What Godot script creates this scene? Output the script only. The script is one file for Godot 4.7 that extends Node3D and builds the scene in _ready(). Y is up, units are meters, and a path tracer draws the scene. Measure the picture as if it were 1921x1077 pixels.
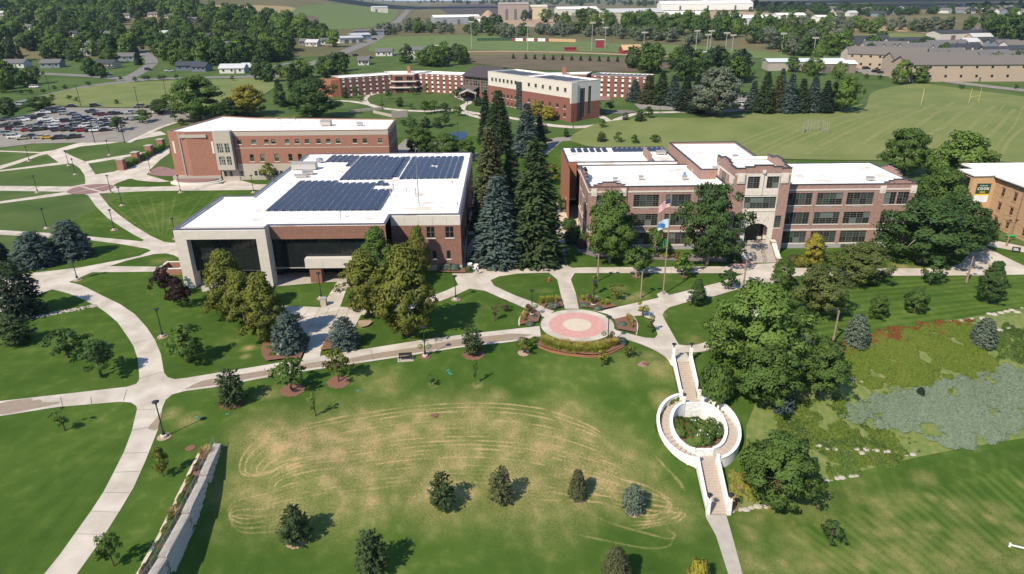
extends Node3D
# A university campus seen from a drone: y is up, the camera looks along -z, the campus lawn lies at y = 0.
const EYE := Vector3(0, 50, 0)
const FOCAL := 1270.0        # pixels of the 1921 x 1077 photograph
const PITCH := 22.97
const ROLL := 0.6
var cam_f: Vector3
var cam_r: Vector3
var cam_u: Vector3
var rng := RandomNumberGenerator.new()
var used := {}
var M := {}
var xs := PackedFloat32Array()
var ds := PackedFloat32Array()

# ------------------------------------------------------------------ mesh builder
class MB:
	var v := PackedVector3Array()
	var n := PackedVector3Array()
	var uv := PackedVector2Array()
	var c := PackedColorArray()
	var col := Color.WHITE
	func tri(a: Vector3, b: Vector3, e: Vector3):          # counter-clockwise seen from outside
		var nn := (b - a).cross(e - a).normalized()
		v.append(a); v.append(e); v.append(b)
		for i in 3:
			n.append(nn); c.append(col)
		uv.append(Vector2.ZERO); uv.append(Vector2.ONE); uv.append(Vector2.RIGHT)
	func quad(a: Vector3, b: Vector3, e: Vector3, f: Vector3):
		var nn := (b - a).cross(e - a).normalized()
		v.append(a); v.append(e); v.append(b); v.append(a); v.append(f); v.append(e)
		for i in 6:
			n.append(nn); c.append(col)
		uv.append(Vector2(0, 1)); uv.append(Vector2(1, 0)); uv.append(Vector2(1, 1)); uv.append(Vector2(0, 1)); uv.append(Vector2(0, 0)); uv.append(Vector2(1, 0))
	func leaf(a: Vector3, b: Vector3, e: Vector3, f: Vector3, nn: Vector3):
		v.append(a); v.append(e); v.append(b); v.append(a); v.append(f); v.append(e)
		for i in 6:
			n.append(nn); c.append(col)
			uv.append(Vector2.ZERO)
	func box(lo: Vector3, hi: Vector3, t := Transform3D()):
		var p := []
		for i in 8:
			p.append(t * Vector3(hi.x if i & 1 else lo.x, hi.y if i & 2 else lo.y, hi.z if i & 4 else lo.z))
		quad(p[4], p[5], p[7], p[6]); quad(p[1], p[0], p[2], p[3]); quad(p[5], p[1], p[3], p[7])
		quad(p[0], p[4], p[6], p[2]); quad(p[6], p[7], p[3], p[2]); quad(p[0], p[1], p[5], p[4])
	func cbox(at: Vector3, s: Vector3, yaw := 0.0):
		box(-s / 2, s / 2, Transform3D(Basis(Vector3.UP, yaw), at))
	func tube(a: Vector3, b: Vector3, r0: float, r1: float, k := 8, caps := true):
		var w := (b - a).normalized()
		var s := w.cross(Vector3.RIGHT if absf(w.x) < 0.9 else Vector3.UP).normalized()
		var t := w.cross(s)
		for i in k:
			var a0 := TAU * i / k
			var a1 := TAU * (i + 1) / k
			var d0 := s * cos(a0) + t * sin(a0)
			var d1 := s * cos(a1) + t * sin(a1)
			var st := v.size()
			quad(a + d0 * r0, a + d1 * r0, b + d1 * r1, b + d0 * r1)
			n[st] = d0; n[st + 1] = d1; n[st + 2] = d1; n[st + 3] = d0; n[st + 4] = d0; n[st + 5] = d1
			if caps:
				tri(b, b + d0 * r1, b + d1 * r1); tri(a, a + d1 * r0, a + d0 * r0)
	func lathe(prof: Array, k := 12, at := Vector3.ZERO):      # [[radius, y], ...] from bottom to top
		for j in prof.size() - 1:
			var p0: Array = prof[j]
			var p1: Array = prof[j + 1]
			for i in k:
				var a0 := TAU * i / k
				var a1 := TAU * (i + 1) / k
				var u0 := Vector3(cos(a0), 0, -sin(a0))
				var u1 := Vector3(cos(a1), 0, -sin(a1))
				quad(at + u0 * p0[0] + Vector3.UP * p0[1], at + u1 * p0[0] + Vector3.UP * p0[1], at + u1 * p1[0] + Vector3.UP * p1[1], at + u0 * p1[0] + Vector3.UP * p1[1])
	func prism(poly: PackedVector2Array, y0: float, y1: float, top := true, sides := true, bottom := false):   # poly in x, z
		var pp := poly
		if Geometry2D.is_polygon_clockwise(pp):
			pp.reverse()
		var k := pp.size()
		if sides:
			for i in k:
				var a := pp[i]
				var b := pp[(i + 1) % k]
				quad(Vector3(b.x, y0, b.y), Vector3(a.x, y0, a.y), Vector3(a.x, y1, a.y), Vector3(b.x, y1, b.y))
		var ix := Geometry2D.triangulate_polygon(pp)
		for i in range(0, ix.size(), 3):
			var a := pp[ix[i]]
			var b := pp[ix[i + 1]]
			var e := pp[ix[i + 2]]
			if (b - a).cross(e - a) > 0:
				var s := b
				b = e
				e = s
			if top:
				tri(Vector3(a.x, y1, a.y), Vector3(b.x, y1, b.y), Vector3(e.x, y1, e.y))
			if bottom:
				tri(Vector3(a.x, y0, a.y), Vector3(e.x, y0, e.y), Vector3(b.x, y0, b.y))
	func extrude(poly: PackedVector2Array, z0: float, z1: float, t := Transform3D()):   # profile in x, y drawn along z
		var pp := poly
		if Geometry2D.is_polygon_clockwise(pp):
			pp.reverse()
		var k := pp.size()
		for i in k:
			var a := pp[i]
			var b := pp[(i + 1) % k]
			quad(t * Vector3(a.x, a.y, z1), t * Vector3(a.x, a.y, z0), t * Vector3(b.x, b.y, z0), t * Vector3(b.x, b.y, z1))
		var ix := Geometry2D.triangulate_polygon(pp)
		for i in range(0, ix.size(), 3):
			var a := pp[ix[i]]
			var b := pp[ix[i + 1]]
			var e := pp[ix[i + 2]]
			if (b - a).cross(e - a) < 0:
				var s := b
				b = e
				e = s
			tri(t * Vector3(a.x, a.y, z1), t * Vector3(b.x, b.y, z1), t * Vector3(e.x, e.y, z1))
			tri(t * Vector3(a.x, a.y, z0), t * Vector3(e.x, e.y, z0), t * Vector3(b.x, b.y, z0))
	func mesh() -> ArrayMesh:
		var a := []
		a.resize(Mesh.ARRAY_MAX)
		a[Mesh.ARRAY_VERTEX] = v
		a[Mesh.ARRAY_NORMAL] = n
		a[Mesh.ARRAY_TEX_UV] = uv
		a[Mesh.ARRAY_COLOR] = c
		var m := ArrayMesh.new()
		if v.size():
			m.add_surface_from_arrays(Mesh.PRIMITIVE_TRIANGLES, a)
		return m

func numbered(called: String) -> String:
	var k: int = used.get(called, 0)
	used[called] = k + 1
	return called if k == 0 else "%s_%03d" % [called, k]
func inst(called: String, mesh: Mesh, mat: Material, parent: Node3D = null, t := Transform3D()) -> MeshInstance3D:
	var o := MeshInstance3D.new()
	o.mesh = mesh
	o.transform = t
	for s in mesh.get_surface_count():
		o.set_surface_override_material(s, mat)
	if parent:
		o.name = called
		parent.add_child(o, true)
	else:
		o.name = numbered(called)
		add_child(o)
	return o
func build(mb: MB, called: String, mat: Material, parent: Node3D = null, t := Transform3D()) -> MeshInstance3D:
	return inst(called, mb.mesh(), mat, parent, t)
func tag(o: Node3D, label: String, category: String, group := ""):
	o.set_meta("label", label)
	o.set_meta("category", category)
	if group:
		o.set_meta("group", group)
func structure(o: Node3D, label := ""):
	o.set_meta("kind", "structure")
	if label:
		o.set_meta("label", label)
func thing(called: String, at: Vector3, label: String, category: String, group := "", yaw := 0.0) -> Node3D:
	var o := Node3D.new()
	o.name = numbered(called)
	add_child(o)
	o.transform = Transform3D(Basis(Vector3.UP, yaw), at)
	tag(o, label, category, group)
	return o
func copy(src: Node3D, called: String, t: Transform3D, label := "", category := "", group := "") -> Node3D:
	var o := src.duplicate()
	o.name = numbered(called)
	add_child(o)
	o.transform = t
	if label:
		tag(o, label, category, group)
	return o

# ------------------------------------------------------------------ the lie of the land
func table(t: Array, x: float) -> float:
	if x <= t[0][0]:
		return t[0][1]
	for i in t.size() - 1:
		if x <= t[i + 1][0]:
			return lerpf(t[i][1], t[i + 1][1], (x - t[i][0]) / (t[i + 1][0] - t[i][0]))
	return t[-1][1]
const TOP := [[-80, 76], [-47, 79], [-29, 86], [3, 92.5], [20, 89], [29, 89], [43, 92], [65, 98], [88, 104], [130, 110]]
const FOOT := [[-40, 44], [0, 48], [20, 64], [25, 66], [45, 73], [74, 81], [100, 88], [140, 92]]
const DROP := [[-36.0, 4.2], [-20, 6.5], [0, 8.4], [15, 9], [100, 9]]
const WALL := [[30, -35.2], [47, -35.05], [51, -34.9], [55, -35.0], [60, -35.4], [64, -35.8], [69, -36.4], [75, -37.0]]   # line of the retaining wall
const RISE := [[0, 0], [205, 0], [225, 1.5], [265, 6.0], [300, 7.3], [560, 14.0], [900, 20], [1500, 27], [2500, 34], [4200, 40], [9000, 46]]
const HILL := [[500, 0], [800, 10], [1150, 34], [1600, 62], [2600, 90], [9000, 90]]
func high(x: float, z: float) -> float:
	var d := -z
	if d < 115:
		var a := table(TOP, x)
		var b := table(FOOT, x)
		var t := clampf((a - d) / (a - b), 0, 1)
		t = lerpf(t, t * t * (3 - 2 * t), 0.15)
		var drop := 1.5
		if x > table(WALL, d):
			drop = table(DROP, x)
			if x < -18:
				drop = lerpf(1.5, drop, maxf(1 - smoothstep(62, 75, d), smoothstep(-34, -18, x)))
		if d > 64.5 and d < 90:                            # dug out for the stair and its ring
			var q := Vector2(x - 25.25, d - 77.6)
			if q.length() < 5.1 or (absf(q.x) < 1.1 and d > 66.4 and d < 88.4):
				return -drop * t - (1.6 if q.length() < 5.1 else 0.9)
		return -drop * t
	var y := table(RISE, d)
	if d > 500:                                            # the hill behind the houses on the left
		y += table(HILL, d) * (1 - smoothstep(-0.42, -0.12, x / d)) + 0.9 * sin(x * 0.011) * sin(d * 0.006) * smoothstep(500, 900, d)
		y += smoothstep(1500, 3500, d) * 9 * sin(x * 0.0021 + 1) * sin(d * 0.0013 + 2)
	return y
func ray(px: float, py: float) -> Vector3:
	return cam_f + cam_r * (px - 960.5) / FOCAL + cam_u * (538.5 - py) / FOCAL
func at(px: float, py: float) -> Vector3:                  # where a sight line meets the land
	var d := ray(px, py)
	var t := 40.0
	var st := 3.0
	var p := EYE + d * t
	for i in 3000:
		var q := EYE + d * (t + st)
		if q.y < high(q.x, q.z):
			if st < 0.02:
				break
			st *= 0.4
			continue
		t += st
		p = q
		if st > 2.0:
			st = maxf(3.0, (q.y - high(q.x, q.z)) * 0.6)
		if t > 12000:
			break
	return Vector3(p.x, high(p.x, p.z), p.z)
func flat(px: float, py: float, y := 0.0) -> Vector3:
	var d := ray(px, py)
	return EYE + d * ((y - EYE.y) / d.y)
func pix(p: Vector3) -> Vector2:
	var q := p - EYE
	var z := q.dot(cam_f)
	return Vector2(960.5 + FOCAL * q.dot(cam_r) / z, 538.5 - FOCAL * q.dot(cam_u) / z)
func tall(base: Vector3, top_py: float) -> float:          # height of an upright thing whose top shows at that row
	var a := 0.2
	var b := 60.0
	for i in 30:
		var m := (a + b) / 2
		if pix(base + Vector3.UP * m).y > top_py:
			a = m
		else:
			b = m
	return a
func metres(p: Vector3, px: float) -> float:
	return px * (p - EYE).dot(cam_f) / FOCAL
func grid_lines():
	var x := -104.0
	var right := PackedFloat32Array()
	while x < 112:
		right.append(x); x += 1.5
	for k in [-37.1, -36.8, -36.4, -36.1, -35.8, -35.2, -34.9, -34.6]:
		right.append(k)
	var st := 3.0
	while x < 7000:
		right.append(x); x += st; st *= 1.06
	x = -104.0
	st = 3.0
	while x > -7000:
		x -= st; right.append(x); st *= 1.06
	for k in 27:
		right.append(18.63 + k * 0.5)
	right.sort()
	xs = right
	var d := 18.0
	while d < 205:
		ds.append(d); d += 0.5 if d > 64 and d < 91 else 1.5
	st = 2.0
	while d < 11000:
		ds.append(d); d += st; st *= 1.025
	ds.append(11000)
func drape(poly: PackedVector2Array, off: float) -> MB:      # a sheet that follows the land; poly in x, z
	var mb := MB.new()
	var box := Rect2(poly[0], Vector2.ZERO)
	for p in poly:
		box = box.expand(p)
	var i0 := maxi(xs.bsearch(box.position.x) - 1, 0)
	var i1 := mini(xs.bsearch(box.end.x), xs.size() - 2)
	var j0 := maxi(ds.bsearch(-box.end.y) - 1, 0)
	var j1 := mini(ds.bsearch(-box.position.y), ds.size() - 2)
	for j in range(j0, j1 + 1):
		for i in range(i0, i1 + 1):
			var a := Vector2(xs[i], -ds[j])
			var b := Vector2(xs[i + 1], -ds[j])
			var c := Vector2(xs[i + 1], -ds[j + 1])
			var d := Vector2(xs[i], -ds[j + 1])
			for t in [[a, b, c], [a, c, d]]:
				var cut := Geometry2D.intersect_polygons(poly, PackedVector2Array(t))
				if cut.is_empty():
					continue
				var p0 := Vector3(t[0].x, high(t[0].x, t[0].y), t[0].y)
				var p1 := Vector3(t[1].x, high(t[1].x, t[1].y), t[1].y)
				var p2 := Vector3(t[2].x, high(t[2].x, t[2].y), t[2].y)
				var nn := (p1 - p0).cross(p2 - p0)
				if nn.y < 0:
					nn = -nn
				for piece in cut:
					var ix := Geometry2D.triangulate_polygon(piece)
					for k in range(0, ix.size(), 3):
						var w := []
						for m in 3:
							var q: Vector2 = piece[ix[k + m]]
							w.append(Vector3(q.x, p0.y - (nn.x * (q.x - p0.x) + nn.z * (q.y - p0.z)) / nn.y + off, q.y))
						if (w[1] - w[0]).cross(w[2] - w[0]).y < 0:
							mb.tri(w[0], w[2], w[1])
						else:
							mb.tri(w[0], w[1], w[2])
	for i in mb.v.size():
		mb.uv[i] = Vector2((mb.v[i].x + 110) / 220.0, (250 + mb.v[i].z) / 220.0)
	return mb
func world_poly(pts: Array) -> PackedVector2Array:
	var o := PackedVector2Array()
	for i in range(0, pts.size(), 2):
		var p := at(pts[i], pts[i + 1])
		o.append(Vector2(p.x, p.z))
	return o
func curve(p: PackedVector2Array, closed := false, k := 4) -> PackedVector2Array:   # smooth line through points
	var o := PackedVector2Array()
	var m := p.size()
	for i in (m if closed else m - 1):
		var a := p[(i - 1 + m) % m] if closed or i > 0 else p[0] * 2 - p[1]
		var b := p[i]
		var c := p[(i + 1) % m]
		var d := p[(i + 2) % m] if closed or i + 2 < m else p[m - 1] * 2 - p[m - 2]
		for s in k:
			o.append(b.cubic_interpolate(c, a, d, float(s) / k))
	if not closed:
		o.append(p[m - 1])
	return o
func strip_poly(line: PackedVector2Array, w: float) -> PackedVector2Array:
	var l := PackedVector2Array()
	var r := PackedVector2Array()
	for i in line.size():
		var t := (line[mini(i + 1, line.size() - 1)] - line[maxi(i - 1, 0)]).normalized()
		var nn := Vector2(-t.y, t.x) * w / 2
		l.append(line[i] + nn)
		r.append(line[i] - nn)
	r.reverse()
	l.append_array(r)
	return l
var sheet_at := 0.03
func sheet(called: String, pts: Array, mat: Material, smooth := false, off := -1.0, label := "") -> MeshInstance3D:
	if off < 0:
		sheet_at += 0.004
		off = sheet_at
	var poly := world_poly(pts)
	if smooth:
		poly = curve(poly, true, 4)
	var o := build(drape(poly, off), called, mat)
	structure(o, label)
	return o
func lane(called: String, pts: Array, w: float, mat: Material, off := -1.0) -> MeshInstance3D:
	if off < 0:
		sheet_at += 0.004
		off = sheet_at
	var o := build(drape(strip_poly(curve(world_poly(pts)), w), off), called, mat)
	structure(o)
	return o

# ------------------------------------------------------------------ materials
func lin(r: float, g: float, b: float) -> Color:
	return Color(r, g, b).linear_to_srgb()
func noise_tex(freq: float, a: Color, b: Color, sz := 256, oct := 4, mid := Color.BLACK, typ := FastNoiseLite.TYPE_SIMPLEX_SMOOTH) -> NoiseTexture2D:
	var t := NoiseTexture2D.new()
	var f := FastNoiseLite.new()
	f.seed = 7 + used.size()
	f.noise_type = typ
	f.frequency = freq
	f.fractal_octaves = oct
	t.width = sz
	t.height = sz
	t.seamless = true
	t.noise = f
	var g := Gradient.new()
	g.set_color(0, a)
	g.set_color(1, b)
	if mid != Color.BLACK:
		g.add_point(0.5, mid)
	t.color_ramp = g
	return t
func plain(r: float, g: float, b: float, rough := 0.7, metal := 0.0) -> StandardMaterial3D:
	var m := StandardMaterial3D.new()
	m.albedo_color = lin(r, g, b)
	m.roughness = rough
	m.metallic = metal
	return m
func rough_mat(a: Color, b: Color, metres_wide: float, freq := 0.03, rough := 0.9, bump := 0.0, mid := Color.BLACK) -> StandardMaterial3D:   # a and b in linear light
	used["tex"] = used.get("tex", 0) + 1
	used["tex%d" % used["tex"]] = 1
	var m := StandardMaterial3D.new()
	m.albedo_texture = noise_tex(freq, a.linear_to_srgb(), b.linear_to_srgb(), 256, 5, mid.linear_to_srgb() if mid != Color.BLACK else mid)
	m.uv1_triplanar = true
	m.uv1_world_triplanar = true
	m.uv1_scale = Vector3.ONE / metres_wide
	m.roughness = rough
	m.metallic_specular = 0.3
	if bump > 0:
		m.heightmap_enabled = true
		m.heightmap_texture = m.albedo_texture
		m.heightmap_scale = bump
	return m
func leafy(r: float, g: float, b: float, back := Color(0.78, 0.82, 0.5)) -> StandardMaterial3D:
	var m := plain(r, g, b, 0.7)
	m.vertex_color_use_as_albedo = true
	m.metallic_specular = 0.25
	m.backlight_enabled = true
	m.backlight = back
	return m
# ------------------------------------------------------------------ ready
func _ready():
	rng.seed = 20
	# camera, sky, sun, exposure
	var p := deg_to_rad(PITCH)
	var r := deg_to_rad(ROLL)
	cam_f = Vector3(0, -sin(p), -cos(p))
	var up := Vector3.RIGHT.cross(cam_f)
	cam_r = Vector3.RIGHT * cos(r) - up * sin(r)
	cam_u = cam_r.cross(cam_f)
	var cam := Camera3D.new()
	cam.name = "camera"
	cam.transform = Transform3D(Basis(cam_r, cam_u, -cam_f), EYE)
	cam.fov = rad_to_deg(2 * atan(538.5 / FOCAL))
	cam.near = 0.5
	cam.far = 14000
	add_child(cam)
	cam.current = true
	var env := Environment.new()
	env.tonemap_mode = Environment.TONE_MAPPER_LINEAR
	env.tonemap_exposure = 1.4
	env.background_mode = Environment.BG_SKY
	env.sky = Sky.new()
	var sky := ProceduralSkyMaterial.new()
	sky.sky_top_color = Color(0.30, 0.42, 0.58)
	sky.sky_horizon_color = Color(0.74, 0.77, 0.79)
	sky.sky_curve = 0.12
	sky.ground_bottom_color = Color(0.20, 0.23, 0.16)
	sky.ground_horizon_color = Color(0.55, 0.6, 0.62)
	sky.sky_energy_multiplier = 1.25
	env.sky.sky_material = sky
	env.fog_enabled = true
	env.fog_density = 0.00005
	env.fog_light_color = Color(0.62, 0.70, 0.82)
	env.sdfgi_enabled = true
	env.ssao_enabled = true
	env.ssil_enabled = true
	var we := WorldEnvironment.new()
	we.name = "environment"
	we.environment = env
	add_child(we)
	var sun := DirectionalLight3D.new()
	sun.name = "sun"
	var el := deg_to_rad(45.0)
	var az := deg_to_rad(41.0)                              # light runs to the right and away
	sun.basis = Basis.looking_at(Vector3(sin(az) * cos(el), -sin(el), -cos(az) * cos(el)))
	sun.light_color = Color(1.0, 0.945, 0.86)
	sun.light_energy = 1.5
	sun.light_angular_distance = 0.5
	sun.shadow_enabled = true
	add_child(sun)
	make_materials()
	grid_lines()
	make_ground()
	stage("ground")
	make_paths()
	stage("paths")
	make_tree_kinds()
	stage("tree kinds")
	make_library()
	make_brick_hall()
	make_school()
	make_cook_hall()
	make_residence()
	stage("buildings")
	make_stairs()
	make_wall_left()
	make_lamps()
	make_small_things()
	stage("small")
	make_cars()
	make_near_trees()
	make_beds()
	stage("near trees")
	make_far()
	stage("far")
func stage(s: String):
	print(s, " ", Time.get_ticks_msec())
func brick_tex(cols: Array, mortar: Color, bw := 8, bh := 4, seed_ := 3, vary := 0.12) -> ImageTexture:
	var g := RandomNumberGenerator.new()
	g.seed = seed_
	var im := Image.create(128, 128, false, Image.FORMAT_RGB8)
	im.fill(mortar)
	for j in 128 / bh:
		for i in range(-1, 128 / bw + 1):
			var c: Color = cols[g.randi() % cols.size()]
			c = c * g.randf_range(1 - vary, 1 + vary * 0.8)
			c.a = 1
			var x := i * bw + (bw / 2 if j % 2 else 0)
			im.fill_rect(Rect2i(x, j * bh, bw - 1, bh - 1), c)
	return ImageTexture.create_from_image(im)
func tri_mat(t: Texture2D, wide: float, rough := 0.85) -> StandardMaterial3D:
	var m := StandardMaterial3D.new()
	m.albedo_texture = t
	m.uv1_triplanar = true
	m.uv1_world_triplanar = true
	m.uv1_triplanar_sharpness = 8
	m.uv1_scale = Vector3.ONE / wide
	m.roughness = rough
	m.metallic_specular = 0.3
	return m
func make_materials():
	var k := func(r, g, b): return Color(r, g, b)
	M.concrete = rough_mat(k.call(0.37, 0.33, 0.275), k.call(0.56, 0.51, 0.445), 17, 0.012, 0.9)
	M.concrete2 = rough_mat(k.call(0.34, 0.31, 0.275), k.call(0.42, 0.385, 0.34), 9, 0.02, 0.9)
	M.wet = rough_mat(k.call(0.25, 0.195, 0.145), k.call(0.31, 0.25, 0.19), 5, 0.02, 0.45)
	M.joint = plain(0.22, 0.2, 0.18)
	M.red_pave = rough_mat(k.call(0.47, 0.255, 0.225), k.call(0.55, 0.315, 0.28), 6, 0.02, 0.85)
	M.maroon_pave = rough_mat(k.call(0.20, 0.12, 0.115), k.call(0.27, 0.165, 0.155), 5, 0.03, 0.85)
	M.buff_pave = rough_mat(k.call(0.50, 0.43, 0.33), k.call(0.56, 0.49, 0.39), 5, 0.02, 0.85)
	M.asphalt = rough_mat(k.call(0.15, 0.145, 0.14), k.call(0.21, 0.20, 0.19), 30, 0.02, 0.9)
	M.lot = rough_mat(k.call(0.19, 0.175, 0.16), k.call(0.26, 0.24, 0.215), 30, 0.02, 0.9)
	M.dirt = rough_mat(k.call(0.26, 0.19, 0.13), k.call(0.38, 0.29, 0.21), 20, 0.02, 0.95)
	M.mulch = rough_mat(k.call(0.11, 0.055, 0.038), k.call(0.28, 0.155, 0.11), 3, 0.12, 0.95, 4.0)
	M.gravel = rough_mat(k.call(0.12, 0.105, 0.095), k.call(0.24, 0.215, 0.20), 3, 0.15, 0.95, 4.0)
	M.brick_lib = tri_mat(brick_tex([lin(0.22, 0.11, 0.08), lin(0.27, 0.13, 0.09), lin(0.19, 0.10, 0.085)], lin(0.2, 0.12, 0.09)), 3.6)
	M.brick_red = tri_mat(brick_tex([lin(0.27, 0.125, 0.09), lin(0.30, 0.14, 0.10)], lin(0.29, 0.16, 0.12)), 3.6)
	M.brick_school = tri_mat(brick_tex([lin(0.31, 0.175, 0.14), lin(0.27, 0.17, 0.165), lin(0.33, 0.20, 0.15), lin(0.23, 0.15, 0.155)], lin(0.33, 0.24, 0.20)), 3.6)
	M.brick_dorm = tri_mat(brick_tex([lin(0.19, 0.08, 0.062), lin(0.22, 0.09, 0.07)], lin(0.2, 0.095, 0.075)), 3.6)
	M.brick_orange = tri_mat(brick_tex([lin(0.27, 0.11, 0.06), lin(0.30, 0.13, 0.07)], lin(0.28, 0.14, 0.09)), 3.6)
	M.stone = tri_mat(brick_tex([lin(0.52, 0.485, 0.43), lin(0.53, 0.495, 0.44)], lin(0.50, 0.465, 0.415), 16, 8, 3, 0.03), 6.0)
	M.sandstone = rough_mat(k.call(0.34, 0.22, 0.13), k.call(0.50, 0.35, 0.22), 6, 0.05, 0.9, 2.0)
	M.ochre = rough_mat(k.call(0.45, 0.30, 0.16), k.call(0.50, 0.335, 0.185), 8, 0.03, 0.85)
	M.trim = rough_mat(k.call(0.52, 0.48, 0.43), k.call(0.62, 0.585, 0.53), 6, 0.03, 0.8)
	M.trim2 = rough_mat(k.call(0.36, 0.32, 0.27), k.call(0.42, 0.38, 0.33), 6, 0.03, 0.8)
	M.cream = rough_mat(k.call(0.50, 0.47, 0.43), k.call(0.56, 0.53, 0.48), 10, 0.02, 0.8)
	M.roof = rough_mat(k.call(0.66, 0.63, 0.60), k.call(0.82, 0.81, 0.80), 22, 0.012, 0.6, 0.0, k.call(0.80, 0.79, 0.77))
	M.roof.albedo_texture.color_ramp.set_color(0, lin(0.50, 0.42, 0.35))
	M.roof.albedo_texture.color_ramp.add_point(0.27, lin(0.72, 0.70, 0.67))
	M.cap = plain(0.035, 0.037, 0.05, 0.5)
	M.cap_purple = plain(0.10, 0.085, 0.12, 0.5)
	M.glass = plain(0.012, 0.015, 0.016, 0.06)
	M.glass2 = plain(0.03, 0.045, 0.045, 0.12)
	M.blind = plain(0.13, 0.17, 0.155, 0.25)
	M.blind2 = plain(0.05, 0.068, 0.06, 0.2)
	M.frame = plain(0.12, 0.115, 0.105, 0.5)
	M.frame_pale = plain(0.40, 0.38, 0.35, 0.6)
	M.frame_green = plain(0.10, 0.13, 0.12, 0.5)
	M.black = plain(0.012, 0.012, 0.014, 0.45)
	M.iron = plain(0.02, 0.024, 0.026, 0.4)
	M.white = rough_mat(k.call(0.52, 0.51, 0.49), k.call(0.80, 0.80, 0.79), 5, 0.03, 0.6, 0.0, k.call(0.72, 0.72, 0.71))
	M.white_flat = plain(0.75, 0.75, 0.74, 0.5)
	M.grey = plain(0.30, 0.30, 0.30, 0.6)
	M.steel = plain(0.5, 0.5, 0.5, 0.35, 0.8)
	M.panel = plain(0.016, 0.027, 0.07, 0.3)
	M.panel.metallic_specular = 0.2
	M.roof_stain = rough_mat(k.call(0.46, 0.38, 0.31), k.call(0.70, 0.66, 0.61), 4, 0.06, 0.8)
	M.bark = rough_mat(k.call(0.07, 0.05, 0.035), k.call(0.14, 0.10, 0.075), 1.0, 0.05, 0.95)
	M.bark_pale = rough_mat(k.call(0.20, 0.17, 0.14), k.call(0.32, 0.28, 0.23), 1.0, 0.05, 0.95)
	M.wood_post = rough_mat(k.call(0.20, 0.15, 0.11), k.call(0.30, 0.24, 0.18), 1.0, 0.05, 0.9)
	M.rock = rough_mat(k.call(0.28, 0.25, 0.21), k.call(0.5, 0.46, 0.40), 2.0, 0.05, 0.95)
	M.limestone = rough_mat(k.call(0.36, 0.34, 0.32), k.call(0.55, 0.53, 0.51), 3.0, 0.06, 0.9, 3.0)
	M.step = rough_mat(k.call(0.36, 0.30, 0.25), k.call(0.48, 0.41, 0.35), 4.0, 0.04, 0.9)
	M.far_ground = rough_mat(k.call(0.085, 0.088, 0.04), k.call(0.16, 0.135, 0.07), 700, 0.012, 1.0)
	M.field_olive = rough_mat(k.call(0.105, 0.145, 0.042), k.call(0.175, 0.19, 0.07), 90, 0.014, 1.0)
	M.field_band = rough_mat(k.call(0.13, 0.16, 0.055), k.call(0.205, 0.205, 0.085), 40, 0.04, 1.0)
	M.field_green = rough_mat(k.call(0.085, 0.13, 0.04), k.call(0.125, 0.165, 0.06), 60, 0.015, 1.0)
	M.field_lawn = rough_mat(k.call(0.055, 0.105, 0.03), k.call(0.10, 0.14, 0.05), 40, 0.02, 1.0)
	M.field_tan = rough_mat(k.call(0.22, 0.175, 0.085), k.call(0.32, 0.26, 0.14), 120, 0.02, 1.0)
	M.field_brown = rough_mat(k.call(0.09, 0.075, 0.05), k.call(0.14, 0.115, 0.075), 150, 0.02, 1.0)
	M.coal = rough_mat(k.call(0.05, 0.045, 0.045), k.call(0.09, 0.08, 0.078), 80, 0.03, 1.0)

func noise_bytes(freq: float, oct: int, s: int, n: int) -> PackedByteArray:
	var f := FastNoiseLite.new()
	f.seed = s
	f.frequency = freq
	f.fractal_octaves = oct
	f.noise_type = FastNoiseLite.TYPE_SIMPLEX_SMOOTH
	var im := f.get_image(n, n, false, false, true)
	im.convert(Image.FORMAT_L8)
	return im.get_data()
const TN := 2048
const TW := 220.0
var dry := PackedByteArray()
var tone := PackedByteArray()
func dab(buf: PackedByteArray, x: float, d: float, rad: float, amount: float, soft := 0.5):
	var cx := (x + 110) / TW * TN
	var cy := (250 - d) / TW * TN
	var rr := rad / TW * TN
	for j in range(maxi(0, int(cy - rr)), mini(TN - 1, int(cy + rr) + 1)):
		for i in range(maxi(0, int(cx - rr)), mini(TN - 1, int(cx + rr) + 1)):
			var q := sqrt((i - cx) * (i - cx) + (j - cy) * (j - cy)) / rr
			if q < 1:
				var w := clampf((1 - q) / soft, 0, 1) * amount
				var k := j * TN + i
				buf[k] = maxi(buf[k], int(w))
func track(pts: Array, w: float, amount: float, wob := 0.25):       # a worn line across the lawn, given in pixels
	var line := curve(world_poly(pts), false, 8)
	var g := RandomNumberGenerator.new()
	g.seed = int(pts[0] * 7 + pts[1])
	var f := FastNoiseLite.new()
	f.seed = g.seed
	f.frequency = 0.12
	for i in line.size() - 1:
		var k := maxi(1, int(line[i].distance_to(line[i + 1]) / 0.1))
		for s in k:
			var q := line[i].lerp(line[i + 1], float(s) / k)
			var fade := minf(1.0, minf(i + 1, line.size() - 1 - i) / 6.0)
			var a := amount * fade * clampf(0.75 + 0.6 * f.get_noise_2d(q.x * 2, q.y * 2), 0.0, 1.0)
			dab(dry, q.x + wob * f.get_noise_2d(q.x + 50, q.y), -q.y, w * g.randf_range(0.7, 1.15), a, 0.6)
func patch(px: float, py: float, rad: float, amount: float):
	var p := at(px, py)
	dab(dry, p.x, -p.z, rad, amount, 0.9)
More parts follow.
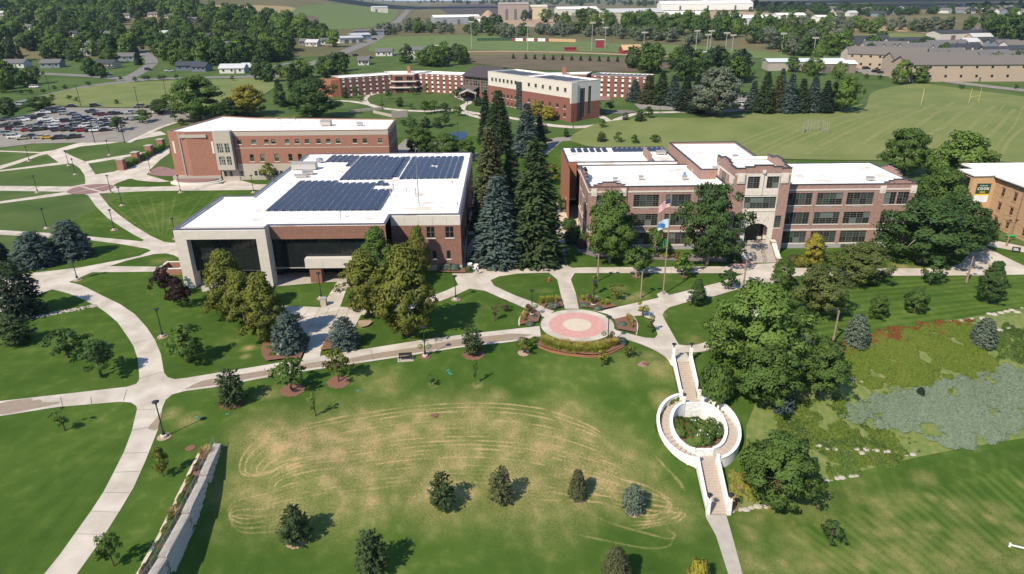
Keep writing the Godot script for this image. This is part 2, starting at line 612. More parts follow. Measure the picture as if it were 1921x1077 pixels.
func stripes(a0: Vector2, a1: Vector2, b0: Vector2, b1: Vector2, n: int, w: float, amount: float, g: RandomNumberGenerator):   # mown bands between two pixel lines
	for i in n:
		var t := (i + g.randf_range(-0.2, 0.2)) / n
		var s := a0.lerp(a1, t)
		var e := b0.lerp(b1, t)
		var u := at(s.x, s.y)
		var v2 := at(e.x, e.y)
		var k := maxi(1, int(u.distance_to(v2) / (w * 0.3)))
		var am := amount * g.randf_range(0.5, 1.0)
		for j in k:
			var q := u.lerp(v2, float(j) / k)
			dab(tone, q.x, -q.z, w, am, 0.5)
func make_ground():
	dry.resize(TN * TN)
	tone.resize(TN * TN)
	var g := RandomNumberGenerator.new()
	g.seed = 5
	# worn mower lines of the sloping lawn
	for i in 20:
		var o := i * 7.4
		track([470 + i * 3, 838 + o * 0.9, 560 - i * 2, 800 + o, 700, 772 + o * 1.02, 860, 756 + o * 1.05, 1000, 764 + o * 1.08, 1090 + i * 4, 792 + o * 1.15, 1150 + i * 5, 830 + o * 1.05], g.randf_range(0.16, 0.26), g.randf_range(100, 235), 0.5)
	for i in 5:
		track([520 + i * 6, 800 + i * 12, 470 + i * 9, 835 + i * 8, 448 + i * 11, 872 + i * 3, 470 + i * 10, 892 - i * 2, 560, 868 - i * 3, 700, 830 - i * 4], 0.22, 200)
	for i in 4:
		track([560, 905 + i * 16, 500, 925 + i * 14, 440, 940 + i * 9, 428 + i * 4, 962 + i * 9, 470, 972 + i * 9, 560, 945 + i * 16], 0.2, 160)
	for i in 5:
		track([1040 - i * 25, 868 + i * 17, 1130, 890 + i * 13, 1215, 912 + i * 11, 1246 + i * 9, 934 + i * 7, 1248 + i * 6, 952 + i * 6, 1225, 966 + i * 5, 1180, 962 + i * 8], 0.22, 210)
	track([1225, 850, 1250, 880, 1275, 905, 1292, 930], 0.3, 150, 0.8)
	track([1220, 840, 1232, 890, 1242, 925, 1290, 950], 0.25, 130, 0.6)
	track([1080, 952, 1150, 982, 1220, 1002, 1258, 1010, 1262, 1000, 1235, 985], 0.22, 140)
	track([1000, 985, 1120, 1010, 1200, 1026, 1250, 1025, 1265, 1008], 0.2, 110)
	track([740, 990, 840, 975, 920, 962], 0.3, 60)
	for q in [[560, 826, 7, 165], [610, 820, 5, 175], [520, 840, 5, 160], [650, 812, 5, 110], [700, 800, 8, 70], [800, 790, 9, 75], [900, 790, 9, 70], [980, 810, 8, 75], [1000, 850, 7, 60], [620, 880, 10, 60], [760, 870, 9, 60], [500, 900, 8, 70], [470, 950, 7, 60], [880, 850, 8, 60], [1150, 900, 7, 60], [1260, 960, 5, 100], [1235, 930, 4, 90], [1240, 690, 4, 110], [1215, 668, 3, 90], [1245, 748, 2.6, 130], [1180, 690, 5, 50], [1050, 700, 8, 25], [720, 722, 5, 80], [690, 700, 3, 60], [730, 715, 3, 90], [350, 790, 2.5, 120], [322, 775, 2, 100], [465, 652, 1.6, 150], [460, 668, 1.2, 130], [505, 735, 2.5, 90], [600, 750, 3, 60], [930, 745, 3, 110], [895, 722, 1.2, 120], [812, 722, 1.2, 110], [1010, 430, 3, 30], [1060, 470, 2, 40], [1180, 560, 3, 120], [1200, 555, 2.5, 120], [1230, 570, 2, 90], [1240, 590, 1.5, 110], [1300, 640, 2.5, 80], [1020, 545, 2, 60], [1690, 500, 3, 140], [1720, 503, 2.5, 110], [1120, 470, 3, 60], [1090, 470, 2.5, 60], [1160, 540, 3, 60], [680, 610, 1.5, 180], [690, 602, 1.2, 170], [320, 415, 8, 40], [350, 420, 8, 45], [280, 395, 8, 40], [60, 385, 5, 50], [225, 410, 5, 30], [300, 490, 3, 80], [430, 640, 3, 40], [420, 570, 3, 20], [30, 300, 9, 40], [130, 345, 6, 30]]:
		patch(q[0], q[1], q[2], q[3])
	for i in 150:
		var qx := g.randf_range(440, 1200)
		patch(qx, g.randf_range(775, 950) + absf(qx - 800) * 0.05, g.randf_range(2, 8), g.randf_range(60, 150))
	for i in 110:                                          # the lower lawn right of the stairs, and the mown stripes above the bank
		patch(g.randf_range(1400, 1921), g.randf_range(890, 1077), g.randf_range(1.0, 3.6), g.randf_range(35, 100))
	for i in 36:
		patch(g.randf_range(1300, 1900), g.randf_range(210, 290), g.randf_range(3, 10), g.randf_range(60, 160))
	stripes(Vector2(1440, 545), Vector2(1500, 640), Vector2(1921, 512), Vector2(1921, 578), 9, 0.7, 110, g)
	stripes(Vector2(1480, 1000), Vector2(1921, 870), Vector2(1620, 1100), Vector2(2060, 1000), 26, 0.5, 120, g)
	stripes(Vector2(1440, 930), Vector2(1921, 840), Vector2(1480, 1000), Vector2(1921, 880), 14, 0.5, 60, g)
	stripes(Vector2(215, 375), Vector2(300, 450), Vector2(330, 365), Vector2(480, 372), 7, 0.5, 80, g)
	stripes(Vector2(200, 372), Vector2(460, 365), Vector2(280, 440), Vector2(340, 450), 10, 0.35, 110, g)
	stripes(Vector2(20, 600), Vector2(30, 700), Vector2(200, 590), Vector2(260, 680), 5, 1.0, 60, g)
	stripes(Vector2(0, 385), Vector2(0, 430), Vector2(170, 372), Vector2(250, 440), 5, 1.0, 50, g)
	stripes(Vector2(0, 860), Vector2(100, 1077), Vector2(230, 775), Vector2(190, 900), 6, 0.9, 45, g)
	stage("strokes")
	var n1 := noise_bytes(0.35, 2, 1, TN)
	var n2 := noise_bytes(0.035, 4, 2, TN)
	var n3 := noise_bytes(0.006, 3, 3, TN)
	var out := PackedByteArray()
	out.resize(TN * TN * 3)
	var gr := PackedInt32Array()
	var gg := PackedInt32Array()
	var gb := PackedInt32Array()
	for i in 512:
		var t := clampf(i / 300.0, 0, 1)
		var c := Color(0.022, 0.058, 0.008).lerp(Color(0.090, 0.144, 0.029), t).linear_to_srgb()
		gr.append(int(c.r * 255)); gg.append(int(c.g * 255)); gb.append(int(c.b * 255))
	var tan_c := Color(0.36, 0.265, 0.135).linear_to_srgb()
	var tr := int(tan_c.r * 255)
	var tg := int(tan_c.g * 255)
	var tb := int(tan_c.b * 255)
	var o := 0
	for k in TN * TN:
		var a := n1[k]
		var b := n2[k]
		var t := (a * 80 + b * 90 + n3[k] * 120) / 256 + tone[k]
		var w := dry[k]
		if w:
			w = mini(255, w * (a * 2 + b + 40) / 330)
		if b > 150:
			w = mini(255, w + (b - 150) * n3[k] / 330)
		var iw := 256 - w
		out[o] = (gr[t] * iw + tr * w) >> 8
		out[o + 1] = (gg[t] * iw + tg * w) >> 8
		out[o + 2] = (gb[t] * iw + tb * w) >> 8
		o += 3
	dry.clear()
	tone.clear()
	stage("lawn picture")
	var near := StandardMaterial3D.new()
	near.albedo_texture = ImageTexture.create_from_image(Image.create_from_data(TN, TN, false, Image.FORMAT_RGB8, out))
	near.texture_repeat = false
	near.roughness = 1.0
	near.metallic_specular = 0.1
	M.lawn = near
	var mid := rough_mat(Color(0.042, 0.08, 0.016), Color(0.085, 0.122, 0.034), 60, 0.012, 1.0)
	var am := ArrayMesh.new()
	var heights := PackedFloat32Array()
	for j in ds.size():
		for i in xs.size():
			heights.append(high(xs[i], -ds[j]))
	var w := xs.size()
	var mats := [near, mid, M.far_ground]
	for s in 3:
		var v := PackedVector3Array()
		var uv := PackedVector2Array()
		var nn := PackedVector3Array()
		var ix := PackedInt32Array()
		var where := {}
		for j in ds.size() - 1:
			for i in w - 1:
				var x := (xs[i] + xs[i + 1]) / 2
				var d := (ds[j] + ds[j + 1]) / 2
				var which := 0 if absf(x) < 109 and d > 31 and d < 249 else (1 if d < 520 and absf(x) < 600 else 2)
				if which != s:
					continue
				var q := []
				for c in [[i, j], [i + 1, j], [i + 1, j + 1], [i, j + 1]]:
					var key: int = c[1] * w + c[0]
					if not where.has(key):
						where[key] = v.size()
						var X := xs[c[0]]
						var D := ds[c[1]]
						v.append(Vector3(X, heights[key], -D))
						uv.append(Vector2((X + 110) / TW, (250 - D) / TW))
						var e := maxf(0.6, D * 0.004)
						nn.append(Vector3(high(X - e, -D) - high(X + e, -D), 2 * e, high(X, -D - e) - high(X, -D + e)).normalized())
					q.append(where[key])
				ix.append_array(PackedInt32Array([q[0], q[2], q[1], q[0], q[3], q[2]]))
		var arr := []
		arr.resize(Mesh.ARRAY_MAX)
		arr[Mesh.ARRAY_VERTEX] = v
		arr[Mesh.ARRAY_NORMAL] = nn
		arr[Mesh.ARRAY_TEX_UV] = uv
		arr[Mesh.ARRAY_INDEX] = ix
		am.add_surface_from_arrays(Mesh.PRIMITIVE_TRIANGLES, arr)
		am.surface_set_material(s, mats[s])
	var gnd := MeshInstance3D.new()
	gnd.name = "ground"
	gnd.mesh = am
	add_child(gnd)
	structure(gnd, "mown campus lawns with fields and hills behind")
# ------------------------------------------------------------------ paths, roads, pavements
func make_paths():
	var c: Material = M.concrete
	# big curving walk on the left with its crossing
	sheet("path", [163, 540, 190, 554, 225.5, 571, 253, 590, 275.7, 615, 290.7, 638, 302, 665, 306, 690, 308, 700, 314.5, 708, 328, 711.7, 351, 709, 480, 688, 562.7, 674, 665.5, 658, 793, 637.7, 881, 626.5, 960, 617.7, 1012, 612, 1015, 632, 960, 641.5, 856, 653, 756, 669, 655.5, 684, 562.7, 698, 480, 712, 411, 725.5, 346, 734, 323, 740.5, 311, 750.5, 304.5, 765.6, 296, 807, 283, 839.6, 273, 864.6, 250.6, 915, 225.6, 957, 190.5, 1012.5, 145, 1076, 110, 1125, 40, 1125, 84, 1076, 113, 1040, 140, 1002, 170, 960, 193, 925, 213, 887, 233, 847, 247, 810, 257, 768, 255.6, 762, 245.6, 755.5, 225.6, 754, 107.8, 764, 0, 781, -60, 790, -60, 760, 0, 753, 238, 726, 255.6, 720.5, 261, 713, 261, 700, 258, 673, 250.6, 650, 238, 630, 220.5, 605, 200.5, 587.6, 180, 574, 160, 564, 130, 551, 98, 543, 75, 551, 0, 586, -60, 610, -60, 522, 0, 517, 55, 513, 150, 502, 225, 488, 262, 480, 283, 470.5, 275.7, 466.8, 225.6, 458, 170, 451, 0, 440.4, -60, 436, -60, 428, 0, 432, 105, 438, 266, 453, 270.7, 450.5, 250.6, 440.4, 225.6, 425, 200.5, 408, 180.5, 388, 165, 366.5, 150, 362, 130, 365, 0, 382, -60, 390, -60, 385, 0, 378, 125, 360, 0, 358, -60, 358, -60, 349, 0, 349, 133, 350, 160, 345, 159, 330, 150, 316, 135, 306.5, 0, 322, -60, 329, -60, 326, 0, 319.5, 110, 305, 88, 289, 75, 292, 0, 317.6, -60, 340, -60, 332, 0, 311, 75, 287.5, 0, 284.5, -60, 283, -60, 281, 0, 282.5, 75, 285.5, 100, 282, 140, 270, 180, 262, 250, 254, 300, 246, 312, 252, 260, 262, 200, 270, 150, 275, 118, 284, 140, 295, 160, 303, 278, 284, 282, 287, 165, 307, 179, 327.6, 215, 322, 240, 310, 280, 290, 318, 275, 318, 288, 300, 300, 282, 318, 275, 328, 330, 343, 420, 345, 420, 312, 440, 306, 450, 338, 480, 346, 700, 345, 700, 356, 480, 356.5, 280, 358.5, 185.5, 363, 205.5, 388, 225.6, 405, 250.6, 423, 283, 443, 308, 454, 321, 455.5, 341, 455, 350, 492, 326, 479, 311, 475.5, 288, 477, 238, 489, 205, 499.5, 306, 500.6, 300, 510, 173, 511, 129, 529.5, 150, 534.5], c, false, -1, "pale concrete walk that curves down past a crossing")
	sheet("lawn", [218, 350.5, 240, 336, 262, 339, 300, 341.5, 358, 339.5, 356, 347.7], M.lawn, true, -1.0)
	# wet stains left by sprinklers
	sheet("wet_stain", [0, 757, 56, 748, 60, 752, 75, 750, 82, 755, 112, 754, 108, 758, 90, 762, 60, 768, 0, 778], M.wet, true)
	sheet("wet_stain", [346, 731, 362, 722, 382, 714, 410, 709, 480, 698, 562, 685, 600, 678, 640, 676, 700, 664, 780, 652, 860, 637, 960, 626, 1000, 628, 960, 638.5, 856, 650, 756, 666, 655, 681, 562, 694, 480, 708, 411, 722], M.wet, false)
	sheet("wet_stain", [1185, 640, 1205, 642, 1238, 647, 1242, 658, 1252, 667, 1245, 667, 1222, 655, 1200, 646], M.wet, true)
	sheet("wet_stain", [304, 772, 292, 787, 278, 803, 284, 807, 294, 806, 300, 790], M.wet, true)
	# the plaza between library and lawn
	sheet("plaza", [519, 588, 480, 600, 470, 590, 525.7, 573.7, 602.6, 577, 633.8, 527, 658, 521, 638, 576, 678, 579, 717, 577, 760, 568, 801, 559, 836, 546, 860, 535, 848, 514, 868, 511, 872, 470, 892, 440, 902, 455, 912, 480, 919, 491, 923, 509.5, 960, 506.5, 998, 502, 1023, 492.7, 1037, 484, 1034, 440, 1030, 405, 1022, 380, 1048, 380, 1056, 410, 1060, 455, 1062, 490, 1066, 500, 1075, 503, 1100, 502, 1236, 501.5, 1380, 500, 1395, 497, 1470, 493, 1480, 503, 1735, 504, 1773, 503, 1801, 495.5, 1816, 478, 1810, 455, 1836, 445, 1921, 463, 1960, 470, 1960, 482, 1921, 474, 1838, 459, 1921, 499, 1960, 515, 1960, 517, 1921, 515.6, 1841, 517, 1665.6, 518, 1492.6, 518, 1452, 531, 1426, 556, 1412, 562, 1400, 556, 1420, 538, 1420, 534, 1392, 541, 1340, 556, 1288, 567.4, 1256, 577, 1246, 585, 1243, 592, 1250, 606, 1275, 650, 1290, 655, 1264, 690, 1258, 685, 1248, 670, 1230.7, 658, 1200.6, 645, 1170.5, 636, 1150, 632, 1148, 612, 1155.5, 620, 1185.6, 628, 1210.6, 634, 1228, 635, 1234, 628, 1228, 612, 1216, 598, 1204, 592, 1190, 593.5, 1155, 601, 1140, 590, 1110, 582, 1126, 584, 1155, 577, 1236, 559, 1232, 552, 1246, 546, 1256, 554, 1350.6, 530, 1396, 514, 1380, 513, 1236, 513, 1100, 512.7, 1078, 512.8, 1071, 524.7, 1080, 550, 1086, 580, 1060, 580, 1053.8, 561, 1045.7, 525.4, 1030, 512, 973, 513.5, 937, 518.7, 920, 526, 927.6, 537, 965, 554, 1008.5, 570.7, 1040, 584, 1022, 596, 986, 579, 939, 559, 910, 546, 881, 542, 851, 556, 806, 572.6, 760, 582, 717, 587.6, 677, 592, 669, 607, 660, 622, 611.5, 636, 601.5, 660.6, 600, 672, 563, 684, 582.5, 634, 553, 606, 562.5, 593], c, false, -1, "pale concrete walks joining library, school and round plaza")
	lane("path", [1268, 653, 1300, 655, 1340, 645, 1390, 612, 1420, 570, 1432, 545], 2.3, c)
	# the round plaza
	var z := at(1083, 610)
	for e in [["round_plaza", 6.1, M.concrete, 0.082], ["pink_ring", 4.75, M.red_pave, 0.087], ["plaza_middle", 2.35, M.buff_pave, 0.092]]:
		var poly := PackedVector2Array()
		for i in 64:
			poly.append(Vector2(z.x + cos(TAU * i / 64) * e[1], z.z + sin(TAU * i / 64) * e[1]))
		structure(build(drape(poly, e[3]), e[0], e[2]))
	# crossing paved in maroon brick with a pale cross
	z = at(170, 355)
	for i in 4:
		var poly := PackedVector2Array([Vector2(0.45, 0.45)])
		for k in 9:
			poly.append(Vector2(cos(PI / 2 * k / 8), sin(PI / 2 * k / 8)) * 5.6 + Vector2(0.3, 0.3))
		var w := PackedVector2Array()
		for q in poly:
			var a := q.rotated(i * PI / 2 + 0.6)
			w.append(Vector2(z.x + a.x, z.z + a.y))
		structure(build(drape(w, 0.1), "maroon_paving", M.maroon_pave))
	sheet("maroon_paving", [278, 325, 300, 313, 330, 318, 372, 312, 368, 322, 345, 329, 305, 331], M.maroon_pave, true, 0.1)
	# joints cut in the walks
	var mb := MB.new()
	for l in [[561, 598, 646, 581], [565, 612, 671, 596], [573, 626, 664, 615], [540, 576, 531, 587], [584, 577, 556, 607], [601, 577, 572, 630], [618, 577, 590, 634], [637, 578, 612, 634], [655, 579, 636, 629], [250, 645, 290, 634], [261, 711, 306, 698], [172, 762, 170, 745], [231, 753, 238, 731], [117, 762, 113, 745], [254, 770, 298, 768], [247, 808, 292, 800], [231, 851, 277, 850], [213, 887, 262, 885], [193, 925, 243, 925], [170, 960, 222, 962], [140, 1002, 195, 1004], [420, 718, 418, 703], [498, 704, 496, 691], [700, 676, 696, 657], [820, 657, 816, 638], [900, 645, 897, 628], [1052, 540, 1074, 540], [1057, 560, 1082, 560], [1180, 585, 1172, 600], [1225, 575, 1245, 585], [1290, 563, 1280, 550], [953, 552, 942, 562], [985, 564, 975, 574], [1038, 470, 1060, 470], [1150, 502, 1150, 513], [1210, 502, 1210, 513], [1260, 502, 1260, 513], [1320, 501, 1320, 512], [1540, 505, 1540, 517], [1600, 505, 1600, 517], [1660, 505, 1660, 517], [1720, 505, 1720, 517]]:
		var a := at(l[0], l[1])
		var b := at(l[2], l[3])
		var poly := strip_poly(PackedVector2Array([Vector2(a.x, a.z), Vector2(b.x, b.z)]), 0.05)
		var dm := drape(poly, sheet_at + 0.02)
		mb.v.append_array(dm.v); mb.n.append_array(dm.n); mb.uv.append_array(dm.uv); mb.c.append_array(dm.c)
	structure(build(mb, "path_joints", M.joint))
	# apron of the lower stair
	sheet("path", [1323, 966, 1358, 962, 1372, 1000, 1393, 1077, 1405, 1125, 1378, 1125, 1366, 1077, 1343, 1005, 1326, 975], M.concrete2)
	# library terrace and other paving by the buildings
	sheet("terrace", [500, 505, 735, 495, 735, 523, 640, 529, 610, 530, 516, 538, 380, 548, 372, 520], M.concrete2)
	sheet("brick_terrace", [1040, 402, 1080, 385, 1090, 400, 1085, 425, 1058, 440, 1040, 425], M.buff_pave)
	sheet("brick_terrace", [1366, 497, 1400, 488, 1420, 492, 1394, 503], M.red_pave)
	sheet("gravel_bed", [895, 452, 919, 492, 923, 509.5, 998, 502, 1023, 492.7, 1037, 484, 1034, 440, 1028, 400, 960, 380, 900, 400], M.gravel)
	sheet("gravel_bed", [1066, 445, 1095, 432, 1103, 465, 1130, 478, 1230, 478, 1330, 478, 1365, 485, 1360, 492, 1250, 489, 1180, 484, 1120, 484, 1086, 474], M.gravel, false)
	# streets and car parks behind
	lane("road", [-80, 222, 0, 203, 90, 180, 170, 162, 250, 152, 330, 147, 480, 144, 540, 143], 9, M.asphalt)
	lane("road", [-60, 136, 0, 137, 90, 139, 170, 143, 260, 150], 8, M.asphalt)
	lane("road", [230, 152, 268, 132, 285, 115, 265, 98, 240, 88, 235, 78, 255, 70], 8, M.asphalt)
	lane("road", [470, 144, 530, 132, 600, 115, 660, 92, 700, 75, 722, 58, 745, 40, 765, 22, 790, 12, 840, 2], 11, M.asphalt)
	lane("road", [440, 132, 500, 127, 545, 118], 5, M.asphalt)
	sheet("car_park", [-60, 285, -60, 232, 0, 226, 60, 213, 105, 194, 124, 202, 318, 204, 350, 210, 364, 220, 345, 226, 320, 232, 280, 250, 240, 266, 150, 268, 60, 270], M.lot, false, -1.0, "grey asphalt car park full of cars")
	lane("path", [240, 268, 300, 240, 330, 230], 2.0, c)
	lane("path", [605, 190, 650, 190, 690, 196, 720, 204, 790, 209, 850, 207, 900, 214, 960, 222, 1010, 232, 1080, 239, 1140, 232, 1165, 222, 1200, 213, 1260, 211, 1290, 210], 3.2, c)
	lane("path", [690, 196, 684, 186, 700, 177, 740, 171, 780, 168], 2.6, c)
	lane("path", [905, 222, 870, 212, 868, 200, 880, 192, 862, 184, 858, 180], 3.0, c)
	lane("path", [1145, 232, 1130, 220, 1110, 214], 3.0, c)
	sheet("car_park", [760, 262, 830, 266, 870, 280, 900, 290, 890, 300, 750, 300, 745, 275], M.lot)
	lane("road", [1000, 300, 1030, 275, 1050, 262, 1110, 262], 5, M.lot)
	sheet("car_park", [1190, 196, 1230, 186, 1320, 178, 1440, 178, 1440, 205, 1340, 213, 1280, 208, 1200, 205], M.lot)
	lane("road", [1570, 128, 1650, 138, 1740, 146, 1800, 156, 1921, 170, 2000, 178], 9, M.lot)
	sheet("car_park", [1600, 120, 1660, 122, 1700, 130, 1730, 142, 1690, 146, 1620, 140], M.lot)
	lane("path", [800, 100, 900, 97, 1000, 97, 1100, 100, 1200, 104, 1300, 108, 1390, 112], 9, M.dirt)
	lane("path", [1720, 60, 1780, 66, 1830, 76, 1921, 86], 7, M.dirt)
	sheet("infield", [800, 88, 825, 84, 855, 86, 858, 92, 810, 93], M.dirt, true)
	sheet("infield", [1025, 92, 1050, 88, 1090, 87, 1108, 91, 1108, 96, 1090, 95, 1060, 92, 1030, 95], M.dirt, true)
	sheet("infield", [1272, 101, 1290, 98, 1330, 100, 1345, 103, 1330, 106, 1290, 105], M.dirt, true)
	sheet("dirt_lot", [1280, 110, 1330, 108, 1370, 116, 1380, 124, 1340, 126, 1290, 120], M.dirt, true)
	sheet("brick_terrace", [1110, 182, 1145, 181, 1145, 189, 1110, 189], M.maroon_pave)
	sheet("gravel_bed", [1135, 212, 1150, 207, 1180, 208, 1190, 211, 1160, 214], M.gravel, true)
	# fields
	sheet("field", [690, 92, 735, 70, 880, 66, 1000, 70, 1100, 78, 1120, 84, 1130, 96, 1100, 98, 900, 95, 800, 97, 730, 102], M.field_green, true)
	sheet("field", [1110, 84, 1180, 82, 1300, 86, 1400, 94, 1480, 100, 1560, 106, 1500, 112, 1380, 108, 1250, 102, 1130, 97], M.field_green, true)
	sheet("field", [840, 108, 960, 104, 1100, 107, 1240, 112, 1260, 124, 1200, 135, 1000, 131, 880, 118], M.field_brown, true)
	sheet("field", [490, 44, 560, 14, 640, 8, 740, 18, 735, 40, 690, 52, 560, 56], M.field_green, true)
	sheet("field", [380, 12, 480, 10, 550, 14, 540, 24, 490, 30, 400, 22], M.field_tan, true)
	sheet("field", [482, 30, 588, 30, 590, 44, 520, 48, 484, 46], M.field_brown, true)
	sheet("field", [1480, 40, 1560, 46, 1640, 50, 1700, 52, 1700, 60, 1620, 58, 1540, 54, 1480, 50], M.field_tan, true)
	sheet("field", [1580, 68, 1680, 62, 1740, 66, 1760, 76, 1700, 82, 1600, 78], M.field_olive, true)
	sheet("field", [1100, 240, 1200, 222, 1310, 222, 1420, 212, 1560, 208, 1620, 205, 1640, 172, 1720, 158, 1800, 166, 1921, 182, 2000, 190, 2000, 320, 1921, 308, 1780, 300, 1500, 300, 1100, 275], M.field_olive, true)
	sheet("field", [50, 190, 150, 166, 260, 154, 420, 149, 520, 147, 500, 175, 420, 200, 320, 203, 130, 200], M.field_olive, true)
	sheet("coal_heap_yard", [830, 12, 890, 8, 960, 12, 960, 26, 900, 30, 840, 26], M.coal, true)
	sheet("dirt_lot", [900, 34, 1000, 32, 1060, 36, 1060, 48, 960, 52, 900, 50], M.dirt, true)
	sheet("dirt_lot", [1290, 22, 1400, 22, 1480, 28, 1480, 34, 1380, 36, 1290, 32], M.dirt, true)
	for i in 24:                                           # mown bands of the playing field
		lane("mown_band", [1330 + i * 31 + 9 * sin(i * 4.1), 292, 1400 + i * 28 + 8 * sin(i * 4.1), 262, 1480 + i * 25, 232, 1600 + i * 19, 200 - 8 * sin(i * 2.7)], 1.2 + 0.7 * sin(i * 3.3), M.field_band)
# ------------------------------------------------------------------ trees and plants
var kinds := {}                    # name -> [[crown mesh, trunk mesh], ...], one metre high and one metre wide
func jitter(g: RandomNumberGenerator) -> Vector3:
	return Vector3(g.randfn(0, 1), g.randfn(0, 1), g.randfn(0, 1))
func put_leaf(mb: MB, g: RandomNumberGenerator, p: Vector3, out: Vector3, s: float, sq: Vector3):
	var w := (out + jitter(g) * 0.45).normalized()
	var a := w.cross(jitter(g)).normalized()
	var b := w.cross(a)
	var nn := (out * sq.inverse() + jitter(g) * 0.25).normalized()
	if nn.dot(w) < 0:
		nn = w
	a *= s * g.randf_range(0.6, 1.1)
	b *= s * g.randf_range(0.35, 0.7)
	mb.leaf((p - a) * sq, (p - b) * sq, (p + a) * sq, (p + b) * sq, nn)
# broadleaf crown: clumps of leaves over an egg-shaped envelope. Built in metres for a crown hgt x wid, then scaled to unit size.
func broadleaf(s: int, hgt: float, wid: float, clear: float, clumps: int, leaves: int, leaf: float, crad: float, belly := 0.42, rough := 0.25) -> Array:
	var g := RandomNumberGenerator.new()
	g.seed = s
	var mb := MB.new()
	var tk := MB.new()
	var f := FastNoiseLite.new()
	f.seed = s
	f.frequency = 0.9
	var R := wid / 2
	var sq := Vector3(1.0 / wid, 1.0 / hgt, 1.0 / wid)
	var centres := []
	for i in clumps:
		var t := g.randf()
		var y := lerpf(clear, hgt - crad * 0.7, pow(t, 0.85))
		var u := (y - clear) / (hgt - clear)
		var prof := sin(PI * pow(clampf(u, 0.02, 0.985), belly / 0.5 * 0.78)) 
		prof = pow(maxf(prof, 0.0), 0.6)
		var ang := g.randf() * TAU
		var rr := R * prof * (1.0 + rough * f.get_noise_2d(ang * 1.1, u * 4.0) * 1.6)
		rr = maxf(0.0, rr - crad * 0.55) * sqrt(g.randf_range(0.35, 1.0))
		centres.append(Vector3(cos(ang) * rr, y, sin(ang) * rr))
	var mid := Vector3(0, lerpf(clear, hgt, 0.42), 0)
	for c in centres:
		var sz := crad * g.randf_range(0.7, 1.25)
		var tint := g.randf_range(0.72, 1.25)
		mb.col = Color(tint * g.randf_range(0.92, 1.1), tint, tint * g.randf_range(0.85, 1.1))
		for k in leaves:
			var dir := jitter(g).normalized()
			var away: Vector3 = (c - mid).normalized()
			if dir.dot(away) < -0.35 and g.randf() < 0.6:
				dir = -dir
			var p: Vector3 = c + dir * sz * pow(g.randf(), 0.4) * Vector3(1.1, 0.8, 1.1)
			put_leaf(mb, g, p, (dir * 0.75 + away * 0.5 + Vector3.UP * 0.25).normalized(), leaf, sq)
	# trunk and limbs
	var tr := 0.018 * hgt + 0.03
	var fork := clear + (hgt - clear) * 0.3
	var prev := Vector3.ZERO
	for i in 4:
		var q := Vector3(g.randf_range(-0.03, 0.03) * wid, fork * (i + 1) / 4.0, g.randf_range(-0.03, 0.03) * wid)
		tk.tube(prev * sq, q * sq, 0, 0, 3) if false else limb(tk, prev, q, tr * (1.25 - 0.15 * i), tr * (1.1 - 0.15 * i), sq)
		prev = q
	for i in 9:
		var c: Vector3 = centres[g.randi() % centres.size()]
		var st := Vector3(0, fork * g.randf_range(0.7, 1.0), 0).lerp(prev, 0.8)
		limb(tk, st, st.lerp(c, 0.5) + Vector3.UP * 0.04 * hgt, tr * 0.5, tr * 0.3, sq)
		limb(tk, st.lerp(c, 0.5) + Vector3.UP * 0.04 * hgt, c, tr * 0.3, tr * 0.1, sq)
	return [mb.mesh(), tk.mesh()]
func limb(mb: MB, a: Vector3, b: Vector3, r0: float, r1: float, sq: Vector3):
	var st := mb.v.size()
	mb.tube(a, b, r0, r1, 6, false)
	for i in range(st, mb.v.size()):
		mb.v[i] = mb.v[i] * sq
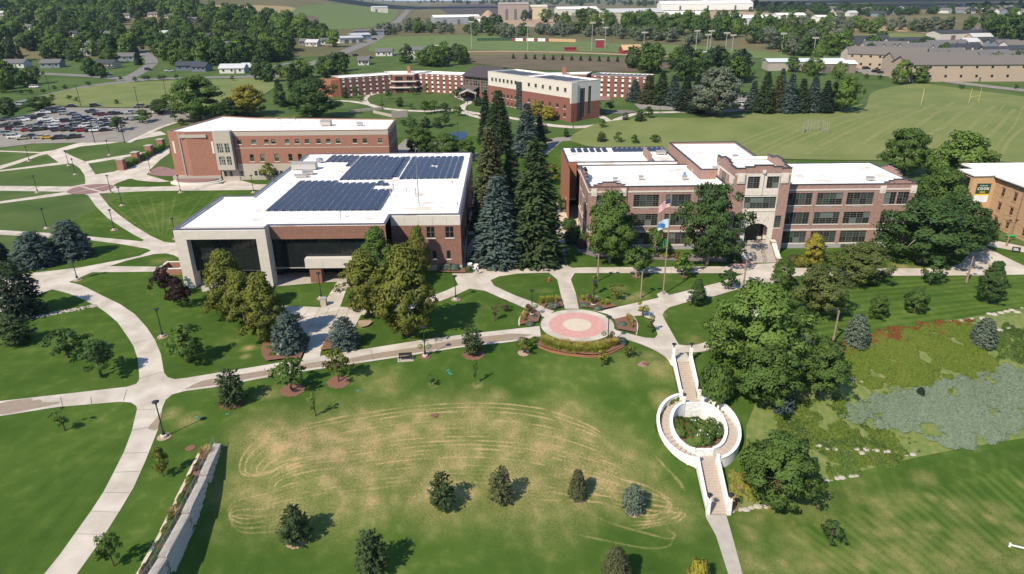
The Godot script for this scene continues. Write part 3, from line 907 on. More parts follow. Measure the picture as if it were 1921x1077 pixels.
# spruce or pine: whorls of boughs carrying sprays of needles
func conifer(s: int, hgt: float, wid: float, clear: float, whorls: int, boughs: int, sprays: int, leaf: float, droop: float, shape: float, loose: float) -> Array:
	var g := RandomNumberGenerator.new()
	g.seed = s
	var mb := MB.new()
	var tk := MB.new()
	var sq := Vector3(1.0 / wid, 1.0 / hgt, 1.0 / wid)
	for i in whorls:
		var t := (i + g.randf_range(-0.3, 0.3)) / whorls
		t = clampf(t, 0, 0.99)
		var y := lerpf(clear, hgt, t)
		var rr := wid / 2 * (pow(1 - t, shape) if shape > 0 else pow(maxf(0, 1 - pow(absf(t + (shape + 1) * 0.4) / (1.03 + (shape + 1) * 0.4), 2.0)), 0.65)) + leaf * 0.3
		if t < 0.12 and shape > 0:
			rr *= 0.8 + t * 1.7
		var nb := maxi(3, int(boughs * (0.35 + 0.65 * (1 - t))))
		var off := g.randf() * TAU
		for b in nb:
			if g.randf() < loose * 0.5:
				continue
			var ang := off + TAU * (b + g.randf_range(-0.35, 0.35)) / nb
			var ln := rr * g.randf_range(1.0 - 0.35 * (0.4 + loose), 1.06)
			var rad := Vector3(cos(ang), 0, sin(ang))
			var side := Vector3(-rad.z, 0, rad.x)
			var tint := g.randf_range(0.7, 1.25)
			mb.col = Color(tint * g.randf_range(0.94, 1.06), tint, tint * g.randf_range(0.92, 1.1))
			var k := maxi(3, int(sprays * ln / (wid / 2)))
			for q in k:
				var f := (q + g.randf()) / k
				f = 0.25 + 0.75 * f
				var ctr := rad * ln * f + Vector3(0, y - droop * ln * f * f + 0.12 * ln * f * f * f, 0)
				for m in 3:
					var spread := g.randf_range(-1, 1) * leaf * (1.5 - 0.7 * f)
					var tilt := (rad * g.randf_range(0.5, 1.0) + side * signf(spread) * g.randf_range(0.1, 0.8) + Vector3.UP * g.randf_range(-0.45, 0.35)).normalized()
					var p := ctr + side * spread + Vector3.UP * g.randf_range(-0.45, 0.3) * leaf
					var w := (Vector3.UP * 0.8 + rad * 0.7 + jitter(g) * 0.35).normalized()
					var a := tilt * leaf * g.randf_range(0.55, 1.0)
					var bb := tilt.cross(w).normalized() * leaf * g.randf_range(0.18, 0.34)
					var nn := (w * sq.inverse()).normalized()
					var face := a.cross(bb)
					if face.dot(w) < 0:
						bb = -bb
					mb.leaf((p - a) * sq, (p - bb) * sq, (p + a) * sq, (p + bb) * sq, nn)
	limb(tk, Vector3.ZERO, Vector3(0, hgt * 0.5, 0), 0.016 * hgt + 0.04, 0.010 * hgt, sq)
	limb(tk, Vector3(0, hgt * 0.5, 0), Vector3(0, hgt * 0.97, 0), 0.010 * hgt, 0.015, sq)
	return [mb.mesh(), tk.mesh()]
func tuft(s: int, blades: int, flare: float, wide: float) -> Array:      # ornamental grass or spiky plant
	var g := RandomNumberGenerator.new()
	g.seed = s
	var mb := MB.new()
	for i in blades:
		var ang := g.randf() * TAU
		var rad := Vector3(cos(ang), 0, sin(ang))
		var side := Vector3(-rad.z, 0, rad.x) * wide
		var r0 := g.randf() * 0.22
		var h := g.randf_range(0.65, 1.0)
		var l := g.randf_range(0.1, flare)
		var tint := g.randf_range(0.7, 1.25)
		mb.col = Color(tint, tint * g.randf_range(0.9, 1.05), tint)
		var a := rad * r0
		var b := rad * (r0 + l * 0.4) + Vector3.UP * h * 0.65
		var c := rad * (r0 + l) + Vector3.UP * h
		mb.quad(a + side, a - side, b - side * 0.8, b + side * 0.8)
		mb.quad(b + side * 0.8, b - side * 0.8, c - side * 0.2, c + side * 0.2)
	return [mb.mesh(), null]
func mat_plant(s: int, n: int) -> Array:                                  # creeping mat of small shoots
	var g := RandomNumberGenerator.new()
	g.seed = s
	var mb := MB.new()
	for i in n:
		var a := g.randf() * TAU
		var r := sqrt(g.randf()) * 0.5
		var tint := g.randf_range(0.65, 1.3)
		mb.col = Color(tint, tint, tint)
		var out := Vector3(cos(a) * r * 3.2, 1, sin(a) * r * 3.2).normalized()
		put_leaf(mb, g, Vector3(cos(a) * r, (1 - r * 1.6) * g.randf_range(0.4, 1.0), sin(a) * r), out, 0.16, Vector3.ONE)
	return [mb.mesh(), null]
func make_tree_kinds():
	kinds.oak = [broadleaf(11, 10, 8, 1.5, 125, 92, 0.23, 0.85, 0.42, 0.6), broadleaf(12, 10, 8, 1.4, 125, 92, 0.23, 0.85, 0.36, 0.6), broadleaf(13, 10, 8, 1.7, 120, 92, 0.23, 0.9, 0.45, 0.7)]
	kinds.egg = [broadleaf(21, 10, 6.4, 1.2, 140, 80, 0.22, 0.75, 0.32, 0.4), broadleaf(22, 10, 6.4, 1.3, 140, 80, 0.22, 0.75, 0.30, 0.4)]
	kinds.young = [broadleaf(31, 4, 3.2, 1.1, 34, 34, 0.20, 0.45, 0.42, 0.7), broadleaf(32, 4, 3.2, 1.2, 30, 34, 0.20, 0.45, 0.4, 0.8), broadleaf(33, 4, 3.0, 1.0, 38, 34, 0.19, 0.42, 0.36, 0.6)]
	kinds.sapling = [broadleaf(41, 3, 1.6, 1.0, 14, 18, 0.16, 0.28, 0.4, 0.8), broadleaf(42, 3, 1.5, 1.1, 12, 18, 0.16, 0.27, 0.36, 0.9)]
	kinds.bush = [broadleaf(51, 2, 3, 0.1, 46, 46, 0.17, 0.5, 0.5), broadleaf(52, 2, 3, 0.1, 46, 46, 0.17, 0.5, 0.5)]
	kinds.spruce = [conifer(61, 13, 7, 0.5, 34, 15, 9, 0.62, 0.34, 0.8, 0.25), conifer(62, 13, 7, 0.5, 34, 15, 9, 0.62, 0.40, 0.75, 0.3)]
	kinds.blue = [conifer(71, 7, 6, 0.25, 26, 17, 11, 0.44, 0.18, -1.4, 0.14), conifer(72, 7, 6, 0.25, 26, 17, 11, 0.44, 0.2, -1.25, 0.2), conifer(73, 7, 6, 0.3, 22, 15, 10, 0.44, 0.12, -1.6, 0.35)]
	kinds.pine = [conifer(81, 5, 4, 0.6, 15, 11, 8, 0.40, 0.0, -1.8, 0.55), conifer(82, 5, 4, 0.4, 15, 11, 8, 0.40, 0.02, -1.5, 0.5)]
	kinds.tall_spruce = [conifer(65, 22, 9, 0.8, 46, 16, 11, 0.75, 0.42, 0.7, 0.35), conifer(66, 22, 9, 0.8, 46, 16, 11, 0.75, 0.45, 0.66, 0.4)]
	kinds.far = [broadleaf(91, 10, 9, 0.8, 46, 26, 0.62, 1.35, 0.45, 0.5), broadleaf(92, 10, 9, 0.9, 46, 26, 0.62, 1.35, 0.42, 0.6), broadleaf(93, 10, 9, 0.7, 50, 26, 0.6, 1.3, 0.38, 0.6), broadleaf(94, 10, 9, 0.8, 40, 28, 0.62, 1.5, 0.5, 0.7)]
	kinds.far_spruce = [conifer(95, 14, 7, 0.4, 18, 10, 6, 1.0, 0.3, 0.8, 0.3), conifer(96, 14, 7, 0.4, 18, 10, 6, 1.0, 0.3, 0.75, 0.3)]
	kinds.grass = [tuft(101, 110, 0.32, 0.026), tuft(102, 110, 0.3, 0.026)]
	kinds.sprig = [mat_plant(105, 46)]
	M.leaf_green = leafy(0.098, 0.165, 0.040)
	M.leaf_olive = leafy(0.163, 0.182, 0.039)
	M.leaf_dark = leafy(0.066, 0.122, 0.038)
	M.leaf_lime = leafy(0.137, 0.221, 0.046)
	M.leaf_light = leafy(0.140, 0.225, 0.052)
	M.leaf_yellow = leafy(0.347, 0.315, 0.053)
	M.leaf_gold = leafy(0.260, 0.247, 0.046)
	M.leaf_purple = leafy(0.037, 0.019, 0.023)
	M.leaf_silver = leafy(0.169, 0.202, 0.150)
	M.leaf_red = leafy(0.208, 0.117, 0.039)
	M.leaf_rose = leafy(0.399, 0.032, 0.053)
	M.leaf_brown = leafy(0.169, 0.124, 0.078)
	M.needle_blue = leafy(0.105, 0.152, 0.138)
	M.needle_pale = leafy(0.165, 0.210, 0.160)
	M.needle_green = leafy(0.067, 0.104, 0.042)
	M.needle_dark = leafy(0.042, 0.070, 0.042)
	M.needle_olive = leafy(0.119, 0.133, 0.063)
	M.grass_gold = leafy(0.46, 0.38, 0.13, Color(1, 1, 0.8))
	M.grass_lime = leafy(0.40, 0.42, 0.09, Color(1, 1, 0.8))
	M.grass_tan = leafy(0.55, 0.40, 0.20, Color(1, 1, 0.8))
	M.cover_green = leafy(0.18, 0.25, 0.04)
	M.cover_silver = leafy(0.265, 0.335, 0.235)
	M.cover_red = leafy(0.300, 0.125, 0.044)
var tree_no := 0
func plant(called: String, kind: String, base: Vector3, h: float, w: float, mat: Material, label: String, category := "tree", group := "", bark: Material = null) -> Node3D:
	tree_no += 1
	var set: Array = kinds[kind]
	var pair: Array = set[tree_no % set.size()]
	var o := thing(called, base, label, category, group)
	var yaw := fmod(tree_no * 2.399, TAU)
	var t := Transform3D(Basis(Vector3.UP, yaw).scaled(Vector3(w, h, w)), Vector3.ZERO)
	inst("crown" if category == "tree" else "foliage", pair[0], mat, o, t)
	if pair[1]:
		inst("trunk" if category == "tree" else "stem", pair[1], bark if bark else M.bark, o, t)
	return o
func tree(called: String, kind: String, px: float, py: float, top: float, wpx: float, mat: Material, label: String, category := "tree", group := "", bark: Material = null) -> Node3D:
	var b := at(px, py)
	return plant(called, kind, b - Vector3(0, 0.04, 0), tall(b, top), metres(b, wpx), mat, label, category, group, bark)
# ------------------------------------------------------------------ building kit
var win_cache := {}
func on_z(px: float, py: float, z: float) -> Vector3:
	var d := ray(px, py)
	return EYE + d * (z / d.z)
func turned(o: Vector3, ud: Vector3) -> Transform3D:        # x along the wall, y up, z out of it
	return Transform3D(Basis(ud, Vector3.UP, ud.cross(Vector3.UP)), o)
func facade(parent: Node3D, t: Transform3D, w: float, y0: float, y1: float, mat: Material, holes: Array, depth := 0.28, called := "wall") -> MeshInstance3D:
	var us := [0.0, w]
	var vs := [y0, y1]
	for h in holes:
		for k in [h[0], h[2]]:
			if not us.has(k) and k > 0 and k < w:
				us.append(k)
		for k in [h[1], h[3]]:
			if not vs.has(k) and k > y0 and k < y1:
				vs.append(k)
	us.sort()
	vs.sort()
	var mb := MB.new()
	for i in us.size() - 1:
		for j in vs.size() - 1:
			var cu: float = (us[i] + us[i + 1]) / 2
			var cv: float = (vs[j] + vs[j + 1]) / 2
			var open := false
			for h in holes:
				if cu > h[0] and cu < h[2] and cv > h[1] and cv < h[3]:
					open = true
					break
			if not open:
				mb.quad(t * Vector3(us[i], vs[j], 0), t * Vector3(us[i + 1], vs[j], 0), t * Vector3(us[i + 1], vs[j + 1], 0), t * Vector3(us[i], vs[j + 1], 0))
	for h in holes:
		var a: float = maxf(h[0], 0)
		var b: float = maxf(h[1], y0)
		var c: float = minf(h[2], w)
		var d: float = minf(h[3], y1)
		var z := -depth
		mb.quad(t * Vector3(a, b, z), t * Vector3(c, b, z), t * Vector3(c, b, 0), t * Vector3(a, b, 0)) if false else mb.quad(t * Vector3(a, b, 0), t * Vector3(c, b, 0), t * Vector3(c, b, z), t * Vector3(a, b, z))
		mb.quad(t * Vector3(a, d, z), t * Vector3(c, d, z), t * Vector3(c, d, 0), t * Vector3(a, d, 0))
		mb.quad(t * Vector3(a, b, 0), t * Vector3(a, b, z), t * Vector3(a, d, z), t * Vector3(a, d, 0))
		mb.quad(t * Vector3(c, b, z), t * Vector3(c, b, 0), t * Vector3(c, d, 0), t * Vector3(c, d, z))
	return build(mb, called, mat, parent)
# a window of cols x rows lights, each light crossed by mx x my glazing bars
func window(parent: Node3D, t: Transform3D, r: Array, cols: int, rows: int, mx: int, my: int, frame: Material, glass: Array, sill: Material = null, depth := 0.2, bar := 0.07):
	var w: float = r[2] - r[0]
	var h: float = r[3] - r[1]
	var key := "%.2f %.2f %d %d %d %d %.2f" % [w, h, cols, rows, mx, my, bar]
	if not win_cache.has(key):
		var f := MB.new()
		f.box(Vector3(0, 0, 0), Vector3(w, bar, 0.1)); f.box(Vector3(0, h - bar, 0), Vector3(w, h, 0.1))
		f.box(Vector3(0, bar, 0), Vector3(bar, h - bar, 0.1)); f.box(Vector3(w - bar, bar, 0), Vector3(w, h - bar, 0.1))
		for i in range(1, cols):
			var x := w * i / cols
			f.box(Vector3(x - bar * 0.8, bar, 0), Vector3(x + bar * 0.8, h - bar, 0.11))
		for j in range(1, rows):
			var y := h * j / rows
			f.box(Vector3(bar, y - bar / 2, 0.002), Vector3(w - bar, y + bar / 2, 0.095))
		for i in cols:
			for k in range(1, mx):
				var x := w / cols * (i + float(k) / mx)
				f.box(Vector3(x - 0.022, bar, 0.01), Vector3(x + 0.022, h - bar, 0.06))
		for j in rows:
			for k in range(1, my):
				var y := h / rows * (j + float(k) / my)
				f.box(Vector3(bar, y - 0.022, 0.012), Vector3(w - bar, y + 0.022, 0.058))
		var p := MB.new()
		p.box(Vector3(0, 0, 0), Vector3(w / cols, h / rows, 0.02))
		win_cache[key] = [f.mesh(), p.mesh()]
	var o := t * Vector3(r[0], r[1], -depth)
	var b := t.basis
	var win := inst("window", win_cache[key][0], frame, parent, Transform3D(b, o))
	for i in cols:
		for j in rows:
			inst("pane", win_cache[key][1], glass[rng.randi() % glass.size()], win, Transform3D(Basis(), Vector3(w * i / cols, h * j / rows, 0.004)))
	if sill:
		var s := MB.new()
		s.box(Vector3(-0.12, -0.2, 0.02), Vector3(w + 0.12, 0.0, depth + 0.1))
		build(s, "sill", sill, win)
func walls(parent: Node3D, poly: Array, y0: float, y1: float, mat: Material, skip: Array = []):   # plain sides, poly as [x, z, ...], counter-clockwise seen from above with z towards the viewer
	var mb := MB.new()
	var k := poly.size() / 2
	for i in k:
		if skip.has(i):
			continue
		var j := (i + 1) % k
		mb.quad(Vector3(poly[i * 2], y0, poly[i * 2 + 1]), Vector3(poly[j * 2], y0, poly[j * 2 + 1]), Vector3(poly[j * 2], y1, poly[j * 2 + 1]), Vector3(poly[i * 2], y1, poly[i * 2 + 1]))
	build(mb, "wall", mat, parent)
func pv(poly: Array) -> PackedVector2Array:
	var o := PackedVector2Array()
	for i in range(0, poly.size(), 2):
		o.append(Vector2(poly[i], poly[i + 1]))
	return o
func inset(p: PackedVector2Array, by: float) -> PackedVector2Array:     # same corners moved inwards
	var o := PackedVector2Array()
	var k := p.size()
	var cw := 1.0 if Geometry2D.is_polygon_clockwise(p) else -1.0
	for i in k:
		var a := (p[i] - p[(i - 1 + k) % k]).normalized()
		var b := (p[(i + 1) % k] - p[i]).normalized()
		var na := Vector2(-a.y, a.x) * cw
		var nb := Vector2(-b.y, b.x) * cw
		var m := (na + nb)
		o.append(p[i] - m / maxf(0.3, m.dot(na)) * by)
	return o
func ring(mb: MB, p: PackedVector2Array, out: float, inn: float, y0: float, y1: float):
	var a := inset(p, -out)
	var b := inset(p, inn)
	var k := p.size()
	var flip := not Geometry2D.is_polygon_clockwise(p)
	for i in k:
		var j := (i + 1) % k
		if flip:
			var s := i
			i = j
			j = s
		mb.quad(Vector3(a[i].x, y0, a[i].y), Vector3(a[j].x, y0, a[j].y), Vector3(a[j].x, y1, a[j].y), Vector3(a[i].x, y1, a[i].y))
		mb.quad(Vector3(b[j].x, y0, b[j].y), Vector3(b[i].x, y0, b[i].y), Vector3(b[i].x, y1, b[i].y), Vector3(b[j].x, y1, b[j].y))
		mb.quad(Vector3(a[i].x, y1, a[i].y), Vector3(a[j].x, y1, a[j].y), Vector3(b[j].x, y1, b[j].y), Vector3(b[i].x, y1, b[i].y))
		mb.quad(Vector3(b[i].x, y0, b[i].y), Vector3(b[j].x, y0, b[j].y), Vector3(a[j].x, y0, a[j].y), Vector3(a[i].x, y0, a[i].y))
func flat_roof(parent: Node3D, poly: Array, y: float, up: float, cap: Material, inner: Material, mat: Material = null) -> Node3D:
	var p := pv(poly)
	var mb := MB.new()
	mb.prism(inset(p, 0.3), y - 0.3, y, true, false)
	var r := build(mb, "roof", mat if mat else M.roof, parent)
	mb = MB.new()
	ring(mb, p, -0.02, 0.32, y - 0.3, y + up)
	build(mb, "parapet", inner, r)
	mb = MB.new()
	ring(mb, p, 0.07, 0.38, y + up, y + up + 0.14)
	build(mb, "coping", cap, r)
	return r
func roof_unit(at_: Vector3, s: Vector3, label: String, yaw := 0.0):
	var o := thing("rooftop_unit", at_, label, "vent unit", "", yaw)
	var mb := MB.new()
	mb.box(Vector3(-s.x / 2, 0.25, -s.z / 2), Vector3(s.x / 2, s.y, s.z / 2))
	build(mb, "casing", M.frame_pale, o)
	mb = MB.new()
	mb.box(Vector3(-s.x / 2 - 0.1, s.y, -s.z / 2 - 0.1), Vector3(s.x / 2 + 0.1, s.y + 0.12, s.z / 2 + 0.1))
	build(mb, "lid", M.grey, o)
	mb = MB.new()
	for k in [-1, 1]:
		mb.box(Vector3(k * s.x * 0.35 - 0.15, 0, -s.z / 2 + 0.05), Vector3(k * s.x * 0.35 + 0.15, 0.25, s.z / 2 - 0.05))
	build(mb, "kerb", M.grey, o)
func roof_vent(p: Vector3, h: float, label: String):
	var o := thing("roof_vent", p, label, "vent pipe", "small vent pipes on the white roofs")
	var mb := MB.new()
	mb.tube(Vector3.ZERO, Vector3(0, h, 0), 0.12, 0.12, 8)
	build(mb, "pipe", M.frame_pale, o)
	mb = MB.new()
	mb.tube(Vector3(0, h, 0), Vector3(0, h + 0.12, 0), 0.26, 0.05, 8)
	build(mb, "cap", M.grey, o)

func stain(parent: Node3D, px: float, py: float, y: float, rx: float, rz: float):
	var c := flat(px, py, y)
	var p := PackedVector2Array()
	for i in 18:
		var r := 0.75 + 0.35 * sin(i * 2.9 + px) * cos(i * 1.7 + py)
		p.append(Vector2(c.x + cos(TAU * i / 18) * rx * r, c.z + sin(TAU * i / 18) * rz * r))
	var mb := MB.new()
	mb.prism(p, y, y + 0.006, true, false)
	build(mb, "roof_stain", M.roof_stain, parent)
func make_library():
	var o := thing("library", Vector3(-36, 0, -150), "low brick library with stone portal, dark glass front and solar roof", "library")
	var org := o.position
	o.position = Vector3.ZERO
	var y := 11.35
	var out := [-62.3, -119.0, -45.4, -119.0, -45.4, -121.2, -23.6, -121.2, -23.6, -127.0, -10.0, -127.0, -10.6, -185.0, -55.6, -185.0, -55.6, -142.0, -62.3, -142.0]
	walls(o, out, 0, y + 0.1, M.brick_lib, [0, 1, 2, 4, 9])
	flat_roof(o, out, y, 0.32, M.cap_purple, M.roof)
	# stone portal
	var mb := MB.new()
	mb.box(Vector3(-62.3, 0, -121.6), Vector3(-60.2, y + 0.1, -119.0))
	mb.box(Vector3(-47.3, 0, -121.6), Vector3(-45.4, y + 0.1, -119.0))
	mb.box(Vector3(-60.2, 9.75, -121.6), Vector3(-47.3, y + 0.1, -119.0))
	mb.box(Vector3(-62.3, 0, -142.0), Vector3(-61.9, y + 0.1, -121.6))
	build(mb, "stone_portal", M.stone, o)
	# glass of the portal, upper storey, with the recessed ground floor under it
	curtain(o, turned(Vector3(-60.2, 0, -120.7), Vector3.RIGHT), 12.9, 3.0, 9.75, 7, [5.2, 6.0])
	curtain(o, turned(Vector3(-61.9, 0, -125.4), Vector3.RIGHT), 16.5, 0.0, 3.0, 8, [1.2])
	mb = MB.new()
	mb.box(Vector3(-61.9, 2.7, -125.4), Vector3(-45.4, 3.0, -120.9))
	mb.box(Vector3(-45.4, 2.7, -126.4), Vector3(-23.6, 3.0, -122.0))
	build(mb, "soffit", M.frame_pale, o)
	# brick fascia and the long dark window band
	mb = MB.new()
	mb.box(Vector3(-45.4, 8.9, -122.4), Vector3(-23.9, y + 0.1, -121.2))
	mb.box(Vector3(-23.9, 0, -127.2), Vector3(-23.6, y + 0.1, -121.2))
	build(mb, "brick_fascia", M.brick_lib, o)
	curtain(o, turned(Vector3(-45.4, 0, -122.0), Vector3.RIGHT), 21.5, 3.0, 8.9, 12, [4.6, 5.6])
	curtain(o, turned(Vector3(-45.4, 0, -126.4), Vector3.RIGHT), 21.5, 0.0, 2.7, 12, [1.0])
	# entrance canopy on its brick pier
	mb = MB.new()
	mb.box(Vector3(-39.4, 3.2, -126.2), Vector3(-26.0, 5.1, -120.6))
	var can := build(mb, "canopy", M.cream, o)
	for x in [-36.0, -32.4, -28.9]:
		mb = MB.new()
		mb.box(Vector3(x - 0.02, 3.25, -120.61), Vector3(x + 0.02, 5.05, -120.585))
		build(mb, "panel_joint", M.trim2, can)
	for x in [-38.8, -28.9]:
		mb = MB.new()
		mb.box(Vector3(x, 0, -122.6), Vector3(x + 2.2, 3.2, -120.9))
		build(mb, "pier", M.brick_lib, o)
	# right wing with four windows
	var t := turned(Vector3(-23.6, 0, -127.0), Vector3.RIGHT)
	var r := [[6.9, 6.9, 8.5, 9.2], [10.6, 6.9, 12.25, 9.2], [7.75, 2.45, 8.6, 4.2], [10.65, 2.45, 11.45, 4.2]]
	facade(o, t, 13.6, 1.1, 9.5, M.brick_lib, r)
	for q in r:
		window(o, t, q, 1 if q[3] < 5 else 2, 1 if q[3] < 5 else 2, 1, 1, M.frame, [M.glass], M.trim)
		mb = MB.new()
		for e in [[q[0] - 0.28, q[1] - 0.28, q[2] + 0.28, q[1] - 0.2], [q[0] - 0.28, q[3] + 0.2, q[2] + 0.28, q[3] + 0.28], [q[0] - 0.28, q[1] - 0.2, q[0] - 0.2, q[3] + 0.2], [q[2] + 0.2, q[1] - 0.2, q[2] + 0.28, q[3] + 0.2]]:
			mb.box(Vector3(e[0], e[1], 0.0), Vector3(e[2], e[3], 0.03), t)
		build(mb, "brick_surround", M.maroon_pave, o)
	mb = MB.new()
	mb.box(Vector3(-23.6, 0, -127.3), Vector3(-9.98, 1.1, -126.98))
	mb.box(Vector3(-10.3, 0, -185), Vector3(-9.97, 1.1, -127.3))
	build(mb, "plinth", M.trim2, o)
	for i in 5:
		mb = MB.new()
		mb.box(Vector3(-23.58 + i * 2.72, 9.5, -127.3), Vector3(-23.58 + i * 2.72 + 2.69, y + 0.1, -126.96))
		build(mb, "fascia_panel", M.cream, o)
	for i in 12:
		mb = MB.new()
		var a := -127.3 - i * 4.8
		mb.box(Vector3(-10.62 if i > 6 else -10.3, 9.5, a - 4.76), Vector3(-9.95 - 0.05 * i, y + 0.1, a))
		build(mb, "fascia_panel", M.cream, o)
	for q in [[-131, -135], [-140, -143], [-150, -153]]:
		mb = MB.new()
		mb.box(Vector3(-10.6, 2, q[1]), Vector3(-10.0, 4, q[0]))
		build(mb, "side_window", M.glass, o)
	# roof: solar rows, vents, mast
	for e in [[499, 396, 342, 14.43, 12]]:
		for i in 15:
			var px: float = 499 + i * 14.43
			var f := flat(px, 396 - i * 0.1, y + 0.15)
			var b := flat(px, 342.0 if i < 12 else 354.5, y + 0.15)
			solar_row(f.x, f.z, b.z, y, "row of dark blue solar panels in the library roof's front array", "front solar array on the library roof")
	for e in [[12, 342, 349.5], [13, 345.5, 350]]:
		var px: float = 499 + e[0] * 14.43
		var x0 := flat(px, 396, y).x
		solar_row(x0, flat(px, e[2], y).z, flat(px, e[1], y).z, y, "short stub row of solar panels set apart from the front array", "stub solar rows")
	for i in 18:
		var px: float = 637 + i * 12.5
		var f := flat(px, 337.5 - i * 0.17 - (4.0 if i == 8 else 0.0), y + 0.15)
		var b := flat(px, 294, y + 0.15)
		if i == 13:
			solar_row(f.x, f.z, flat(px, 316, y).z, y, "row of solar panels split by a gap, part nearer the front array", "split solar rows")
			solar_row(f.x, flat(px, 311, y).z, b.z, y, "row of solar panels split by a gap, part at the roof's back", "split solar rows")
		else:
			solar_row(f.x, f.z, b.z, y, "row of dark blue solar panels in the library roof's back array", "back solar array on the library roof")
	for i in 5:
		var px: float = 637 - (i + 1) * 12.5
		solar_row(flat(px, 337, y).x, flat(px, 313.0 if i == 0 else 305.5, y).z, flat(px, 294, y).z, y, "short row of solar panels beside the round roof fan", "short solar rows by the roof fan")
	var p := flat(600, 306, y)
	var fan := thing("roof_fan", p, "round silver exhaust fan on the library roof", "roof fan")
	mb = MB.new()
	mb.lathe([[0.55, 0], [0.55, 0.5], [0.95, 0.6], [0.95, 1.05], [0.6, 1.35], [0, 1.4]], 16)
	build(mb, "hood", M.steel, fan)
	roof_unit(flat(572, 318, y), Vector3(6.0, 1.7, 2.2), "long white air handler on the library roof")
	roof_unit(flat(578, 328, y), Vector3(2.4, 1.0, 1.6), "small silver air handler behind pipes on the library roof", 0.2)
	roof_unit(flat(565, 333, y), Vector3(3.0, 0.7, 0.8), "low pipe bundle box on the library roof")
	var mast := thing("roof_mast", flat(786, 386, y), "tall thin aluminium mast standing on the library roof", "mast")
	mb = MB.new()
	mb.tube(Vector3.ZERO, Vector3(0, 1.2, 0), 0.14, 0.14, 8)
	build(mb, "foot", M.frame_pale, mast)
	mb = MB.new()
	mb.tube(Vector3(0, 1.2, 0), Vector3(0, 12, 0), 0.12, 0.04, 8)
	build(mb, "pole", M.steel, mast)
	for q in [[733, 369, 1.6], [738, 356, 1.3], [763, 361, 0.8], [780, 369, 1.7], [639, 410, 1.6], [858, 384, 0.4], [848, 343, 0.4]]:
		roof_vent(flat(q[0], q[1], y), q[2], "thin pale vent pipe on the library's white roof")
	for q in [[790, 391, 4.5, 1.6], [800, 380, 3, 0.5], [680, 333, 2.5, 0.4], [735, 346, 2.2, 0.5], [600, 326, 2, 0.6], [470, 400, 3, 0.25], [838, 345, 2.5, 0.3]]:
		stain(o, q[0], q[1], y, q[2], q[3])
	# fire stair on the right side
	var st := thing("fire_stair", Vector3(-8.2, 0, -133), "black steel fire stair against the library side wall", "stair")
	mb = MB.new()
	for i in 16:
		mb.box(Vector3(-1.1, 0.2 + i * 0.28, 2.4 - i * 0.3), Vector3(0.3, 0.24 + i * 0.28, 2.72 - i * 0.3))
	build(mb, "tread", M.iron, st)
	for x in [-1.12, 0.32]:
		mb = MB.new()
		mb.tube(Vector3(x, 0.1, 2.6), Vector3(x, 4.6, -2.3), 0.08, 0.08, 4)
		mb.tube(Vector3(x, 1.1, 2.6), Vector3(x, 5.6, -2.3), 0.04, 0.04, 4)
		for i in 5:
			mb.tube(Vector3(x, 0.2 + i * 1.1, 2.5 - i * 1.19), Vector3(x, 1.2 + i * 1.1, 2.5 - i * 1.19), 0.03, 0.03, 4)
		build(mb, "railing", M.iron, st)
	mb = MB.new()
	mb.box(Vector3(-1.2, 4.6, -4.6), Vector3(0.4, 4.72, -2.3))
	for x in [-1.0, 0.3]:
		mb.tube(Vector3(x, 0, -4.5), Vector3(x, 5.7, -4.5), 0.06, 0.06, 4)
	build(mb, "landing", M.iron, st)
	# planter wall by the portal
	var pl := thing("planter", at(325, 510), "square brick planter with pale coping beside the stone portal", "planter")
	mb = MB.new()
	ring(mb, pv([-2.2, 1.6, 2.4, 1.6, 2.4, -2.6, -2.2, -2.6]), 0.0, 0.35, 0, 1.2)
	build(mb, "wall", M.brick_red, pl)
	mb = MB.new()
	ring(mb, pv([-2.2, 1.6, 2.4, 1.6, 2.4, -2.6, -2.2, -2.6]), 0.05, 0.4, 1.2, 1.32)
	build(mb, "coping", M.trim, pl)
func curtain(parent: Node3D, t: Transform3D, w: float, y0: float, y1: float, n: int, rails: Array):   # glass wall: every pane its own piece
	var fr := MB.new()
	var ys := [y0] + rails + [y1]
	for i in n + 1:
		var x := clampf(w * i / n, 0.05, w - 0.05)
		fr.box(Vector3(x - 0.05, y0, -0.06), Vector3(x + 0.05, y1, 0.06), t)
	for yy in ys:
		fr.box(Vector3(0.05, yy - 0.045, -0.055), Vector3(w - 0.05, yy + 0.045, 0.055), t)
	var f := build(fr, "window_frame", M.black, parent)
	for i in n:
		for j in ys.size() - 1:
			var pm := MB.new()
			pm.box(Vector3(w * i / n + 0.05, ys[j] + 0.045, -0.03), Vector3(w * (i + 1) / n - 0.05, ys[j + 1] - 0.045, 0.0), t)
			build(pm, "pane", M.glass, f)
var solar_panel: Mesh
func solar_row(x: float, z0: float, z1: float, y: float, label: String, group: String):
	if not solar_panel:
		var pm := MB.new()
		pm.box(Vector3(-0.6, 0, -0.985), Vector3(0.6, 0.04, 0.985))
		solar_panel = pm.mesh()
	var n := maxi(1, int(round((z0 - z1) / 2.03)))
	var o := thing("solar_row", Vector3(x + 0.5, y, z0), label, "solar panels", group)
	var tilt := Basis(Vector3(0, 0, 1), 0.12)
	var mb := MB.new()
	mb.box(Vector3(0.44, 0, -2.03 * n), Vector3(0.54, 0.27, 0))
	mb.box(Vector3(-0.54, 0, -2.03 * n), Vector3(-0.44, 0.12, 0))
	for i in n + 1:
		mb.box(Vector3(-0.5, 0.08, -2.03 * i - 0.03), Vector3(0.5, 0.13, -2.03 * i + 0.03))
	build(mb, "rack", M.steel, o)
	for i in n:
		var fr := inst("panel", solar_panel, M.panel, o, Transform3D(tilt, Vector3(0, 0.28, -2.03 * (i + 0.5))))

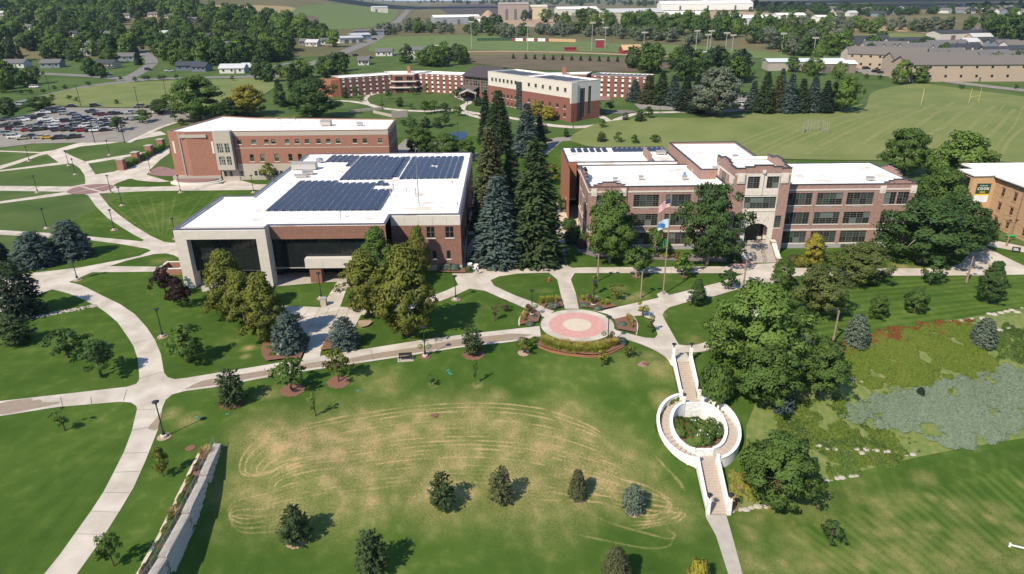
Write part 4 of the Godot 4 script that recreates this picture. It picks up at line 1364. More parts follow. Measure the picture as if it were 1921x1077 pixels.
func make_brick_hall():
	var o := thing("academic_hall", Vector3.ZERO, "long red brick hall with grey window bay and white roof", "building")
	var y := 14.4
	var zf := -204.5
	var out := [-83.0, zf, -36.6, zf, -37.2, -224.0, -60.0, -227.0, -85.0, -230.0, -98.0, -234.5, -103.2, -206.0, -97.0, -204.2, -88.6, -204.6]
	walls(o, out, 0, y + 0.1, M.brick_red, [0, 1, 8])
	flat_roof(o, out, y, 0.25, M.brick_red, M.trim2)
	var t := turned(Vector3(-83.0, 0, zf), Vector3.RIGHT)
	var up := []
	for px in [452.3, 479.3, 503.4, 516.2, 542.5, 560.6, 579.3, 601.0, 619.3, 637.9, 669.3, 688.0, 716.6]:
		var x: float = 0.99 * (-74.05 + (px - 503.0) * 0.1616) + 83.0
		up.append([x - 0.65, 10.9, x + 0.65, 12.2])
	var mid := []
	for px in [474.5, 494.0, 521.0, 546.8, 564.8, 583.0, 605.0, 624.0, 643.0, 660.0, 678.0, 700.0, 715.0]:
		var x: float = 0.99 * (-76.0 + (px - 494.0) * 0.163) + 83.0
		mid.append([x - 0.6, 5.65, x + 0.6, 7.8])
	facade(o, t, 46.4, 4.95, 13.3, M.brick_red, up + mid)
	var low := []
	for px in [455.0, 482.0, 490.0, 498.0, 520.0, 530.0, 560.0]:
		var x: float = 0.99 * (-79.0 + (px - 480.0) * 0.164) + 83.0
		low.append([x - 0.45, 1.2, x + 0.45, 2.7])
	facade(o, t, 46.4, 0, 4.15, M.trim2, low)
	for q in up + mid + low:
		window(o, t, q, 1, 2, 1, 1, M.frame_green, [M.glass, M.glass, M.blind2, M.blind], M.trim)
	var mb := MB.new()
	mb.box(Vector3(0, 4.15, -0.3), Vector3(46.4, 4.95, 0.02), t)
	mb.box(Vector3(0, 13.3, -0.3), Vector3(46.4, y + 0.1, 0.03), t)
	mb.box(Vector3(0, 9.6, 0.0), Vector3(46.4, 9.85, 0.06), t)
	build(mb, "stone_band", M.trim2, o)
	# right end wall
	var te := turned(Vector3(-36.6, 0, zf), Vector3(-0.03, 0, -1).normalized())
	var side := []
	for i in 3:
		side.append([3.0 + i * 5.5, 10.9, 4.2 + i * 5.5, 12.2])
		side.append([3.0 + i * 5.5, 5.65, 4.2 + i * 5.5, 7.8])
	facade(o, te, 19.5, 0, 13.3, M.brick_red, side)
	for q in side:
		window(o, te, q, 1, 2, 1, 1, M.frame_green, [M.glass, M.blind2], M.trim)
	mb = MB.new()
	mb.box(Vector3(0, 13.3, -0.3), Vector3(19.5, y + 0.1, 0.03), te)
	mb.box(Vector3(0, 9.6, 0.0), Vector3(19.5, 9.85, 0.06), te)
	build(mb, "stone_band", M.trim2, o)
	# grey bay hung out over the walk
	mb = MB.new()
	var tb := turned(Vector3(-88.4, 0, -202.6), Vector3.RIGHT)
	var holes := []
	for row in [[8.7, 11.5], [5.0, 7.6]]:
		holes.append([0.8, row[0], 2.6, row[1]])
		holes.append([3.1, row[0], 4.5, row[1]])
	facade(o, tb, 5.2, 3.6, y + 0.5, M.trim2, holes, 0.28, "bay_wall")
	for q in holes:
		window(o, tb, q, 3 if q[0] < 1 else 2, 3, 1, 1, M.frame_pale, [M.blind, M.blind2, M.glass2])
	mb.box(Vector3(0, 3.5, -2.2), Vector3(5.2, 3.6, 0), tb)
	mb.box(Vector3(0, y + 0.5, -2.2), Vector3(5.2, y + 0.6, 0), tb)
	mb.box(Vector3(0, 3.6, -2.2), Vector3(0.02, y + 0.5, -0.01), tb)
	mb.box(Vector3(5.18, 3.6, -2.2), Vector3(5.2, y + 0.5, -0.01), tb)
	build(mb, "bay_casing", M.grey, o)
	mb = MB.new()
	mb.box(Vector3(-88.2, 0, -204.9), Vector3(-83.0, 3.5, -204.3))
	mb.box(Vector3(-103.3, 0, -206.0), Vector3(-88.6, 1.4, -204.0))
	build(mb, "plinth", M.trim2, o)
	for x in [-87.2, -85.4]:
		mb = MB.new()
		mb.box(Vector3(x - 0.4, 1.2, -204.29), Vector3(x + 0.4, 2.7, -204.25))
		build(mb, "low_window", M.glass, o)
	# blank auditorium wall: stone panel, slit lights, down pipe
	mb = MB.new()
	mb.box(Vector3(-98.9, 13.0, -205.0), Vector3(-91.0, 13.9, -204.05))
	build(mb, "stone_panel", M.trim2, o)
	mb = MB.new()
	mb.box(Vector3(-99.6, 0.2, -205.0), Vector3(-99.2, 14.3, -204.55))
	build(mb, "down_pipe", M.grey, o)
	for q in [[-101.8, -205.6], [-89.6, -204.4]]:
		mb = MB.new()
		mb.box(Vector3(q[0] - 0.3, 8.2, q[1] - 0.3), Vector3(q[0] + 0.3, 11.8, q[1] + 0.08))
		build(mb, "slit_light", M.trim, o)
	# curved steps of the entrance terrace
	var stp := thing("curved_steps", Vector3(-95.0, 0, -202.5), "half-round stone steps below the blank brick wall", "steps")
	for i in 3:
		mb = MB.new()
		var pp := PackedVector2Array()
		for k in 25:
			var a := PI * k / 24
			pp.append(Vector2(cos(a) * (8.2 - i * 0.9), sin(a) * (5.2 - i * 0.7)))
		mb.prism(pp, 0 if i == 0 else 0.35 * i, 0.35 * (i + 1))
		build(mb, "step", M.trim if i < 2 else M.maroon_pave, stp)
	roof_unit(flat(612, 236, y), Vector3(3.2, 1.6, 2.4), "boxy vent unit with shadow on the brick hall's roof")
	roof_unit(flat(675, 236, y), Vector3(1.6, 0.9, 1.4), "small vent box near the brick hall's roof corner")
	roof_vent(flat(563, 233, y), 0.9, "round pale vent on the brick hall's white roof")
	for q in [[520, 224], [526, 226], [553, 224]]:
		roof_vent(flat(q[0], q[1], y), 0.6, "low pale vent near the brick hall's back parapet")
	# brick gateposts with the hedge between
	for q in [[230, 318], [257, 304], [282, 291], [304, 279]]:
		var b := at(q[0], q[1])
		var gp := thing("gatepost", b, "square brick gatepost along the clipped hedge", "pillar", "brick gateposts along the hedge")
		mb = MB.new()
		mb.box(Vector3(-1.0, 0, -1.0), Vector3(1.0, 3.2, 1.0))
		build(mb, "shaft", M.brick_red, gp)
		mb = MB.new()
		mb.box(Vector3(-1.15, 3.2, -1.15), Vector3(1.15, 3.45, 1.15))
		build(mb, "cap", M.trim2, gp)

func make_school():
	var o := thing("school_hall", Vector3.ZERO, "three-storey brick school with pale stone entrance tower and white roofs", "school")
	var y := 13.3
	var zf := -138.0
	var xl := 16.3
	var xr := 84.8
	var wings := [[xl, 45.3], [56.8, xr]]
	var gl := [M.glass, M.glass, M.glass, M.glass2, M.glass2, M.blind2, M.blind]
	for wi in 2:
		var x0: float = wings[wi][0]
		var x1: float = wings[wi][1]
		var t := turned(Vector3(x0, 0, zf), Vector3.RIGHT)
		var bays := [[25.75, 31.1], [32.5, 37.8], [39.2, 44.4]] if wi == 0 else [[57.9, 63.3], [64.3, 69.7], [70.6, 76.2]]
		var rects := []
		for b in bays:
			for r in [[1.15, 3.75], [5.4, 8.0], [9.58, 12.2]]:
				rects.append([b[0] - x0, r[0], b[1] - x0, r[1], 4])
		var pair := [[18.0, 20.2], [20.6, 22.8]] if wi == 0 else [[78.5, 80.9], [81.2, 83.6]]
		for b in pair:
			for r in [[1.15, 3.75], [5.4, 8.0], [9.58, 12.2]]:
				rects.append([b[0] - x0, r[0], b[1] - x0, r[1], 2])
		facade(o, t, x1 - x0, 0.95, 14.0, M.brick_school, rects)
		for q in rects:
			window(o, t, q, q[4], 2, 2, 3 if q[4] == 4 else 2, M.frame, gl, M.trim)
		var mb := MB.new()
		mb.box(Vector3(0, 12.72, -0.1), Vector3(x1 - x0, 13.02, 0.12), t)
		mb.box(Vector3(0, 3.95, -0.1), Vector3(x1 - x0, 4.3, 0.1), t)
		build(mb, "stone_band", M.trim, o)
		mb = MB.new()
		mb.box(Vector3(0, 0, -0.3), Vector3(x1 - x0, 0.95, 0.14), t)
		build(mb, "plinth", M.grey, o)
		# stone blocks and stepped parapet of the end pavilion, brick piers
		var e0 := 0.0 if wi == 0 else 77.0 - x0
		for x in ([e0 + 0.5, e0 + 6.6] if wi == 0 else [e0 + 0.2, e0 + 6.6]):
			mb = MB.new()
			mb.box(Vector3(x, 12.0, 0.0), Vector3(x + 1.2, 13.6, 0.2), t)
			mb.box(Vector3(x + 0.2, 12.4, 0.2), Vector3(x + 1.0, 13.2, 0.26), t)
			build(mb, "stone_block", M.trim, o)
			mb = MB.new()
			mb.box(Vector3(x + 0.1, 0.95, 0.0), Vector3(x + 1.1, 12.0, 0.09), t)
			build(mb, "brick_pier", M.brick_school, o)
		mb = MB.new()
		for k in 3:
			mb.box(Vector3(e0 + 1.0 + k * 0.9, 14.0 + k * 0.3, -0.34), Vector3(e0 + 7.4 - k * 0.9, 14.3 + k * 0.3, 0.001), t)
		build(mb, "stepped_parapet", M.brick_school, o)
		mb = MB.new()
		mb.box(Vector3(e0 + 0.8, 14.3, -0.4), Vector3(e0 + 1.9, 14.42, 0.06), t)
		mb.box(Vector3(e0 + 1.7, 14.6, -0.4), Vector3(e0 + 2.8, 14.72, 0.06), t)
		mb.box(Vector3(e0 + 2.6, 14.9, -0.4), Vector3(e0 + 5.8, 15.02, 0.06), t)
		mb.box(Vector3(e0 + 5.6, 14.6, -0.4), Vector3(e0 + 6.7, 14.72, 0.06), t)
		mb.box(Vector3(e0 + 6.5, 14.3, -0.4), Vector3(e0 + 7.6, 14.42, 0.06), t)
		build(mb, "parapet_coping", M.cap, o)
		for b in bays:
			mb = MB.new()
			mb.box(Vector3(b[0] - x0 + 1.6, 9.0, 0.0), Vector3(b[0] - x0 + 3.4, 9.2, 0.04), t)
			build(mb, "wall_grille", M.grey, o)
		for x in ([8.3, 15.2, 21.9] if wi == 0 else [6.9, 13.4, 19.8]):
			mb = MB.new()
			mb.box(Vector3(x - 0.35, 0.95, 0.0), Vector3(x + 0.35, 12.7, 0.07), t)
			build(mb, "brick_pier", M.brick_school, o)
		if wi == 0:
			mb = MB.new()
			mb.tube(t * Vector3(7.95, 0.2, 0.2), t * Vector3(7.95, 14, 0.2), 0.09, 0.09, 6)
			build(mb, "down_pipe", M.brick_lib, o)
		# back and side
		var zb := -158.0
		var pl := [x0, zf, x1, zf, x1, zb, x0, zb]
		walls(o, pl, 0, 14.0, M.brick_school, [0] + ([3] if wi == 0 else [1]))
		var ts := turned(Vector3(x0, 0, zb), Vector3(0, 0, 1)) if wi == 0 else turned(Vector3(x1, 0, zf), Vector3(0, 0, -1))
		var sr := []
		for k in 3:
			for r in [[1.15, 3.75], [5.4, 8.0], [9.58, 12.2]]:
				sr.append([2.4 + k * 6.0, r[0], 5.4 + k * 6.0, r[1]])
		facade(o, ts, 20.0, 0, 14.0, M.brick_school, sr)
		for q in sr:
			window(o, ts, q, 2, 2, 2, 2, M.frame, gl, M.trim)
		mb = MB.new()
		mb.box(Vector3(0, 12.72, -0.1), Vector3(20, 13.02, 0.12), ts)
		mb.box(Vector3(0, 3.95, -0.1), Vector3(20, 4.3, 0.1), ts)
		build(mb, "stone_band", M.trim, o)
		flat_roof(o, pl, y, 0.62, M.cap, M.roof)
		# small stepped gable of the side wall
		mb = MB.new()
		for k in 3:
			mb.box(Vector3(6.0 + k * 1.2, 14.05 + k * 0.45, -0.5), Vector3(14.0 - k * 1.2, 14.5 + k * 0.45, -0.02), ts)
		build(mb, "stepped_parapet", M.brick_school, o)
		mb = MB.new()
		for k in 3:
			mb.box(Vector3(5.9 + k * 1.2, 14.5 + k * 0.45, -0.56), Vector3(7.2 + k * 1.2, 14.6 + k * 0.45, 0.04), ts)
			mb.box(Vector3(12.8 - k * 1.2, 14.5 + k * 0.45, -0.56), Vector3(14.1 - k * 1.2, 14.6 + k * 0.45, 0.04), ts)
		mb.box(Vector3(8.3, 15.4, -0.56), Vector3(11.7, 15.5, 0.04), ts)
		build(mb, "parapet_coping", M.cap, o)
	# entrance tower
	var tt := turned(Vector3(45.3, 0, -134.5), Vector3.RIGHT)
	var tw := 11.4
	var tr := [[2.7, 14.2, 5.2, 16.7, 2], [6.6, 14.2, 9.1, 16.7, 2], [2.5, 9.96, 9.05, 12.47, 5], [0.75, 5.8, 2.05, 8.4, 1], [9.35, 5.8, 10.65, 8.4, 1]]
	var door := [3.4, 2.4, 8.2, 5.6]
	# brick sides of the tower front, stone centre with arch
	facade(o, turned(Vector3(45.3, 0, -134.5), Vector3.RIGHT), 2.4, 0, 17.3, M.brick_school, [tr[3]])
	facade(o, turned(Vector3(45.3 + 9.2, 0, -134.5), Vector3.RIGHT), 2.2, 0, 17.3, M.brick_school, [[0.15, 5.8, 1.45, 8.4]])
	var tc := turned(Vector3(45.3 + 2.4, 0, -134.44), Vector3.RIGHT)
	var mb2 := MB.new()
	var face := PackedVector2Array([Vector2(0, 0.0), Vector2(1.0, 0.0), Vector2(1.0, 5.3)])
	for k in 13:
		var a := PI - PI * k / 12
		face.append(Vector2(3.4 + cos(a) * 2.4, 5.3 + sin(a) * 1.5))
	face.append_array(PackedVector2Array([Vector2(5.8, 0.0), Vector2(6.8, 0.0), Vector2(6.8, 9.9), Vector2(0, 9.9)]))
	mb2.extrude(face, -0.5, 0.0, tc)
	build(mb2, "stone_arch", M.trim, o)
	facade(o, tc, 6.8, 9.9, 17.0, M.trim, [[0.1, 9.96, 6.65, 12.47], [0.3, 14.2, 2.8, 16.7], [4.2, 14.2, 6.7, 16.7]])
	for k in 4:
		mb2 = MB.new()
		mb2.box(Vector3(0.35 + k * 1.6, 12.8, 0), Vector3(1.7 + k * 1.6, 13.9, 0.07), tc)
		build(mb2, "stone_panel", M.trim, o)
	for k in 3:
		mb2 = MB.new()
		var shield := PackedVector2Array([Vector2(-0.35, 0.9), Vector2(0.35, 0.9), Vector2(0.35, 0.35), Vector2(0, 0), Vector2(-0.35, 0.35)])
		mb2.extrude(shield, 0.0, 0.09, tc * Transform3D(Basis(), Vector3(2.0 + k * 1.4, 7.4, 0)))
		build(mb2, "shield_relief", M.trim, o)
	mb2 = MB.new()
	for k in 8:
		mb2.box(Vector3(0.2 + k * 0.88, 7.1, 0), Vector3(0.28 + k * 0.88, 9.4, 0.06), tc)
	mb2.box(Vector3(0.1, 9.4, 0), Vector3(6.7, 9.6, 0.1), tc)
	build(mb2, "stone_moulding", M.trim, o)
	for q in tr:
		window(o, tt, [q[0], q[1], q[2], q[3]], q[4], 2, 2, 3, M.frame, gl, M.trim if q[1] < 9 else null)
	# recess, doors and glazing
	mb2 = MB.new()
	mb2.box(Vector3(2.4, 2.4, -2.6), Vector3(9.2, 7.0, -2.5), tt)
	mb2.box(Vector3(2.4, 2.4, -2.5), Vector3(2.6, 7.0, -0.55), tt)
	mb2.box(Vector3(9.0, 2.4, -2.5), Vector3(9.2, 7.0, -0.55), tt)
	mb2.box(Vector3(2.4, 7.0, -2.6), Vector3(9.2, 7.1, -0.55), tt)
	build(mb2, "porch", M.trim, o)
	mb2 = MB.new()
	for x in [3.5, 4.75, 5.8, 6.85, 8.1]:
		mb2.box(Vector3(x - 0.06, 2.4, -2.48), Vector3(x + 0.06, 6.6, -2.34), tt)
	mb2.box(Vector3(3.5, 4.7, -2.47), Vector3(8.1, 4.82, -2.35), tt)
	mb2.box(Vector3(3.5, 6.5, -2.47), Vector3(8.1, 6.6, -2.35), tt)
	var df := build(mb2, "door_frame", M.black, o)
	for k in 4:
		mb2 = MB.new()
		var xx: float = [3.5, 4.75, 5.8, 6.85, 8.1][k]
		var xe: float = [3.5, 4.75, 5.8, 6.85, 8.1][k + 1]
		mb2.box(Vector3(xx + 0.06, 2.4 if k in [1, 2] else 3.2, -2.46), Vector3(xe - 0.06, 4.7, -2.4), tt)
		build(mb2, "door" if k in [1, 2] else "side_light", M.black if k in [1, 2] else M.glass, df)
		mb2 = MB.new()
		mb2.box(Vector3(xx + 0.06, 4.82, -2.46), Vector3(xe - 0.06, 6.5, -2.4), tt)
		build(mb2, "fanlight", M.glass2, df)
	# tower sides, top, stone corner blocks
	walls(o, [45.3, -134.5, 56.7, -134.5, 56.7, -147.5, 45.3, -147.5], 0, 17.3, M.brick_school, [0])
	mb2 = MB.new()
	mb2.box(Vector3(0, 17.0, -0.3), Vector3(2.4, 17.3, 0.03), tt)
	mb2.box(Vector3(2.4, 17.0, -0.3), Vector3(9.2, 17.3, 0.05), tt)
	mb2.box(Vector3(9.2, 17.0, -0.3), Vector3(11.4, 17.3, 0.03), tt)
	mb2.box(Vector3(-0.06, 16.2, -12.9), Vector3(0.0, 16.6, -0.0), tt)
	mb2.box(Vector3(-0.06, 14.4, -3.2), Vector3(0.0, 16.2, -0.6), tt)
	mb2.box(Vector3(-0.06, 14.4, -12.6), Vector3(0.0, 16.2, -10.4), tt)
	build(mb2, "stone_band", M.trim, o)
	for x in [0.55, 9.4]:
		mb2 = MB.new()
		mb2.box(Vector3(x, 15.3, 0.0), Vector3(x + 1.5, 17.4, 0.22), tt)
		mb2.box(Vector3(x + 0.25, 15.6, 0.22), Vector3(x + 1.25, 17.0, 0.3), tt)
		build(mb2, "stone_block", M.trim, o)
	mb2 = MB.new()
	mb2.box(Vector3(0, 17.3, -0.4), Vector3(11.4, 18.3, 0.0), tt)
	mb2.box(Vector3(0, 17.3, -13.0), Vector3(0.4, 18.3, -0.4), tt)
	mb2.box(Vector3(11.0, 17.3, -13.0), Vector3(11.4, 18.3, -0.4), tt)
	mb2.box(Vector3(2.0, 18.3, -0.4), Vector3(9.4, 18.6, 0.0), tt)
	mb2.box(Vector3(3.8, 18.6, -0.4), Vector3(7.6, 18.9, 0.0), tt)
	for x in [0.0, 11.0]:
		mb2.box(Vector3(x, 18.3, -9.5), Vector3(x + 0.4, 18.7, -3.5), tt)
		mb2.box(Vector3(x, 18.7, -8.3), Vector3(x + 0.4, 19.0, -4.7), tt)
	build(mb2, "stepped_parapet", M.brick_school, o)
	mb2 = MB.new()
	for q in [[-0.08, 18.3, 2.1], [1.9, 18.6, 3.9], [3.7, 18.9, 7.7], [7.5, 18.6, 9.5], [9.3, 18.3, 11.48]]:
		mb2.box(Vector3(q[0], q[1], -0.46), Vector3(q[2], q[1] + 0.16, 0.08), tt)
	for x in [-0.06, 10.94]:
		for q in [[-3.6, -0.5, 18.3], [-4.8, -3.4, 18.7], [-8.4, -4.6, 19.0], [-9.6, -8.2, 18.7], [-13.0, -9.4, 18.3]]:
			mb2.box(Vector3(x, q[2], q[0]), Vector3(x + 0.52, q[2] + 0.16, q[1]), tt)
	build(mb2, "parapet_coping", M.cap, o)
	mb2 = MB.new()
	mb2.box(Vector3(0.4, 17.1, -13.0), Vector3(11.0, 17.2, -0.4), tt)
	mb2.box(Vector3(0.0, 17.2, -13.3), Vector3(11.4, 17.9, -13.0), tt)
	build(mb2, "tower_roof", M.roof, o)
	var ws := turned(Vector3(45.3, 0, -147.5), Vector3(0, 0, 1))
	window(o, ws, [5.0, 13.8, 7.0, 16.0], 1, 2, 2, 2, M.frame, gl, M.trim, -0.06)
	mb2 = MB.new()
	mb2.tube(tt * Vector3(5.75, 12.9, 0.2), tt * Vector3(5.75, 17.6, 0.2), 0.11, 0.11, 8)
	mb2.box(Vector3(5.45, 17.4, 0.02), Vector3(6.05, 18.0, 0.5), tt)
	build(mb2, "down_pipe", M.trim, o)
	# gym behind and orange annex
	var gym := [41.5, -146.0, 57.6, -146.0, 58.6, -176.5, 41.2, -176.5]
	walls(o, gym, 0, 15.5, M.brick_school)
	flat_roof(o, gym, 15.1, 0.4, M.cap, M.brick_school)
	var annex := [14.0, -158.3, 41.2, -158.3, 41.2, -184.0, 13.8, -184.0]
	walls(o, annex, 0, 12.9, M.brick_orange, [0])
	mb2 = MB.new()
	mb2.box(Vector3(14.0, 3.8, -166.0), Vector3(16.3, 12.9, -165.6))
	build(mb2, "wall", M.brick_orange, o)
	flat_roof(o, [14.0, -166.0, 41.2, -166.0, 41.2, -184.0, 13.8, -184.0], 12.5, 0.4, M.cap, M.roof)
	flat_roof(o, [16.5, -158.3, 41.2, -158.3, 41.2, -165.5, 16.5, -165.5], 11.6, 0.3, M.cap, M.roof)
	mb2 = MB.new()
	mb2.box(Vector3(14.0, 0, -165.9), Vector3(14.4, 3.8, -165.6))
	mb2.box(Vector3(13.9, 3.5, -168.0), Vector3(16.3, 3.8, -165.55))
	build(mb2, "porch_frame", M.trim, o)
	mb2 = MB.new()
	mb2.box(Vector3(34.5, 12.5, -176.0), Vector3(34.9, 14.6, -166.1))
	build(mb2, "fire_wall", M.brick_school, o)
	for i in 6:
		solar_row(16.2 + i * 1.7 + (0 if i < 3 else 0), -179.5, -183.0, 12.5, "short dark solar row on the orange annex roof", "solar rows on the annex roof")
	for i in 10:
		solar_row(27.4 + i * 1.35, -179.5, -183.0, 12.5, "short dark solar row on the orange annex roof", "solar rows on the annex roof")
	for q in [[1154, 341], [1202, 338], [1284, 338]]:
		roof_unit(flat(q[0], q[1], y), Vector3(0.9, 0.9, 0.7), ["small pale vent box by the school's left parapet step", "small pale vent box midway along the school's left front parapet", "small pale vent box beside the blue bin"][[1154, 1202, 1284].find(q[0])])
	roof_unit(flat(1303, 324, y), Vector3(1.2, 1.0, 0.9), "pale vent box on the roof beside the gym wall")
	roof_unit(flat(1342, 329, y), Vector3(1.5, 1.8, 1.2), "upright roof hatch between gym and entrance tower")
	roof_unit(flat(1632, 339, y), Vector3(1.4, 0.8, 1.0), "round pale vent on the school's far wing roof")
	roof_unit(flat(1379, 299, 17.2), Vector3(1.0, 0.9, 0.8), "small vent box on the entrance tower roof")
	roof_unit(flat(1240, 290, 12.5), Vector3(2.2, 0.9, 1.6), "grey vent unit beside stains on the annex roof")
	for q in [[1265, 341, y, 4.5, 0.8], [1195, 344, y, 2.5, 0.6], [1320, 342, y, 2.2, 0.4], [1150, 328, y, 1.2, 0.5], [1600, 300, y, 0, 0], [1530, 338, y, 4, 0.8], [1600, 338, y, 3, 0.4], [1650, 330, y, 1.2, 1.5], [1500, 330, y, 1.5, 2.5], [1370, 305, 17.2, 3, 0.8], [1345, 287, 15.1, 2.5, 0.5], [1300, 298, 15.1, 1.6, 0.6], [1200, 304, 12.5, 9, 1.2], [1245, 297, 12.5, 3, 1.8], [1130, 283, 12.5, 4, 0.4]]:
		if q[3] > 0:
			stain(o, q[0], q[1], q[2], q[3], q[4])
	var bk := thing("blue_bin", flat(1284, 330, y), "small blue bin on the school's white roof", "bin")
	mb2 = MB.new()
	mb2.lathe([[0.25, 0], [0.3, 0.7], [0.33, 0.72], [0.33, 0.8], [0, 0.85]], 10)
	build(mb2, "barrel", plain(0.05, 0.2, 0.6, 0.5), bk)
	# entrance steps
	var st := thing("entrance_steps", Vector3(51.0, 0, -134.0), "broad pale steps with lettering below the school doors", "steps")
	for i in 12:
		mb2 = MB.new()
		mb2.box(Vector3(-3.1, 0, -0.4), Vector3(3.1, 0.2 * (i + 1), 4.7 - i * 0.3))
		build(mb2, "step", M.concrete2, st)
	mb2 = MB.new()
	mb2.box(Vector3(-4.2, 0, -2.6), Vector3(4.2, 2.398, -0.45))
	build(mb2, "landing", M.concrete2, st)
	for sx in [-1, 1]:
		mb2 = MB.new()
		mb2.box(Vector3(sx * 3.1, 0, 0.0), Vector3(sx * 4.0, 3.2, 1.2)) if sx > 0 else mb2.box(Vector3(-4.0, 0, 0.0), Vector3(-3.1, 3.2, 1.2))
		var pr := PackedVector2Array([Vector2(-5.2, 0), Vector2(-5.2, 1.0), Vector2(-4.4, 1.0), Vector2(-1.2, 2.9), Vector2(-1.2, 0)])
		mb2.extrude(pr, sx * 3.1 if sx > 0 else -3.9, 3.9 if sx > 0 else -3.1, Transform3D(Basis(Vector3(0, 0, -1), Vector3.UP, Vector3(1, 0, 0)), Vector3.ZERO))
		build(mb2, "cheek_wall", M.brick_school, st)
		mb2 = MB.new()
		var cx: float = 3.52 * sx
		mb2.box(Vector3(cx - 0.5, 3.2, -0.1), Vector3(cx + 0.5, 3.36, 1.3))
		mb2.box(Vector3(cx - 0.48, 1.0, 4.4), Vector3(cx + 0.48, 1.15, 5.3))
		var sl := PackedVector2Array([Vector2(-4.4, 1.0), Vector2(-4.4, 1.15), Vector2(-1.25, 3.05), Vector2(-1.25, 2.9)])
		mb2.extrude(sl, cx - 0.48, cx + 0.48, Transform3D(Basis(Vector3(0, 0, -1), Vector3.UP, Vector3(1, 0, 0)), Vector3.ZERO))
		build(mb2, "coping", M.trim, st)
	mb2 = MB.new()
	for x in [0.5, 0.95]:
		mb2.tube(Vector3(x, 3.3, 0.6), Vector3(x, 1.0, 4.9), 0.035, 0.035, 5)
		for k in 5:
			mb2.tube(Vector3(x, 2.2 - k * 0.54, 0.9 + k * 0.95), Vector3(x, 3.15 - k * 0.52, 0.9 + k * 0.95), 0.03, 0.03, 5)
	build(mb2, "handrail", M.brick_lib, st)
	text(st, "BHSU", 0.75, Transform3D(Basis(Vector3.RIGHT, -PI / 2), Vector3(-1.3, 2.405, 0.55)), M.cap, 0.9)
func text(parent: Node3D, s: String, size: float, t: Transform3D, mat: Material, wide := 1.0, called := "lettering"):
	var tm := TextMesh.new()
	var f := SystemFont.new()
	f.font_names = PackedStringArray(["Droid Sans"])
	f.font_weight = 700
	tm.font = f
	tm.text = s
	tm.font_size = 32
	tm.pixel_size = size / 23.0
	tm.depth = 0.012
	var o := MeshInstance3D.new()
	o.mesh = tm
	o.name = called
	o.set_surface_override_material(0, mat)
	o.transform = t.scaled_local(Vector3(wide, 1, 1))
	parent.add_child(o, true)
	return o

